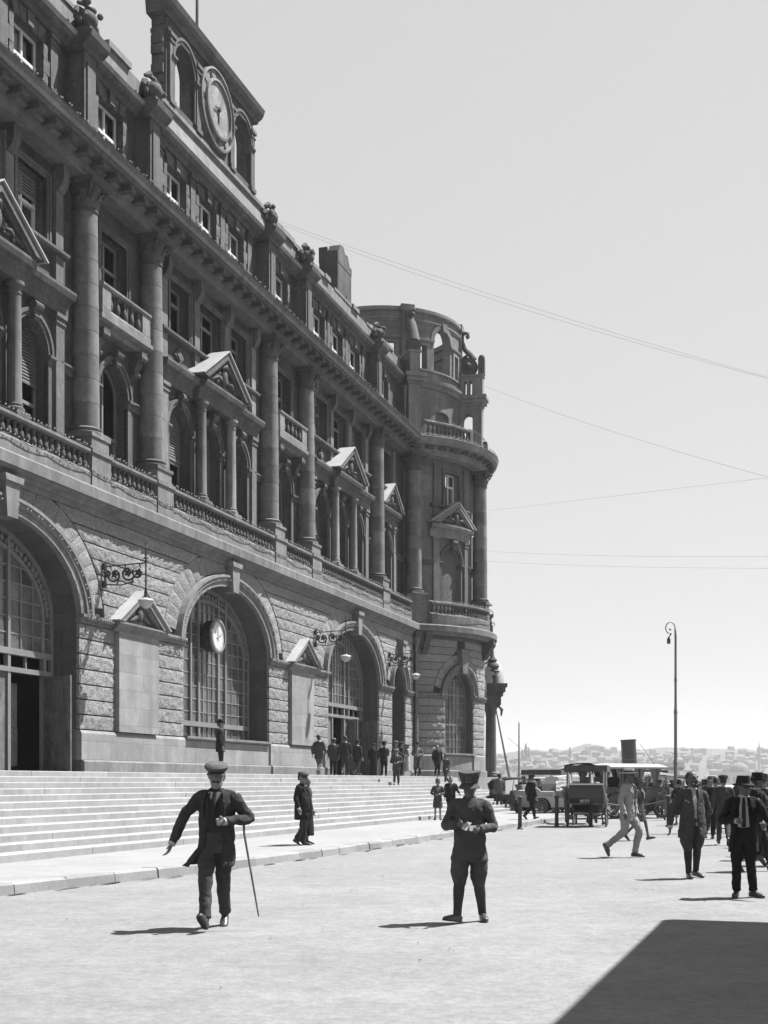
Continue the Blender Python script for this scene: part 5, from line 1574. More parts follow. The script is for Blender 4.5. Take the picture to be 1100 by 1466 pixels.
# -- motor vehicles.  local +y is forward
def motor_car(loc, rz, label, top='hood', topm='cloth_dark', body='black', hood_h=1.78, group='motor cars waiting on the quay'):
    o = empty('motor_car', loc, rz); tag(o, label, 'car', group)
    for x in (-.66, .66):
        for y in (-1.25, 1.3): wheel(o, (x, y, .38), .38, 12, .1, rimw=.085)
    mb = MB()
    def extr(prof, w0, w1):
        k = len(prof)
        mb.add([(-w0, y, z) for y, z in prof] + [(w1, y, z) for y, z in prof], [tuple(range(k)), tuple(reversed(range(k, 2 * k)))] + [(j, (j + 1) % k, k + (j + 1) % k, k + j) for j in range(k)])
    extr([(-1.55, .55), (-1.65, .85), (-1.6, 1.15), (-1.45, 1.18), (-1.35, .95), (-.55, .9), (-.5, 1.1), (-.4, 1.12), (-.3, .85), (.45, .8), (.5, 1.1), (.6, 1.1), (.65, .55)], .62, .62)
    mb.tube([(0, .6, .83), (0, 1.1, .82), (0, 1.68, .78)], [(.42, .29), (.38, .28), (.33, .26)], 12)
    mb.box(-.62, .62, -1.5, .9, .42, .55, XYZ)
    mb.build('body', M[body], o, 30)
    mb = MB(); mb.tube([(0, 1.68, .78), (0, 1.74, .78)], [(.33, .28), (.31, .26)], 12); mb.build('radiator', M['chrome'], o, 30)
    for s_ in (-1, 1):
        mb = MB()
        for yc in (-1.25, 1.3):
            pts = [(s_ * .68, yc + .5 * math.cos(a), .40 + .46 * math.sin(a)) for a in [math.pi * i / 8 for i in range(9)]]
            mb.tube(pts, [(.14, .018)] * 9, 8)
        mb.tube([(s_ * .7, -.78, .42), (s_ * .7, .82, .42)], [(.15, .02)] * 2, 8)
        mb.build('mudguard', M['black'], o, 40)
        mb = MB(); mb.lathe((s_ * .36, 1.6, .98), [(.06, 0), (.12, .1), (.13, .18)], 12, axis=(0, 1, 0)); mb.build('headlight', M['chrome'], o, 40)
    mb = MB(); mb.tube([(-.52, .55, 1.1), (-.52, .48, 1.62), (.52, .48, 1.62), (.52, .55, 1.1)], .02, 6); mb.quad((-.5, .55, 1.12), (.5, .55, 1.12), (.5, .49, 1.6), (-.5, .49, 1.6)); mb.build('windscreen', M['glass'], o)
    mb = MB(); mb.tube([(-.15, .35, 1.22), (.0, .35, 1.22)], .02, 6); mb.lathe((-.3, .2, 1.15), [(.19, 0), (.2, .015), (.19, .03)], 16, axis=(0, -.6, .8)); mb.build('steering_wheel', M['iron'], o, 40)
    mb = MB()
    if top == 'hood':
        pts = [(-1.62, 1.1), (-1.72, 1.45), (-1.5, hood_h - .06), (-.8, hood_h), (0, hood_h), (.62, hood_h - .08)]
        vs = []; fs = []
        for x in (-.66, -.6, 0, .6, .66):
            dz = 0 if abs(x) < .1 else (-.03 if abs(x) < .63 else -.13)
            vs += [(x, y, z + (dz if i > 1 else 0)) for i, (y, z) in enumerate(pts)]
        n_ = len(pts)
        for a in range(4): fs += [(a * n_ + j, a * n_ + j + 1, (a + 1) * n_ + j + 1, (a + 1) * n_ + j) for j in range(n_ - 1)]
        mb.add(vs, fs)
        for s_ in (-1, 1): mb.tube([(s_ * .6, .5, 1.1), (s_ * .62, .55, hood_h - .12)], .018, 5); mb.tube([(s_ * .64, -.9, 1.1), (s_ * .64, -.8, hood_h - .1)], .018, 5)
    else:
        for j in range(4):
            mb.tube([(-.6, -1.2, 1.14), (-.58, -1.5 - .03 * j, 1.2 + .05 * j), (-.5, -1.62 - .03 * j, 1.22 + .055 * j), (.5, -1.62 - .03 * j, 1.22 + .055 * j), (.58, -1.5 - .03 * j, 1.2 + .05 * j), (.6, -1.2, 1.14)], .055, 7)
    t = mb.build('hood', M[topm], o, 40)
    return o
motor_car((7.0, 64.5, 0), R(-118), 'black touring car with dark raised hood behind the step ends', 'hood', 'cloth_dark')
motor_car((8.9, 67.5, 0), R(-100), 'touring car with pale hood parked left of the carriage', 'hood', 'canvas')
motor_car((7.6, 58.0, 0), R(-60), 'open car with folded hood close behind the carriage', 'folded', 'canvas', 'canvas')
motor_car((9.2, 60.5, 0), R(-70), 'car with wide pale hood right behind the fringed canopy', 'hood', 'canvas', hood_h=1.86)
motor_car((13.1, 61.5, 0), R(-80), 'dark closed motor car with flat pale roof behind the boater man', 'hood', 'canvas', hood_h=2.0)
motor_car((15.0, 66, 0), R(-85), 'dark car standing farthest right behind the crowd', 'hood', 'cloth_dark', hood_h=1.9)

# -- motor bus with curtains, side on
bus = empty('motor_bus', (10.4, 55.2, 0), R(-66)); tag(bus, 'dark old motor bus with white roof and tied curtains', 'bus')
for x in (-.8, .8):
    for y in (-1.15, 1.25): wheel(bus, (x, y, .5), .5, 12, .11, rimw=.09)
mb = MB()
mb.box(-.82, .82, -1.7, 1.5, .55, .75, XYZ); mb.box(-.9, .9, -1.85, .95, .75, 1.32, XYZ); mb.box(-.55, .55, .97, 1.9, .75, 1.25, XYZ)
bd = mb.build('body', M['black'], bus)
M['faded_letter'] = mat('faded_lettering', .13, layers=(), bump=None)
mb = MB(); y = -2.1
for s_ in (-1, 1):
    y = -1.7
    for k in range(9):
        for (a, b, c, d) in ((0, .03, 0, .2), (.1, .13, 0, .2), (.03, .1, .08 if k % 2 else .17, .11 if k % 2 else .2)):
            xx = s_ * .908; mb.add([(xx, y + a, 1.0 + c), (xx, y + b, 1.0 + c), (xx, y + b, 1.0 + d), (xx, y + a, 1.0 + d)], [(0, 1, 2, 3)])
        y += .26
mb.build('lettering', M['faded_letter'], bd)
mb = MB()
for x in (-.88, .88):
    for y in (-1.8, -.9, 0, .9): mb.tube([(x, y, 1.3), (x, y, 2.14)], .03, 6)
mb.build('roof_post', M['black'], bus)
mb = MB(); n = 10; vs = []; fs = []
for j in (0, 1):
    for i in range(n + 1):
        x = -1.02 + 2.04 * i / n; vs += [(x, -2.05 if j == 0 else 1.35, 2.16 + .16 * (1 - (x / 1.02) ** 2))]
fs = [(i, i + 1, n + 2 + i, n + 1 + i) for i in range(n)]
mb.add(vs, fs); mb.box(-1.02, 1.02, -2.05, 1.35, 2.08, 2.16, XYZ); mb.build('roof', M['canvas'], bus, 40)
for x in (-.86, .86):
    for y in (-1.7, -.9, 0, .8):
        mb = MB(); vs = []; fs = []
        for j, (w, z) in enumerate(((.3, 2.08), (.22, 1.85), (.09, 1.62), (.13, 1.45), (.16, 1.36))):
            for i in range(7): vs.append((x + .02 * (-1) ** i, y + w * (-1 + i / 3), z))
        fs = [(j * 7 + i, j * 7 + i + 1, j * 7 + i + 8, j * 7 + i + 7) for j in range(4) for i in range(6)]
        mb.add(vs, fs); mb.build('curtain', M['frame'], bus)
mb = MB()
for y in (-1.4, -.5, .4): mb.box(-.8, .8, y - .2, y + .2, 1.0, 1.3, XYZ); mb.box(-.8, .8, y - .26, y - .2, 1.3, 1.75, XYZ)
mb.build('seat', M['cloth_dark'], bus)
for s_ in (-1, 1):
    mb = MB()
    for yc in (-1.15, 1.25): mb.tube([(s_ * .86, yc + .62 * math.cos(a), .52 + .58 * math.sin(a)) for a in [math.pi * i / 8 for i in range(9)]], [(.15, .02)] * 9, 8)
    mb.build('mudguard', M['black'], bus, 40)
    mb = MB(); mb.lathe((s_ * .5, 1.85, 1.1), [(.06, 0), (.13, .12), (.14, .2)], 12, axis=(0, 1, 0)); mb.build('headlight', M['chrome'], bus, 40)

# ------------------------------------------------------------------ ferry at the quay: hull, deckhouse, leaning funnel, derrick
fe = empty('ferry', (22.5, 115.5, -1.9), R(90)); tag(fe, 'steam ferry at the quay with a black leaning funnel', 'ship')
M['hull'] = mat('ship_black', .028, rough=.5, layers=((1, .3), (8, .2)), bump=None)
M['ship_white'] = mat('ship_white', 0.3, layers=((1, .1), (8, .1)), streak=(2, .15), bump=None)
mb = MB(); vs = []; fs = []; st_ = [(-22, .3, .0), (-19, 2.4, .2), (-8, 3.4, 0), (8, 3.4, 0), (17, 2.2, .3), (21.5, .3, .8)]
for (q, w, dz) in st_: vs += [(-w * .75, q, -.4), (w * .75, q, -.4), (w, q, 2.2 + dz), (-w, q, 2.2 + dz)]
for i in range(5):
    for k in range(4): fs.append((i * 4 + k, i * 4 + (k + 1) % 4, i * 4 + 4 + (k + 1) % 4, i * 4 + 4 + k))
fs += [(0, 1, 2, 3), (23, 22, 21, 20)]
mb.add(vs, fs); mb.build('hull', M['hull'], fe, 30)
mb = MB(); mb.box(-2.2, 2.2, -6, 12, 2.202, 3.4, XYZ); mb.build('deckhouse', M['ship_white'], fe)
for q in range(-5, 12, 2):
    mb = MB(); mb.box(2.2, 2.24, q, q + 1.1, 2.5, 3.2, XYZ); mb.box(-2.24, -2.2, q, q + 1.1, 2.5, 3.2, XYZ); mb.build('window', M['dark'], fe)
mb = MB(); mb.box(-2.6, 2.6, -7, 13, 3.402, 3.5, XYZ); mb.build('deck', M['canvas'], fe)
mb = MB(); mb.lathe((0, 0, 0), [(.68, 0), (.66, 5.0), (.70, 5.02), (.70, 5.16), (.6, 5.16), (.58, 4.8)], 22, cap=False)
fu = mb.build('funnel', M['hull'], fe, 30, (0, .4, 2.05)); fu.rotation_euler = (R(-3), 0, 0)
mb = MB(); mb.lathe((0, 0, 3.3), [(.68, 0), (.69, .02), (.69, .1), (.68, .12)], 22, cap=False); mb.build('band', M['soot_trim'], fu, 30)
mb = MB(); mb.tube([(0, -3.9, 2.3), (0, -1.6, 5.1)], [.09, .05], 7); mb.tube([(0, -1.6, 5.1), (0, -.4, 6.8)], .02, 5); mb.ball((0, -1.62, 5.05), .12, 7, 5)
mb.build('derrick', M['iron'], fe, 40)
# sailing craft behind the porch: mast and slanting spar
sl = empty('sailing_boat', (11.3, 112.5, -1.9)); tag(sl, 'moored sailing boat with bare mast and slanting spar', 'boat')
mb = MB(); vs = []; fs = []
for (q, w, dz) in ((-5, .15, .6), (-3.5, 1.1, .2), (0, 1.5, 0), (3, 1.0, .2), (5, .1, .9)): vs += [(q, -w * .5, -.2), (q, w * .5, -.2), (q, w, 1.0 + dz), (q, -w, 1.0 + dz)]
for i in range(4):
    for k in range(4): fs.append((i * 4 + k, i * 4 + (k + 1) % 4, i * 4 + 4 + (k + 1) % 4, i * 4 + 4 + k))
fs += [(0, 1, 2, 3), (19, 18, 17, 16)]
mb.add(vs, fs); mb.build('hull', M['wood'], sl, 30)
mb = MB(); mb.tube([(.45, 0, 1), (.45, 0, 8.6)], [.1, .05], 8); mb.tube([(-.55, 0, 7.3), (1.6, 0, 5.5)], .02, 5); mb.tube([(-.2, 0, 5.6), (1.2, 0, 4.9)], .02, 5); mb.build('mast', M['mast'], sl, 40)
mb = MB(); mb.tube([(-1.75, .3, 10.9), (.2, .3, 1.0)], [.05, .13], 8); mb.build('spar', M['mast'], sl, 40)
# ------------------------------------------------------------------ people
M['skin'] = mat('skin', 0.15, rough=.55, layers=((6, .12),), bump=None)
M['skin_dark'] = mat('weathered_skin', 0.07, rough=.55, layers=((6, .15),), bump=None)
def cloth(n, v, b=90): M[n] = mat(n, v, rough=.95, layers=((3, .26), (14, .2)), bump=(11, .8, .03), bump2=(b, .4, .004), spec=.1)
cloth('c_black', .016); cloth('c_dark', .026); cloth('c_mid', 0.045); cloth('c_khaki', 0.055); cloth('c_grey', 0.08); cloth('c_pale', 0.12); cloth('c_cream', .21); cloth('c_white', 0.28); cloth('c_char', .034)
M['hair'] = mat('dark_hair', .02, rough=.6, layers=((8, .3),), bump=(40, .4, .01))
M['leather'] = mat('shoe_leather', .03, rough=.35, layers=((6, .3),), bump=None, spec=.5)
M['straw'] = mat('pale_straw', 0.3, layers=((20, .15),), bump=(60, .3, .004))
M['shirt'] = mat('white_shirt', 0.3, layers=((4, .08),), bump=(30, .2, .006))
M['eye'] = mat('eye', .03, rough=.2, layers=(), bump=None)
TXC = bpy.data.textures.new('cloth_folds', 'CLOUDS'); TXC.noise_scale = .11; TXC.noise_depth = 2
V3 = lambda *a: Vector(a)

def finish(o, vox, fold=0.0, sm=6):
    m = o.modifiers.new('remesh', 'REMESH'); m.mode = 'VOXEL'; m.voxel_size = vox; m.use_smooth_shade = True
    s_ = o.modifiers.new('smooth', 'SMOOTH'); s_.iterations = sm; s_.factor = .5
    if fold:
        d = o.modifiers.new('folds', 'DISPLACE'); d.texture = TXC; d.strength = fold; d.mid_level = .5; d.texture_coords = 'LOCAL'
    return o

def hand(mb, w, dirv, side, curl, r=1.0, k=8):
    """palm, four bent fingers of different lengths, thumb from the side; side = direction to the thumb, fingers curl about side"""
    f = dirv.normalized(); t = (side - f * side.dot(f)).normalized(); n = f.cross(t)       # n: palm normal
    mb.tube([w, w + f * .03 * r, w + f * .075 * r, w + f * .095 * r], [(.028 * r, .021 * r), (.038 * r, .019 * r), (.043 * r, .017 * r), (.038 * r, .012 * r)], k, side=t)
    for i, (o_, L) in enumerate(((.031, .078), (.011, .088), (-.010, .082), (-.029, .064))):
        p = w + f * .085 * r + t * o_ * r; pts = [w + f * .06 * r + t * o_ * r * .9, p]; a = curl * (.8 + .12 * i)
        for j, q in enumerate((.45, .32, .25)):
            ang = a * (j + .6)
            p = p + (f * math.cos(ang) + n * math.sin(ang)) * L * q * r; pts.append(p)
        mb.tube(pts, [.0105 * r, .0105 * r, .0098 * r, .009 * r, .0065 * r], 6)
    b = w + f * .025 * r + t * .03 * r
    mb.tube([w + f * .015 * r + t * .015 * r, b, b + (f * .6 + t * .6 + n * .3 * min(1, curl)) * .04 * r, b + (f * 1.0 + t * .5 + n * .7 * min(1, curl)) * .065 * r], [.014 * r, .015 * r, .012 * r, .008 * r], 6)

def head_local(big):
    """head modelled round its centre, face to -y"""
    mb = MB(); n = 16 if big else 12
    rows = [(-.128, .028, .03, -.052), (-.112, .046, .052, -.038), (-.085, .058, .068, -.022), (-.045, .066, .082, -.008), (0, .072, .092, .002), (.045, .074, .096, .006), (.085, .066, .086, .008), (.112, .045, .06, .008), (.125, .015, .02, .008)]
    vs = []
    for z, rx, ry, y in rows:
        for i in range(n):
            a = 2 * math.pi * i / n; vs.append((rx * math.cos(a), y + ry * math.sin(a), z))
    fs = [(j * n + i, j * n + (i + 1) % n, (j + 1) * n + (i + 1) % n, (j + 1) * n + i) for j in range(len(rows) - 1) for i in range(n)]
    fs += [tuple(reversed(range(n))), tuple((len(rows) - 1) * n + i for i in range(n))]
    mb.add(vs, fs)
    mb.tube([(0, -.088, .022), (0, -.104, -.005), (0, -.116, -.03), (0, -.095, -.038)], [.010, .012, .016, .012], 7)
    for s_ in (-1, 1):
        mb.ball((s_ * .077, .008, -.005), (.012, .022, .034), 7, 5)
        mb.ball((s_ * .013, -.1, -.034), .010, 6, 5)
        mb.tube([(s_ * .012, -.088, .03), (s_ * .035, -.087, .034), (s_ * .056, -.07, .026)], [.011, .011, .008], 6)
        mb.ball((s_ * .043, -.066, -.028), (.024, .02, .02), 7, 5)
    mb.tube([(-.024, -.082, -.064), (0, -.09, -.061), (.024, -.082, -.064)], [.006, .009, .006], 6)
    mb.tube([(-.02, -.082, -.075), (0, -.088, -.077), (.02, -.082, -.075)], [.006, .009, .006], 6)
    mb.ball((0, -.08, -.105), (.022, .018, .02), 7, 5)
    return mb

def shell(mb, rings, th, side, fwd, n=22):
    """thick open-fronted garment; rings = (centre, rx, ry, half opening in rad)"""
    O = []; I = []
    for c, rx, ry, op in rings:
        c = Vector(c); ro = []; ri = []
        for i in range(n + 1):
            a = op + (2 * math.pi - 2 * op) * i / n            # measured from the front
            u = fwd * math.cos(a) + side * math.sin(a)
            q = 1 / math.sqrt((math.sin(a) / rx) ** 2 + (math.cos(a) / ry) ** 2)
            ro.append(c + u * q); ri.append(c + u * (q - th))
        O.append(ro); I.append(ri)
    vs = [v for r in O for v in r] + [v for r in I for v in r]; m = n + 1; K = len(rings) * m; fs = []
    for j in range(len(rings) - 1):
        for i in range(n):
            fs.append((j * m + i, j * m + i + 1, (j + 1) * m + i + 1, (j + 1) * m + i))
            fs.append((K + j * m + i, K + (j + 1) * m + i, K + (j + 1) * m + i + 1, K + j * m + i + 1))
        for i in (0, n): fs.append((j * m + i, (j + 1) * m + i, K + (j + 1) * m + i, K + j * m + i))
    L = (len(rings) - 1) * m
    for i in range(n):
        fs.append((i, K + i, K + i + 1, i + 1)); fs.append((L + i, L + i + 1, K + L + i + 1, K + L + i))
    mb.add(vs, fs)

def legs_for(pose):
    """knee, ankle, toe direction for left (+x) and right (-x); figure faces -y"""
    if pose == 'stand': return [(V3(.1, -.02, .49), V3(.11, .02, .085), V3(.25, -1, 0)), (V3(-.1, -.02, .49), V3(-.11, .02, .085), V3(-.25, -1, 0))]
    if pose == 'walk':  return [(V3(.09, -.16, .52), V3(.09, -.24, .10), V3(.1, -1, .25)), (V3(-.09, .04, .50), V3(-.09, .36, .17), V3(-.05, -.8, -.7))]
    if pose == 'walk2': return [(V3(.09, .05, .50), V3(.09, .36, .16), V3(.05, -.8, -.7)), (V3(-.09, -.17, .52), V3(-.09, -.24, .10), V3(-.1, -1, .2))]
    if pose == 'step':  return [(V3(.09, -.03, .49), V3(.1, .03, .085), V3(.1, -1, 0)), (V3(-.09, -.12, .52), V3(-.1, .1, .15), V3(-.1, -.9, -.4))]
    return pose
def arms_for(pose):
    if pose == 'down':  return [(V3(.27, .03, 1.13), V3(.26, -.05, .88)), (V3(-.27, .03, 1.13), V3(-.26, -.05, .88))]
    if pose == 'swing': return [(V3(.26, .12, 1.15), V3(.27, .06, .90)), (V3(-.26, -.04, 1.14), V3(-.25, -.22, .95))]
    if pose == 'swing2': return [(V3(.26, -.04, 1.14), V3(.25, -.22, .95)), (V3(-.26, .12, 1.15), V3(-.27, .06, .90))]
    if pose == 'fold':  return [(V3(.27, .0, 1.14), V3(.10, -.22, 1.1)), (V3(-.27, .0, 1.14), V3(-.10, -.2, 1.08))]
    if pose == 'back':  return [(V3(.27, .1, 1.13), V3(.08, .2, .98)), (V3(-.27, .1, 1.13), V3(-.08, .2, .95))]
    if pose == 'reach': return [(V3(.27, -.08, 1.16), V3(.3, -.32, 1.05)), (V3(-.27, .03, 1.13), V3(-.26, -.05, .88))]
    return pose

def person(label, loc, face, h=1.72, legs='stand', arms='down', top='c_dark', low='c_dark', hat=None, hatm='c_dark', kind='suit', big=False, lean=(0, 0), look=(0, 0), shirt='shirt', tie=True,
           vest=None, hem=.70, opening=None, skin='skin', belly=0.0, breeches=False, curl=(.5, .5), group=None, moustache=False, shoes='leather', tex=None, hairm='hair', hemw=0.0, hemx=0.0):
    """face: world direction angle of the look, degrees; 0 = towards the viewer (-y), 90 = to the right (+x)"""
    vox = .0085 if big else .021
    vg = .010 if big else .024
    LG, AR = legs_for(legs), arms_for(arms)
    lx, ly = lean
    hip = V3(0, 0, .90); wst = V3(lx * .25, ly * .25, 1.05); ch = V3(lx * .7, ly * .7, 1.28); nk = V3(lx, ly, 1.47)
    X, F = V3(1, 0, 0), V3(0, -1, 0)
    # --- body, one continuous surface
    mb = MB()
    mb.limb([hip - V3(0, 0, .06), wst, ch, nk - V3(0, 0, .06), nk + V3(0, 0, .0)], [(.15, .10), (.13, .09), (.155, .1), (.15, .08), (.06, .06)], 14)
    hc = nk + V3(lx * .25, ly * .25 - .012, .155)
    hm = Matrix.Translation(hc) @ Euler((look[1], 0, look[0]), 'XYZ').to_matrix().to_4x4() @ Matrix.Scale(1.1, 4)
    mb.tube([nk - V3(0, 0, .05), nk + V3(0, 0, .03), hc - V3(0, -.012, .06)], [(.078, .062), (.058, .058), (.056, .06)], 12)
    hl = head_local(big); mb.add([hm @ Vector(v) for v in hl.v], hl.f)
    for s_, (kn, an, toe) in zip((1, -1), LG):
        mb.tube([hip + V3(s_ * .09, 0, -.02), kn, an], [(.082), (.052), (.036)], 10)
        t_ = toe.normalized(); mb.tube([an - t_ * .03 - V3(0, 0, .03), an + t_ * .1 - V3(0, 0, .045)], [.035, .03], 8)
    bareforearm = kind == 'x'
    for s_, (el, wr), cu in zip((1, -1), AR, curl):
        sh = V3(s_ * .185 + lx, ly, 1.415)
        el2 = el + V3(lx * .6, ly * .6, 0); wr2 = wr + V3(lx * .5, ly * .5, 0)
        mb.tube([nk + V3(s_ * .06, 0, -.06), sh, el2, wr2], [.055, .055, .04, .027], 9)
        fd = (wr2 - el2).normalized()
        side = V3(0, -1, 0) if abs(fd.z) > .6 else V3(0, 0, 1)
        if big or True: hand(mb, wr2, fd, side, cu * (1 if s_ < 0 else -1), 1.0 if big else 1.1, 8 if big else 6)
    b = link('person', mb.mesh('person', M[skin], smooth=180), None, loc, (0, 0, R(face)))
    s0 = h / 1.75; b.scale = (s0, s0, s0)
    tag(b, label, 'person', group)
    finish(b, vox, 0, 2 if big else 2)
    # --- shirt or waistcoat
    bl = belly
    if kind in ('suit', 'coat', 'jacket', 'tunic'):
        mb = MB()
        mb.limb([hip + V3(0, -.0, -.02), wst + V3(0, -bl * .6, 0), ch + V3(0, -bl * .3, 0), nk + V3(0, .0, -.06), nk + V3(0, 0, .028)], [(.175 + bl * .5, .125 + bl), (.17 + bl * .6, .125 + bl), (.185, .128 + bl * .4), (.15, .095), (.066, .066)], 18)
        o = link('waistcoat' if vest else 'shirt', mb.mesh('shirt', M[vest or shirt], smooth=180), b); finish(o, vg, 0, 4)
        if vest or kind == 'suit':
            mb = MB()
            mb.tube([nk + V3(0, -.0, -.03), nk + V3(0, 0, .035)], [(.078, .074), (.064, .066)], 14)
            if vest: mb.add([nk + V3(-.075, -.088, -.02), nk + V3(.075, -.088, -.02), ch + V3(0, -.14 - bl * .3, .02), ch + V3(0, -.10, .02), nk + V3(0, -.03, -.02)], [(0, 1, 2), (0, 2, 3), (1, 3, 2), (0, 4, 1), (0, 3, 4), (1, 4, 3)])
            link('collar', mb.mesh('collar', M['shirt'], smooth=40), b)
            if tie:
                mb = MB(); mb.tube([nk + V3(0, -.082, -.012), ch + V3(0, -.148 - bl * .3, .08), wst + V3(0, -.15 - bl * 1.6, .05 if vest else -.02)], [(.018, .012), (.026, .012), (.034 if not vest else .01, .008)], 8)
                link('tie', mb.mesh('tie', M['c_dark'], smooth=40), b)
    # --- jacket, coat or tunic
    if kind in ('suit', 'coat', 'jacket', 'tunic', 'robe'):
        mb = MB()
        op = opening or ((.10, .06, .07, .34, .62) if kind == 'suit' else (.05, .04, .04, .06, .2) if kind in ('coat', 'robe') else (.01, .01, .01, .01, .02))
        hz_ = hem
        R_ = [((lx * .05 + hemx, ly * .05 - bl * .5, hz_), .205 + bl * .5 + hemw, .160 + bl + hemw, op[0]), ((lx * .1, ly * .1 - bl * .7, (hz_ + 1.05) / 2), .202 + bl * .6, .156 + bl * 1.1, (op[0] + op[1]) / 2),
              ((wst.x, wst.y - bl * .7, 1.05), .192 + bl * .6, .147 + bl, op[1]), ((ch.x, ch.y - bl * .3, 1.22), .192 + bl * .3, .146 + bl * .5, op[2]), ((ch.x, ch.y, 1.33), .196, .142, op[3] * .75 + op[2] * .25),
              ((nk.x, nk.y, 1.425), .165, .11, op[3]), ((nk.x, nk.y, 1.475), .105, .088, op[4])]
        shell(mb, R_, .022 if big else .035, X, F, 26)
        for s_, (el, wr) in zip((1, -1), AR):
            sh = V3(s_ * .152 + lx, ly, 1.41); el2 = el + V3(lx * .6, ly * .6, 0); wr2 = wr + V3(lx * .5, ly * .5, 0); fd = (wr2 - el2).normalized()
            mb.limb([sh - V3(s_ * .06, 0, 0), sh + V3(s_ * .035, 0, -.035), sh.lerp(el2, .55) + V3(s_ * .015, 0, 0), el2 - (wr2 - el2) * .04, el2.lerp(wr2, .5), wr2 - fd * .012], [.07, .078, .066, .060, .055, .046], 12)
        o = link({'suit': 'jacket', 'coat': 'coat', 'tunic': 'tunic', 'robe': 'robe'}.get(kind, 'jacket'), mb.mesh('jacket', M[top], smooth=180), b); finish(o, vg, .036 if big else .028, 4)
        if big and kind == 'suit':
            for s_ in (-1, 1):
                mb = MB(); a0 = op[2] + .02
                q = lambda a, rx, ry, c, dz, e: V3(c[0] + s_ * math.sin(a) * rx * e, c[1] - math.cos(a) * ry * e, c[2] + dz)
                P1 = [q(.60, .105, .088, (nk.x, nk.y, 1.475), .0, 1.12), q(.95, .178, .112, (nk.x, nk.y, 1.425), .0, 1.08), q(op[3] + .34, .212, .146, (ch.x, ch.y, 1.33), .0, 1.10), q(op[3] + .18, .21, .150, (ch.x, ch.y, 1.28), .0, 1.08), q(op[2] + .03, .205 + bl * .3, .150 + bl * .5, (ch.x, ch.y - bl * .3, 1.16), .0, 1.08)]
                P2 = [q(op[4], .105, .088, (nk.x, nk.y, 1.475), .0, 1.14), q(op[3], .178, .112, (nk.x, nk.y, 1.425), .0, 1.14), q(op[3] * .75 + op[2] * .25, .212, .146, (ch.x, ch.y, 1.33), .0, 1.14), q(op[2] + .05, .21, .15, (ch.x, ch.y, 1.26), .0, 1.12), q(op[2] + .02, .205 + bl * .3, .150 + bl * .5, (ch.x, ch.y - bl * .3, 1.16), .0, 1.10)]
                inn = [v + V3(0, .02, 0) for v in P1 + P2]
                fs = [(i, i + 1, 5 + i + 1, 5 + i) for i in range(4)] + [(10 + i, 15 + i, 15 + i + 1, 10 + i + 1) for i in range(4)] + [(i, 10 + i, 10 + i + 1, i + 1) for i in range(4)] + [(5 + i, 5 + i + 1, 15 + i + 1, 15 + i) for i in range(4)]
                mb.add(P1 + P2 + inn, fs); link('lapel', mb.mesh('lapel', M[top], smooth=30), b)
            mb = MB()
            for s_ in (-1, 1):
                for (el, wr) in (AR[0 if s_ > 0 else 1],):
                    el2 = el + V3(lx * .6, ly * .6, 0); wr2 = wr + V3(lx * .5, ly * .5, 0); fd = (wr2 - el2).normalized()
                    mb.tube([wr2 - fd * .03, wr2 + fd * .018], [.043, .041], 12)
            link('cuff', mb.mesh('cuff', M['shirt'], smooth=40), b)
        if kind == 'tunic':
            mb = MB()
            for z in (1.36, 1.22, 1.08, .94, .82): mb.ball((0, -.155, z), .011, 7, 5)
            for s_ in (-1, 1): mb.box(s_ * .1 - .055, s_ * .1 + .055, -.166, -.14, 1.16, 1.2, XYZ)
            mb.tube([nk + V3(0, 0, -.025), nk + V3(0, -.005, .035)], [(.092, .082), (.074, .072)], 16)
            link('collar', mb.mesh('collar', M[top], smooth=40), b)
    # --- trousers / breeches / skirt
    if kind in ('suit', 'jacket', 'tunic', 'coat'):
        mb = MB()
        mb.tube([hip + V3(0, -bl * .4, .13), hip + V3(0, -bl * .3, 0), hip + V3(0, 0, -.1)], [(.175 + bl * .4, .13 + bl), (.18 + bl * .3, .135 + bl * .7), (.165, .125)], 16)
        for s_, (kn, an, toe) in zip((1, -1), LG):
            th = hip + V3(s_ * .092, 0, -.06)
            if breeches:
                mb.limb([th, th.lerp(kn, .5) + V3(s_ * .012, 0, 0), th.lerp(kn, .85) + V3(s_ * .004, 0, 0), kn - V3(0, 0, .02), kn - V3(0, 0, .07)], [.108, .110, .098, .082, .066], 12)
            else:
                mb.limb([th, th.lerp(kn, .5), kn, kn.lerp(an, .5), an.lerp(kn, .02)], [.104, .094, .078, .068, .066], 12)
        o = link('breeches' if breeches else 'trousers', mb.mesh('trousers', M[low], smooth=180), b); finish(o, vg, .034 if big else .025, 4)
        if breeches:
            mb = MB()
            for s_, (kn, an, toe) in zip((1, -1), LG): mb.limb([kn - V3(0, 0, .01), kn.lerp(an, .3), kn.lerp(an, .7), an - V3(0, 0, .01)], [.064, .068, .054, .05], 12)
            link('leggings', mb.mesh('leggings', M['c_char'] if kind != 'tunic' else M['c_mid'], smooth=60), b)
    elif kind in ('dress', 'ladycoat'):
        mb = MB(); hz_ = hem
        mb.limb([V3(0, -.02, hz_), V3(0, -.01, .75), hip, wst, ch, nk - V3(0, 0, .05), nk + V3(0, 0, .01)], [(.215, .19), (.2, .165), (.185, .145), (.16, .12), (.175, .13), (.15, .09), (.07, .065)], 18)
        for s_, (el, wr) in zip((1, -1), AR):
            sh = V3(s_ * .15 + lx, ly, 1.40); mb.limb([sh - V3(s_ * .05, 0, 0), sh + V3(s_ * .03, 0, -.03), el, wr], [.06, .068, .055, .045], 10)
        o = link('dress', mb.mesh('dress', M[top], smooth=180), b); finish(o, vg, .02, 4)
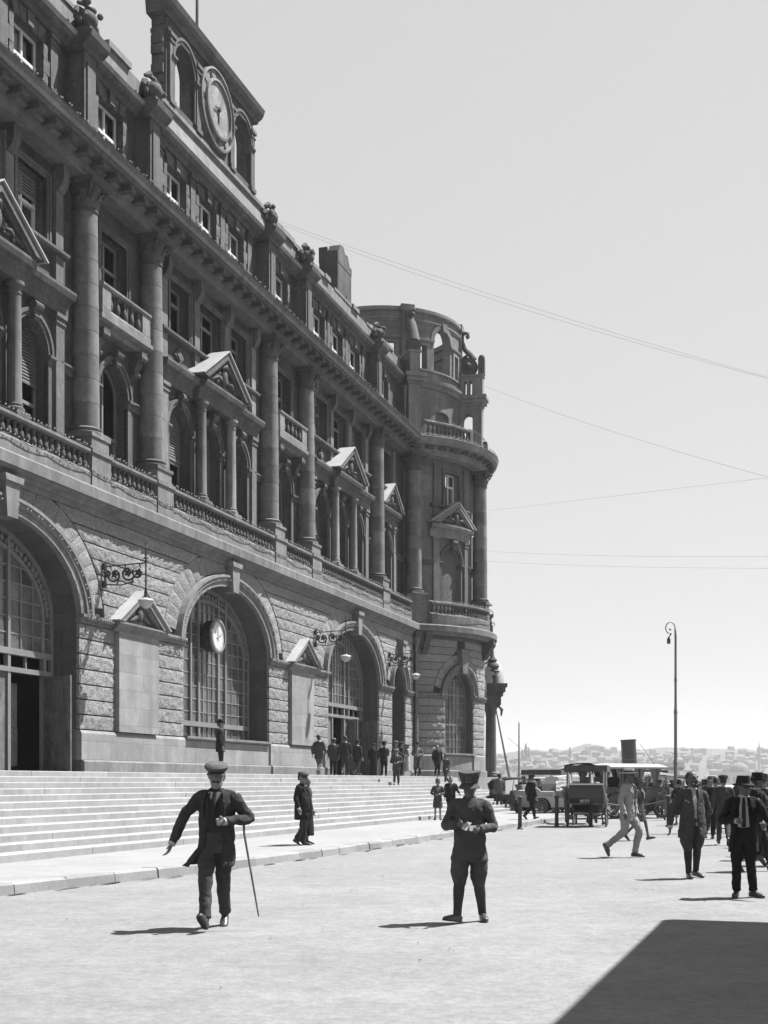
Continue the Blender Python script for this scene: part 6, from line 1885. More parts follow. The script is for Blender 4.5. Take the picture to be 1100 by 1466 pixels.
        mb = MB(); mb.tube([nk + V3(-.09, -.05, -.02), ch + V3(-.03, -.14, .05), ch + V3(0, -.145, -.1)], [(.05, .02), (.04, .02), (.02, .02)], 8); mb.tube([nk + V3(.09, -.05, -.02), ch + V3(.03, -.14, .05), ch + V3(0, -.145, -.1)], [(.05, .02), (.04, .02), (.02, .02)], 8)
        link('collar', mb.mesh('collar', M['c_mid' if top != 'c_mid' else 'c_pale'], smooth=40), b)
    if kind == 'robe':
        mb = MB(); mb.tube([V3(0, 0, .06), V3(0, 0, .6), V3(0, 0, 1.1)], [(.23, .2), (.2, .16), (.19, .14)], 16); o = link('skirt', mb.mesh('skirt', M[low], smooth=60), b)
    # --- shoes
    for s_, (kn, an, toe) in zip((1, -1), LG):
        t_ = toe.normalized(); up = V3(0, 0, 1); up = (up - t_ * up.dot(t_)).normalized(); a = an - up * .035
        mb = MB()
        mb.tube([an + (kn - an).normalized() * .06, an, an - up * .03], [.043, .045, .04], 10)
        mb.tube([a - t_ * .075 - up * .012, a - t_ * .05, a + t_ * .04, a + t_ * .12 - up * .012, a + t_ * .185 - up * .022, a + t_ * .215 - up * .026], [(.026, .022), (.037, .036), (.041, .04), (.048, .03), (.040, .022), (.018, .012)], 12)
        mb.tube([a - t_ * .08 - up * .04, a - t_ * .05 - up * .043, a + t_ * .1 - up * .046, a + t_ * .2 - up * .046, a + t_ * .22 - up * .044], [(.028, .009), (.038, .009), (.051, .008), (.042, .008), (.015, .006)], 10)
        o = link('shoe', mb.mesh('shoe', M[shoes], smooth=180), b); finish(o, .009 if big else .016, 0, 2)
    # --- head things
    def hat_add(mb, name, m, sm=50):
        mb.v = [tuple(hm @ Vector(v)) for v in mb.v]; return link(name, mb.mesh(name, M[m], smooth=sm), b)
    if big:
        for s_ in (-1, 1):
            mb = MB(); mb.ball((s_ * .031, -.084, .012), (.012, .008, .008), 8, 6); hat_add(mb, 'eye', 'eye')
            mb = MB(); mb.tube([(s_ * .014, -.097, .034), (s_ * .036, -.095, .040), (s_ * .058, -.078, .032)], [.005, .006, .004], 6); hat_add(mb, 'eyebrow', hairm)
    if moustache:
        mb = MB(); mb.tube([(-.036, -.086, -.06), (-.014, -.103, -.048), (0, -.106, -.047), (.014, -.103, -.048), (.036, -.086, -.06)], [.006, .012, .010, .012, .006], 7)
        if moustache == 'beard': mb.tube([(-.06, -.04, -.05), (-.05, -.075, -.09), (0, -.095, -.118), (.05, -.075, -.09), (.06, -.04, -.05)], [.012, .024, .03, .024, .012], 8)
        hat_add(mb, 'moustache' if moustache != 'beard' else 'beard', hairm)
    # hair: cap of hair on the back and sides
    mb = MB(); n = 16; vs = []; rows = [(-.06, .066, .05, .045), (-.02, .077, .07, .028), (.04, .081, .09, .018), (.085, .073, .09, .012), (.118, .05, .066, .01), (.134, .016, .02, .01)] if kind not in ('dress', 'ladycoat') else [(-.09, .07, .05, .04), (-.04, .084, .076, .025), (.03, .086, .094, .018), (.085, .077, .092, .012), (.12, .05, .066, .01), (.134, .016, .02, .01)]
    for z, rx, ry, y in rows:
        for i in range(n): a = 2 * math.pi * i / n; vs.append((rx * math.cos(a), y + ry * math.sin(a) + .012, z))
    fs = [(j * n + i, j * n + (i + 1) % n, (j + 1) * n + (i + 1) % n, (j + 1) * n + i) for j in range(len(rows) - 1) for i in range(n)] + [tuple((len(rows) - 1) * n + i for i in range(n)), tuple(reversed(range(n)))]
    mb.add(vs, fs); hat_add(mb, 'hair', hairm)
    if hat == 'cap':
        mb = MB(); n = 18; vs = []
        rows = [(.032, .081, .098, .0), (.058, .100, .118, -.010), (.08, .113, .132, -.02), (.108, .106, .122, -.014), (.132, .07, .08, .0), (.138, .02, .02, .0)]
        for z, rx, ry, y in rows:
            for i in range(n):
                a = 2 * math.pi * i / n; w = 1 + .03 * math.cos(8 * a)
                vs.append((rx * w * math.cos(a), y + ry * w * math.sin(a), z - (.028 if math.sin(a) < -.5 else 0) * (z - .04) * 12 * .3))
        fs = [(j * n + i, j * n + (i + 1) % n, (j + 1) * n + (i + 1) % n, (j + 1) * n + i) for j in range(len(rows) - 1) for i in range(n)] + [tuple((len(rows) - 1) * n + i for i in range(n)), tuple(reversed(range(n)))]
        mb.add(vs, fs); c = hat_add(mb, 'flat_cap', hatm)
        mb = MB(); vs = []
        for i in range(11):
            a = -math.pi / 2 + (i - 5) * .24
            for (q, z) in ((.086, .036), (.138 - .006 * abs(i - 5), .018), (.138 - .006 * abs(i - 5), .009), (.086, .024)): vs.append((q * .92 * math.cos(a), q * 1.12 * math.sin(a), z))
        fs = [(i * 4 + k, i * 4 + 4 + k, i * 4 + 4 + (k + 1) % 4, i * 4 + (k + 1) % 4) for i in range(10) for k in range(4)] + [(0, 1, 2, 3), (43, 42, 41, 40)]
        mb.add(vs, fs); hat_add(mb, 'peak', hatm, 30)
    elif hat in ('boater', 'fedora', 'bowler', 'sunhat', 'cloche'):
        P_ = {'boater': [(.083, .04), (.165, .05), (.168, .058), (.087, .06), (.088, .135), (.03, .14), (0.001, .14)],
              'fedora': [(.085, .012), (.118, .012), (.142, .022), (.141, .030), (.092, .038), (.09, .10), (.08, .145), (.03, .14), (0.001, .133)],
              'bowler': [(.08, .035), (.118, .04), (.128, .055), (.088, .06), (.09, .1), (.08, .14), (.05, .162), (0.001, .168)],
              'sunhat': [(.085, .03), (.15, -.01), (.152, -.004), (.092, .05), (.09, .1), (.07, .135), (.03, .15), (0.001, .152)],
              'cloche': [(.084, .0), (.108, -.03), (.11, -.024), (.094, .03), (.092, .09), (.075, .13), (.03, .15), (0.001, .152)]}[hat]
        mb = MB(); n = 20; vs = []
        for r_, z in P_:
            for i in range(n):
                a = 2 * math.pi * i / n; zz = z + (.012 * math.cos(2 * a) if hat == 'fedora' and r_ > .1 else 0); vs.append((r_ * .93 * math.cos(a), r_ * 1.12 * math.sin(a) + .004, zz))
        fs = [(j * n + i, j * n + (i + 1) % n, (j + 1) * n + (i + 1) % n, (j + 1) * n + i) for j in range(len(P_) - 1) for i in range(n)]
        mb.add(vs, fs); c = hat_add(mb, {'sunhat': 'sun_hat', 'cloche': 'cloche_hat'}.get(hat, hat), hatm)
        mb = MB(); vs = []
        for z, e in ((.061, 1.03), (.09, 1.02)):
            for i in range(n): a = 2 * math.pi * i / n; vs.append((.0885 * e * .93 * math.cos(a), .0885 * e * 1.12 * math.sin(a) + .004, z))
        mb.add(vs, [(i, (i + 1) % n, n + (i + 1) % n, n + i) for i in range(n)]); hat_add(mb, 'hat_band', 'c_black')
    elif hat == 'kepi':        # soldier's flaring cloth cap with wide peak and badge
        mb = MB(); n = 24
        prof = [(.090, .015), (.095, .04), (.112, .10), (.128, .142), (.127, .15), (.04, .155), (.001, .155)]
        vs = []
        for r_, z in prof:
            for i in range(n):
                a = 2 * math.pi * i / n; vs.append((r_ * .98 * math.cos(a), r_ * 1.1 * math.sin(a), z + .010 * (abs(math.cos(a)) if z > .11 else 0)))
        mb.add(vs, [(j * n + i, j * n + (i + 1) % n, (j + 1) * n + (i + 1) % n, (j + 1) * n + i) for j in range(len(prof) - 1) for i in range(n)]); hat_add(mb, 'cap', hatm, 40)
        mb = MB(); vs = []
        for i in range(13):
            a = -math.pi / 2 + (i - 6) * .21
            for (q, z) in ((.09, .036), (.150 - .003 * abs(i - 6), -.012), (.150 - .003 * abs(i - 6), -.02), (.088, .02)): vs.append((q * .95 * math.cos(a), q * 1.1 * math.sin(a), z))
        mb.add(vs, [(i * 4 + k, i * 4 + 4 + k, i * 4 + 4 + (k + 1) % 4, i * 4 + (k + 1) % 4) for i in range(12) for k in range(4)] + [(0, 1, 2, 3), (51, 50, 49, 48)]); hat_add(mb, 'peak', hatm, 30)
        mb = MB(); yb = -.128
        cr = [(.026 * math.cos(a), .026 * math.sin(a)) for a in [R(40 + 280 * i / 14) for i in range(15)]]; ci = [(.006 + .02 * math.cos(a), .02 * math.sin(a)) for a in [R(48 + 264 * i / 14) for i in range(15)]]
        vs = [(x - .002, yb - .004, .102 + z) for x, z in cr] + [(x - .002, yb - .004, .102 + z) for x, z in ci] + [(x - .002, yb + .012, .102 + z) for x, z in cr] + [(x - .002, yb + .012, .102 + z) for x, z in ci]
        mb.add(vs, [(i, i + 1, 16 + i, 15 + i) for i in range(14)] + [(30 + i, 45 + i, 46 + i, 31 + i) for i in range(14)] + [(i, 30 + i, 31 + i, i + 1) for i in range(14)] + [(15 + i, 16 + i, 46 + i, 45 + i) for i in range(14)])
        st_ = [(.02 + (.012 if k % 2 == 0 else .005) * math.cos(R(90 + 36 * k)), .102 + (.012 if k % 2 == 0 else .005) * math.sin(R(90 + 36 * k))) for k in range(10)]
        mb.add([(x, yb - .006, z) for x, z in st_] + [(x, yb + .012, z) for x, z in st_], [tuple(range(10))] + [(k, (k + 1) % 10, 10 + (k + 1) % 10, 10 + k) for k in range(10)])
        mb.box(-.032, .032, -.118, -.1, .048, .06, XYZ)
        hat_add(mb, 'badge', 'frame', 30)
    return b

# ---- the walking man with the stick
m1 = person('man in flat cap and open dark suit striding with a walking stick', (-1.78, 13.72, .0), -6, 1.74,
       legs=[(V3(.06, .06, .50), V3(.02, .32, .125), V3(.10, -.9, -.36)), (V3(-.06, -.24, .53), V3(-.03, -.36, .125), V3(-.05, -.85, .62))],
       arms=[(V3(.335, .06, 1.16), V3(.13, -.19, 1.14)), (V3(-.36, -.02, 1.17), V3(-.46, -.10, .90))], top='c_char', low='c_mid', hat='cap', hatm='c_grey', kind='suit', big=True,
       vest='c_dark', opening=(.80, .60, .46, .46, .62), hem=.66, hemw=.08, hemx=-.085, lean=(.01, -.02), look=(.12, .10), moustache=True, curl=(.9, .45))
mb = MB(); mb.tube([(.285, .02, 1.23), (.31, -.04, 1.0), (.49, -.16, .14)], [.014, .013, .009], 8)
st_ = mb.build('walking_stick', M['wood'], None, 50); st_.location = m1.location; st_.rotation_euler = m1.rotation_euler
tag(st_, 'dark walking stick held under the left arm of the striding man', 'walking stick')
# ---- the soldier
m2 = person('soldier in khaki tunic, puttees and peaked cap looking down at papers', (.95, 14.35, 0), -4, 1.62,
       legs=[(V3(.11, .04, .48), V3(.155, .15, .085), V3(.2, -1, 0)), (V3(-.12, -.10, .49), V3(-.145, -.16, .095), V3(-.8, -.75, .18))],
       arms=[(V3(.28, -.02, 1.13), V3(.11, -.27, 1.11)), (V3(-.28, .0, 1.15), V3(-.13, -.25, 1.17))], top='c_khaki', low='c_khaki', hat='kepi', hatm='c_khaki', kind='tunic', big=True,
       breeches=True, look=(-.08, .12), skin='skin_dark', curl=(.8, .9), hem=.72, lean=(0, -.02), hemw=.025, shirt='c_khaki')
mb = MB(); mb.add([(-.09, -.36, 1.12), (-.03, -.40, 1.10), (.0, -.36, 1.16), (-.06, -.33, 1.18), (.07, -.38, 1.09), (.09, -.34, 1.16), (.0, -.385, 1.10), (-.03, -.35, 1.205), (.03, -.33, 1.19)], [(0, 1, 2, 3), (6, 4, 5, 2), (3, 2, 8, 7)])
pp = mb.build('papers', M['shirt'], None); pp.location = m2.location; pp.rotation_euler = m2.rotation_euler; pp.scale = m2.scale; tag(pp, 'crumpled pale papers in the hands of the soldier', 'papers')
# ---- couple on the pavement
person('stout man in cap and dark overcoat walking right on the pavement', (-1.80, 28.4, .15), 66, 1.60, legs='step', arms='down', top='c_black', low='c_char', hat='cap', hatm='c_mid', kind='suit', hem=.62, belly=.05, vest='c_char', look=(-.2, .1), big=True)
person('woman in long black dress walking half hidden beside the stout man', (-1.74, 28.85, .15), 66, 1.52, legs='step', arms='down', top='c_black', kind='dress', hem=.22, hat=None)
# ---- landing and steps
person('man in bowler hat standing alone before the big window', (-5.30, 41.9, 1.81), 100, 1.72, arms='down', top='c_black', low='c_black', hat='bowler', hatm='c_black')
person('man in grey jacket walking away towards the right doorway', (-2.70, 53.6, 1.81), 160, 1.68, legs='walk', arms='swing', top='c_mid', low='c_grey', hat=None)
person('man in dark jacket seen from behind in the right doorway', (-1.72, 57.3, 1.81), 175, 1.76, legs='walk2', arms='swing', top='c_dark', low='c_char', hat=None)
person('man with pale head entering the right doorway first', (-2.25, 57.6, 1.81), 185, 1.66, legs='stand', arms='down', top='c_mid', low='c_dark', hat='cap', hatm='c_pale')
person('youth in cap slipping out of the right doorway', (-1.2, 58.4, 1.81), 140, 1.62, legs='walk', arms='down', top='c_dark', low='c_mid', hat='cap', hatm='c_dark')
person('dark robed figure standing by the right door jamb', (-.5, 62.6, 1.81), 10, 1.58, arms='down', top='c_black', low='c_black', kind='robe', hem=.35, hat='cap', hatm='c_black')
person('uniformed man in peaked cap standing by the doorway pier', (.0, 63.0, 1.81), 20, 1.66, arms='back', top='c_black', low='c_black', kind='tunic', hat='kepi', hatm='c_black')
person('boy in cap and short jacket coming down the upper steps', (.54, 56.3, 1.395), 0, 1.56, legs='step', arms='fold', top='c_mid', low='c_mid', hat='cap', hatm='c_grey', kind='suit')
person('man in light cap standing behind the boy on the landing', (.55, 62.6, 1.81), 60, 1.70, arms='reach', top='c_char', low='c_char', hat='cap', hatm='c_grey')
person('man in dark cap talking to the person in the white gown', (.85, 64.0, 1.81), 110, 1.70, arms='down', top='c_dark', low='c_dark', hat='cap', hatm='c_mid')
person('person in a long white gown on the landing', (1.15, 64.6, 1.81), -70, 1.62, legs='walk', arms='fold', top='c_white', kind='dress', hem=.28, hat='cap', hatm='c_pale')
person('man in long open overcoat standing left of the tower window', (1.70, 65.6, 1.81), 5, 1.72, arms='fold', top='c_grey', low='c_dark', kind='coat', hem=.42, hat='fedora', hatm='c_dark', opening=(.25, .2, .2, .34, .6))
person('man in dark work clothes standing below the tower window', (2.75, 66.8, 1.81), 15, 1.62, legs='step', arms='down', top='c_black', low='c_black', kind='tunic', hat=None)
person('boy walking down off the landing under the tower window', (3.15, 65.4, 1.40), -40, 1.52, legs='walk', arms='swing2', top='c_mid', low='c_mid', hat='cap', hatm='c_mid')
person('woman in knee length coat and cloche hat at the steps foot', (1.96, 47.1, .15), 0, 1.50, arms='fold', top='c_mid', kind='ladycoat', hem=.52, hat='cloche', hatm='c_grey')
person('dark suited man arm in arm with the coated woman', (2.5, 48.3, .15), 5, 1.60, legs='step', arms='reach', top='c_black', low='c_black', hat=None)
person('man in grey jacket seen from behind beyond the step ends', (5.55, 62.2, .29), 190, 1.62, arms='down', top='c_grey', low='c_mid', hat='cap', hatm='c_dark')
person('driver in straw hat beside the black touring car', (6.75, 62.6, 0), -10, 1.80, arms='fold', top='c_dark', low='c_dark', hat='boater', hatm='straw')
person('man in dark suit walking past left of the carriage', (5.45, 47.9, .15), 120, 1.66, legs='walk', arms='down', top='c_black', low='c_black', hat='cap', hatm='c_black')
person('woman in white dress and hat at the carriage right wheel', (7.62, 46.2, 0), 75, 1.50, legs='walk', arms='reach', top='c_white', kind='dress', hem=.42, hat='cloche', hatm='c_white')
# ---- right side
person('man in straw boater and pale suit striding to the right', (5.05, 26.7, 0), 52, 1.80, legs=[(V3(.08, -.20, .53), V3(.08, -.10, .085), V3(.05, -1, 0)), (V3(-.09, .06, .50), V3(-.1, .42, .22), V3(-.05, -.5, -.9))], arms='down', top='c_cream', low='c_cream', hat='boater', hatm='straw', big=True, vest='c_grey', opening=(.5, .25, .2, .34, .6), skin='skin_dark', hem=.72)
person('woman in dark coat and pale scarf stepping out beside the boater man', (6.75, 34.2, 0), 66, 1.64, legs='walk', arms='down', top='c_mid', kind='ladycoat', hem=.52, hat='fedora', hatm='c_grey', skin='skin_dark')
person('big bearded man in tweed jacket and knee breeches', (4.98, 20.9, 0), 6, 1.70, legs=[(V3(.10, .02, .52), V3(.13, .18, .10), V3(.3, -.9, -.1)), (V3(-.1, -.08, .50), V3(-.075, -.06, .085), V3(-.1, -1, 0))], arms=[(V3(.30, .08, 1.14), V3(.22, .06, .95)), (V3(-.36, .0, 1.12), V3(-.40, -.08, .84))], top='c_mid', low='c_mid', hat=None, kind='suit', big=True, breeches=True, moustache='beard', look=(.35, -.18), skin='skin_dark', belly=.035, opening=(.25, .10, .12, .32, .6), tie=False, hem=.66, hemw=.02)
person('man in open black suit and dark hat with bright shirt front', (4.84, 17.4, 0), -14, 1.60, legs=[(V3(.10, -.05, .50), V3(.14, .02, .085), V3(.8, -.8, 0)), (V3(-.10, -.06, .50), V3(-.10, -.02, .085), V3(-.2, -1, 0))], arms=[(V3(.34, -.02, 1.16), V3(.52, -.18, 1.12)), (V3(-.30, .04, 1.13), V3(-.1, -.2, 1.12))], top='c_black', low='c_black', hat='fedora', hatm='c_dark', kind='suit', big=True, opening=(.95, .62, .46, .48, .62), look=(.75, .02), skin='skin_dark', hem=.66, hemw=.02)
person('stooping man in dark suit seen from behind in the crowd', (9.0, 35.0, 0), 168, 1.66, legs='step', arms='fold', top='c_black', low='c_black', hat=None, lean=(0, -.1), look=(0, .4))
person('man in dark cap behind the stooping man', (11.3, 44.5, 0), 175, 1.72, arms='down', top='c_mid', low='c_dark', hat='cap', hatm='c_dark')
person('man in fedora facing right behind the black suited man', (6.5, 22.5, 0), 80, 1.68, legs='walk', arms='reach', top='c_black', low='c_dark', hat='fedora', hatm='c_black', big=True, skin='skin_dark')
person('man in dark coat at the right edge of the crowd', (9.75, 32.4, 0), 140, 1.62, legs='walk2', arms='fold', top='c_dark', low='c_char', hat='cap', hatm='c_black')
person('man in white cap behind the fedora man', (8.05, 27.2, 0), 40, 1.70, arms='fold', top='c_mid', low='c_mid', hat='cap', hatm='c_white')
person('man in black hat half hidden at the right edge', (11.6, 39.6, 0), 30, 1.66, arms='fold', top='c_black', low='c_black', hat='bowler', hatm='c_black')
person('woman in pale suit and sun hat by the lamp post', (11.4, 52.0, 0), 10, 1.58, legs='step', arms='fold', top='c_pale', kind='dress', hem=.48, hat='sunhat', hatm='c_pale')
person('man in dark suit standing left of the sun hat woman', (11.95, 56.0, 0), 5, 1.64, arms='down', top='c_black', low='c_black', hat='cap', hatm='c_dark')
person('woman in dark hat and coat right of the lamp post', (10.55, 46.2, 0), -30, 1.60, arms='fold', top='c_dark', kind='ladycoat', hem=.4, hat='cloche', hatm='c_black')
person('man in dark fedora behind the bearded man', (11.35, 48.2, 0), 20, 1.64, arms='down', top='c_char', low='c_char', hat='fedora', hatm='c_black')
person('woman in white shawl behind the bearded man', (12.35, 50.0, 0), 15, 1.55, arms='fold', top='c_pale', kind='dress', hem=.3, hat='cloche', hatm='c_pale')
person('person in white blouse beyond the scarfed woman', (11.35, 57.5, 0), -20, 1.60, arms='down', top='c_white', kind='dress', hem=.4, hat='sunhat', hatm='c_mid')

person('man in grey cap between the stooping man and the black suit', (10.2, 36.5, 0), 150, 1.66, arms='fold', top='c_char', low='c_dark', hat='cap', hatm='c_mid')
person('man in bowler deep in the crowd at the right edge', (10.95, 38.2, 0), 200, 1.70, arms='down', top='c_black', low='c_black', hat='bowler', hatm='c_black')
person('man in straw hat at the right edge behind the others', (8.95, 30.6, 0), 60, 1.64, arms='fold', top='c_dark', low='c_dark', hat='boater', hatm='straw')
person('bare headed man in dark suit standing far back in the crowd', (11.0, 42.6, 0), 100, 1.68, arms='fold', top='c_black', low='c_black')
person('small man in fez shaped dark cap right of the bearded man', (10.25, 41.2, 0), -40, 1.58, arms='down', top='c_dark', low='c_black', hat='kepi', hatm='c_dark', kind='tunic')
person('man in dark coat and fedora between lamp post and bearded man', (10.7, 45.0, 0), 30, 1.68, arms='down', top='c_black', low='c_black', kind='coat', hem=.5, hat='fedora', hatm='c_black')

person('stout man in long dark coat at the right border of the view', (7.55, 25.7, 0), -30, 1.68, arms='fold', top='c_black', low='c_black', kind='coat', hem=.5, hat='fedora', hatm='c_dark', belly=.05)
person('bare headed man in waistcoat near the right border', (8.75, 29.2, 0), 20, 1.66, legs='step', arms='reach', top='c_char', low='c_dark', vest='c_mid', opening=(.7, .4, .35, .4, .6))
person('man carrying a folded coat behind the fedora man', (7.35, 24.0, 0), 110, 1.64, legs='walk2', arms='fold', top='c_dark', low='c_char', hat='cap', hatm='c_black')

person('man in mid grey suit and soft cap just right of the bearded man', (8.35, 31.8, 0), 170, 1.70, legs='walk', arms='swing', top='c_mid', low='c_mid', hat='cap', hatm='c_mid')
person('man in dark suit and light soft hat between the cap wearers', (9.75, 38.6, 0), -10, 1.68, arms='fold', top='c_char', low='c_char', hat='fedora', hatm='c_grey')
person('man in black with a white collar beside the right border', (11.3, 41.0, 0), 15, 1.70, arms='down', top='c_black', low='c_black', hat='cap', hatm='c_dark')
# ------------------------------------------------------------------ far shore: hills, town, trees
HS = [(-600, 30), (0, 34), (130, 38), (170, 42), (200, 47), (240, 44), (270, 50), (285, 57), (300, 50), (340, 45), (390, 50), (470, 48), (540, 46), (640, 44), (900, 38), (1600, 25)]
def sky_h(x):
    for (a, ha), (b, hb) in zip(HS, HS[1:]):
        if a <= x <= b: t = (x - a) / (b - a); t = t * t * (3 - 2 * t); return ha + (hb - ha) * t
    return 25
def terr(x, y):
    t = max(0, min(1, (y - 1300) / 520)); t = t ** .85
    xs = x * 1800 / max(y, 1200)
    return -1.8 + (sky_h(xs) + 1.8) * t + 2.2 * math.sin(x * .03 + y * .011) * t * (1 - t) * 3
M['hill'] = mat('dry_hillside', .03, layers=((.012, .3), (.06, .3), (.3, .2)), bump=None)
mb = MB(); nx, ny = 90, 24; vs = []; fs = []
for j in range(ny + 1):
    for i in range(nx + 1):
        x = -400 + 1500 * i / nx; y = 1290 + 800 * j / ny
        vs.append((x, y, terr(x, y) if j else -3))
for j in range(ny):
    for i in range(nx):
        a = j * (nx + 1) + i; fs.append((a, a + 1, a + nx + 2, a + nx + 1))
mb.add(vs, fs); tag(mb.build('hills', M['hill'], None, 180), kind='structure')
hr = random.Random(21)
for k_, c in (('h_pale', .20), ('h_mid', .11), ('h_dark', .06), ('h_roof', .045), ('h_roof2', .07), ('h_win', .03)):
    M[k_] = mat('house_' + k_[2:], c, layers=((.15, .12), (1, .1)), bump=None, objrand=.15)
def house_mesh(w, d, h, rt, ov=.4):
    a = MB(); a.box(-w / 2, w / 2, -d / 2, d / 2, -6, h, XYZ)
    b = MB(); W_, D_ = w / 2 + ov, d / 2 + ov
    if rt == 'hip':
        q = min(W_, D_) * .8; vs = [(-W_, -D_, h), (W_, -D_, h), (W_, D_, h), (-W_, D_, h), (-W_ + q, 0, h + q * .55), (W_ - q, 0, h + q * .55)]
        b.add(vs, [(0, 1, 5, 4), (1, 2, 5), (2, 3, 4, 5), (3, 0, 4), (3, 2, 1, 0)])
    else:
        vs = [(-W_, -D_, h), (W_, -D_, h), (W_, D_, h), (-W_, D_, h), (-W_, 0, h + D_ * .5), (W_, 0, h + D_ * .5)]
        b.add(vs, [(0, 1, 5, 4), (2, 3, 4, 5), (1, 2, 5), (3, 0, 4), (3, 2, 1, 0)])
    return a, b
WIN = MB(); WIN.box(-.55, .55, -.06, .06, 0, 1.7, XYZ); WINM = WIN.mesh('window', M['h_win'])
kinds = []
for wm in ('h_pale', 'h_mid', 'h_dark'):
    for (w, d, h, rt) in ((9, 8, 6, 'hip'), (6.5, 7, 7.5, 'hip'), (11, 8, 5, 'gable'), (7, 6, 6.5, 'gable')):
        a, b = house_mesh(w, d, h, rt)
        kinds.append((wm, w, d, h, a.mesh('house', M[wm]), b.mesh('roof', M[hr.choice(('h_roof', 'h_roof2'))]), {9: 'squat', 6.5: 'narrow tall', 11: 'long low', 7: 'slim upright'}[w], rt))
spots = []
for i in range(300):
    y = 1310 + 430 * hr.random() ** 1.1; x = y * hr.uniform(.075, .315)
    if any(abs(x - a) < 11 and abs(y - b) < 20 for a, b in spots): continue
    spots.append((x, y))
for x, y in spots:
    k = hr.choice(kinds[:8] if hr.random() < .7 else kinds)
    o = link('house', k[4], None, (x, y, terr(x, y) + .3), (0, 0, hr.uniform(-.5, .5)))
    tag(o, '%s %s house with %s roof on the far hillside' % (k[6], {'h_pale': 'pale', 'h_mid': 'grey', 'h_dark': 'dark timber'}[k[0]], {'hip': 'hipped', 'gable': 'gabled'}[k[7]]), 'house', 'houses on the far hillside')
    link('roof', k[5], o)
    if y < 1450:
        for fl in range(2 if k[3] > 6.5 else 1):
            n = int(k[1] / 2.4)
            for q in range(n): link('window', WINM, o, (-k[1] / 2 + k[1] * (q + .5) / n, -k[2] / 2 - .03, 1.2 + fl * 3.1))
# bigger named buildings along the shore
def big(x, y, w, d, h, label, wm, rm, nwin, floors, rt='hip', z=-1.2, cat='building', rz=0.0):
    a, b = house_mesh(w, d, h, rt, .8)
    o = a.build('shore_building', M[wm], None, None, (x, y, z)); o.rotation_euler = (0, 0, rz); tag(o, label, cat)
    b.build('roof', M[rm], o)
    for f in range(floors):
        for q in range(nwin):
            link('window', WINM, o, (-w / 2 + w * (q + .5) / nwin, -d / 2 - .03, 1.4 + f * (h - 1.5) / floors), None, (w / nwin * .42, 1, .6 * (h / floors) / 2.2))
    return o
big(195, 1275, 44, 16, 15, 'pale three storey shore building with many windows beyond the carriage', 'h_pale', 'h_roof2', 12, 3, z=-1.5)
big(150, 1290, 34, 14, 12, 'grey shore building just right of the porch column', 'h_mid', 'h_roof', 9, 2, z=-1.5)
big(262, 1285, 40, 16, 13, 'broad grey shore building behind the fringed canopy', 'h_mid', 'h_roof2', 9, 3, z=-1.5)
big(356, 1000, 64, 16, 13, 'dark brick warehouse with pitched roof left of the lamp post', 'h_mid', 'h_roof', 14, 2, rt='gable', z=-1.5)
big(378, 1150, 90, 18, 9, 'long low pale arcaded building below the mosque dome', 'h_pale', 'h_roof2', 18, 1, z=-1.5)
big(440, 1310, 60, 18, 18, 'tall grey building at the right end of the far shore', 'h_mid', 'h_roof', 12, 3, z=-.5)
# long white roofed shed with a raised lantern
o = empty('shed', (112, 560, -1.5)); tag(o, 'long shed with white roof and raised ridge lantern behind the funnel', 'shed')
M['shed_roof'] = mat('white_shed_roof', .3, layers=((.1, .08), (.6, .06)), bump=None)
mb = MB(); mb.box(-14, 14, -8, 8, 0, 5.2, XYZ); mb.build('wall', M['h_mid'], o)
mb = MB(); mb.prism([(-14.6, 5.2), (-14.2, 8.0), (14.2, 8.0), (14.6, 5.2)], -8.4, 8.4, lambda x, d, z: (x, d, z)); mb.build('roof', M['shed_roof'], o)
mb = MB(); mb.box(-13, 17, -3, 3, 8.002, 9.2, XYZ); mb.build('lantern', M['h_mid'], o)
mb = MB(); mb.prism([(-13.6, 9.2), (-13.2, 11.2), (17.2, 11.2), (17.6, 9.2)], -3.6, 3.6, lambda x, d, z: (x, d, z)); mb.build('lantern_roof', M['shed_roof'], o)
# quay strip under the shed
mb = MB(); mb.box(40, 460, 540, 1160, -3.5, -1.45, XYZ); tag(mb.build('far_quay', M['quay']), kind='structure')
# mosque
o = empty('mosque', (331, 1205, -1.5)); tag(o, 'far mosque with shallow dome and slender minaret', 'mosque')
mb = MB(); mb.box(-16, 16, -12, 12, 0, 12, XYZ); mb.build('wall', M['h_pale'], o)
mb = MB(); mb.lathe((0, 0, 12.0), [(9.5, 0), (9.5, 1.6), (8.8, 4), (7, 6.4), (4.4, 8), (1.5, 8.8), (.1, 9)], 28); mb.build('dome', M['h_roof2'], o, 40)
mb = MB(); mb.lathe((19, 0, 0), [(2, 0), (2, 10), (1.4, 12), (1.35, 26), (2, 27), (2, 28.2), (1.2, 28.3), (1.15, 33), (.1, 40)], 14); mb.build('minaret', M['h_pale'], o, 40)
for q in range(6): link('window', WINM, o, (-13 + q * 5.2, -12.03, 3), None, (1.6, 1, 2.4))
# light tower on the shore
mb = MB(); mb.lathe((0, 0, 0), [(3.2, 0), (3, 3), (2.2, 3.2), (2.0, 16), (2.8, 17), (2.8, 18), (1.6, 18.2), (1.6, 21), (.1, 23.5)], 14)
tag(mb.build('light_tower', M['ship_white'], None, 40, (156, 1240, -1.5)), 'small white light tower on the far shore', 'tower')
mb = MB(); mb.lathe((0, 0, 0), [(2.4, 0), (2.2, 14), (3, 15), (3, 16), (1.6, 16.5), (.1, 21)], 12)
tag(mb.build('minaret', M['h_pale'], None, 40, (193, 1330, 8)), 'short pale minaret among the houses behind the carriage', 'minaret')

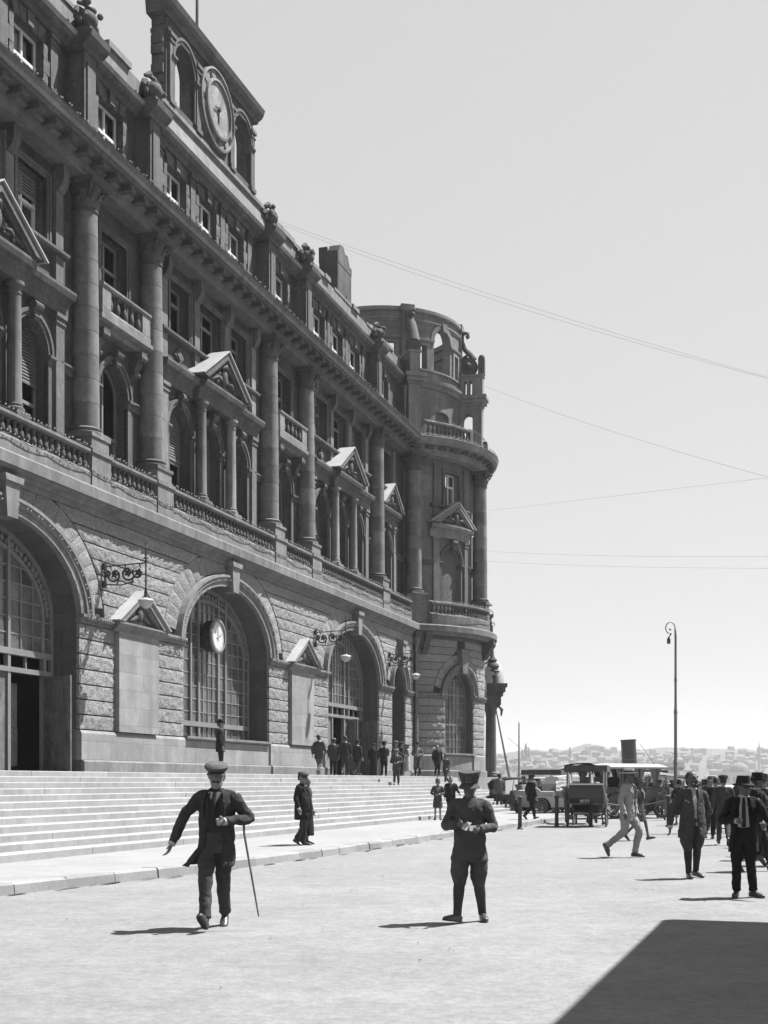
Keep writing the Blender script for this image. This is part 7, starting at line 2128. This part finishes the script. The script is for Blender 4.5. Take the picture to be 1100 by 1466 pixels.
# trees on the hills: cypresses and round clumps, each of leafy tufts
M['leaf'] = mat('dark_foliage', .045, layers=((.3, .3), (2, .3)), bump=None)
M['bark'] = mat('bark', .06, layers=((3, .3),), bump=None)
def crown_mesh(kind, seed):
    r_ = random.Random(seed); mb = MB()
    n = 240 if kind == 'cypress' else 300
    for i in range(n):
        if kind == 'cypress':
            t = r_.random(); h = 2 + 13 * t; rad = 1.75 * (1 - t) ** .6 * (.55 + .5 * r_.random()) * min(1, t * 8 + .5); s_ = r_.uniform(.5, 1.1)
        else:
            u = r_.uniform(-1, 1); rad0 = math.sqrt(1 - u * u); h = 6.2 + 3.6 * u; rad = 4.8 * rad0 * r_.uniform(.55, 1.05); s_ = r_.uniform(.7, 1.5)
        a = r_.uniform(0, 6.283); c = Vector((rad * math.cos(a), rad * math.sin(a), h))
        n1 = Vector((r_.uniform(-1, 1), r_.uniform(-1, 1), r_.uniform(-1, 1))).normalized(); n2 = n1.orthogonal().normalized()
        mb.add([c + n1 * s_, c + n2 * s_ * .7, c - n1 * s_, c - n2 * s_ * .8], [(0, 1, 2, 3)])
    return mb.mesh('crown', M['leaf'])
CR = {k: [crown_mesh(k, s_) for s_ in (1, 2, 3)] for k in ('cypress', 'round')}
tm = MB(); tm.tube([(0, 0, -2), (0, 0, 3), (.2, 0, 6)], [.45, .3, .12], 7); TRK = tm.mesh('trunk', M['bark'])
def tree(kind, x, y, sc, label, group):
    o = empty('cypress_tree' if kind == 'cypress' else 'broadleaf_tree', (x, y, terr(x, y))); o.scale = (sc, sc, sc)
    link('trunk', TRK, o); link('crown', hr.choice(CR[kind]), o, None, (0, 0, hr.uniform(0, 6)))
    tag(o, label, 'tree', group)
for px_, y, sc in ((753, 1560, 1.5), (757, 1565, 1.2), (748, 1570, 1.0), (816, 1600, 1.05), (806, 1610, .8), (909, 1700, 1.1)):
    tree('cypress', (px_ - 550) / 1850 * y, y, sc, 'dark pointed cypress on the far hill', 'cypresses on the far hill')
for i in range(90):
    y = 1320 + 270 * hr.random(); x = y * hr.uniform(.07, .32)
    sc_ = hr.uniform(.35, .8)
    tree('round', x, y, sc_, 'small round tree among the far hillside houses' if sc_ < .57 else 'larger round tree among the far hillside houses', 'round trees on the far hill')

# ------------------------------------------------------------------ air
hz = bpy.data.materials.new('summer_haze'); hz.use_nodes = True
nt = hz.node_tree; nt.nodes.clear()
ho = nt.nodes.new('ShaderNodeOutputMaterial'); pv = nt.nodes.new('ShaderNodeVolumePrincipled')
pv.inputs['Color'].default_value = (.9, .9, .9, 1); pv.inputs['Density'].default_value = HAZE; pv.inputs['Anisotropy'].default_value = .3
nt.links.new(pv.outputs[0], ho.inputs['Volume'])
mb = MB(); mb.box(-420, 1120, -60, 2110, -4.6, 68, XYZ)
tag(mb.build('haze', hz), kind='stuff')
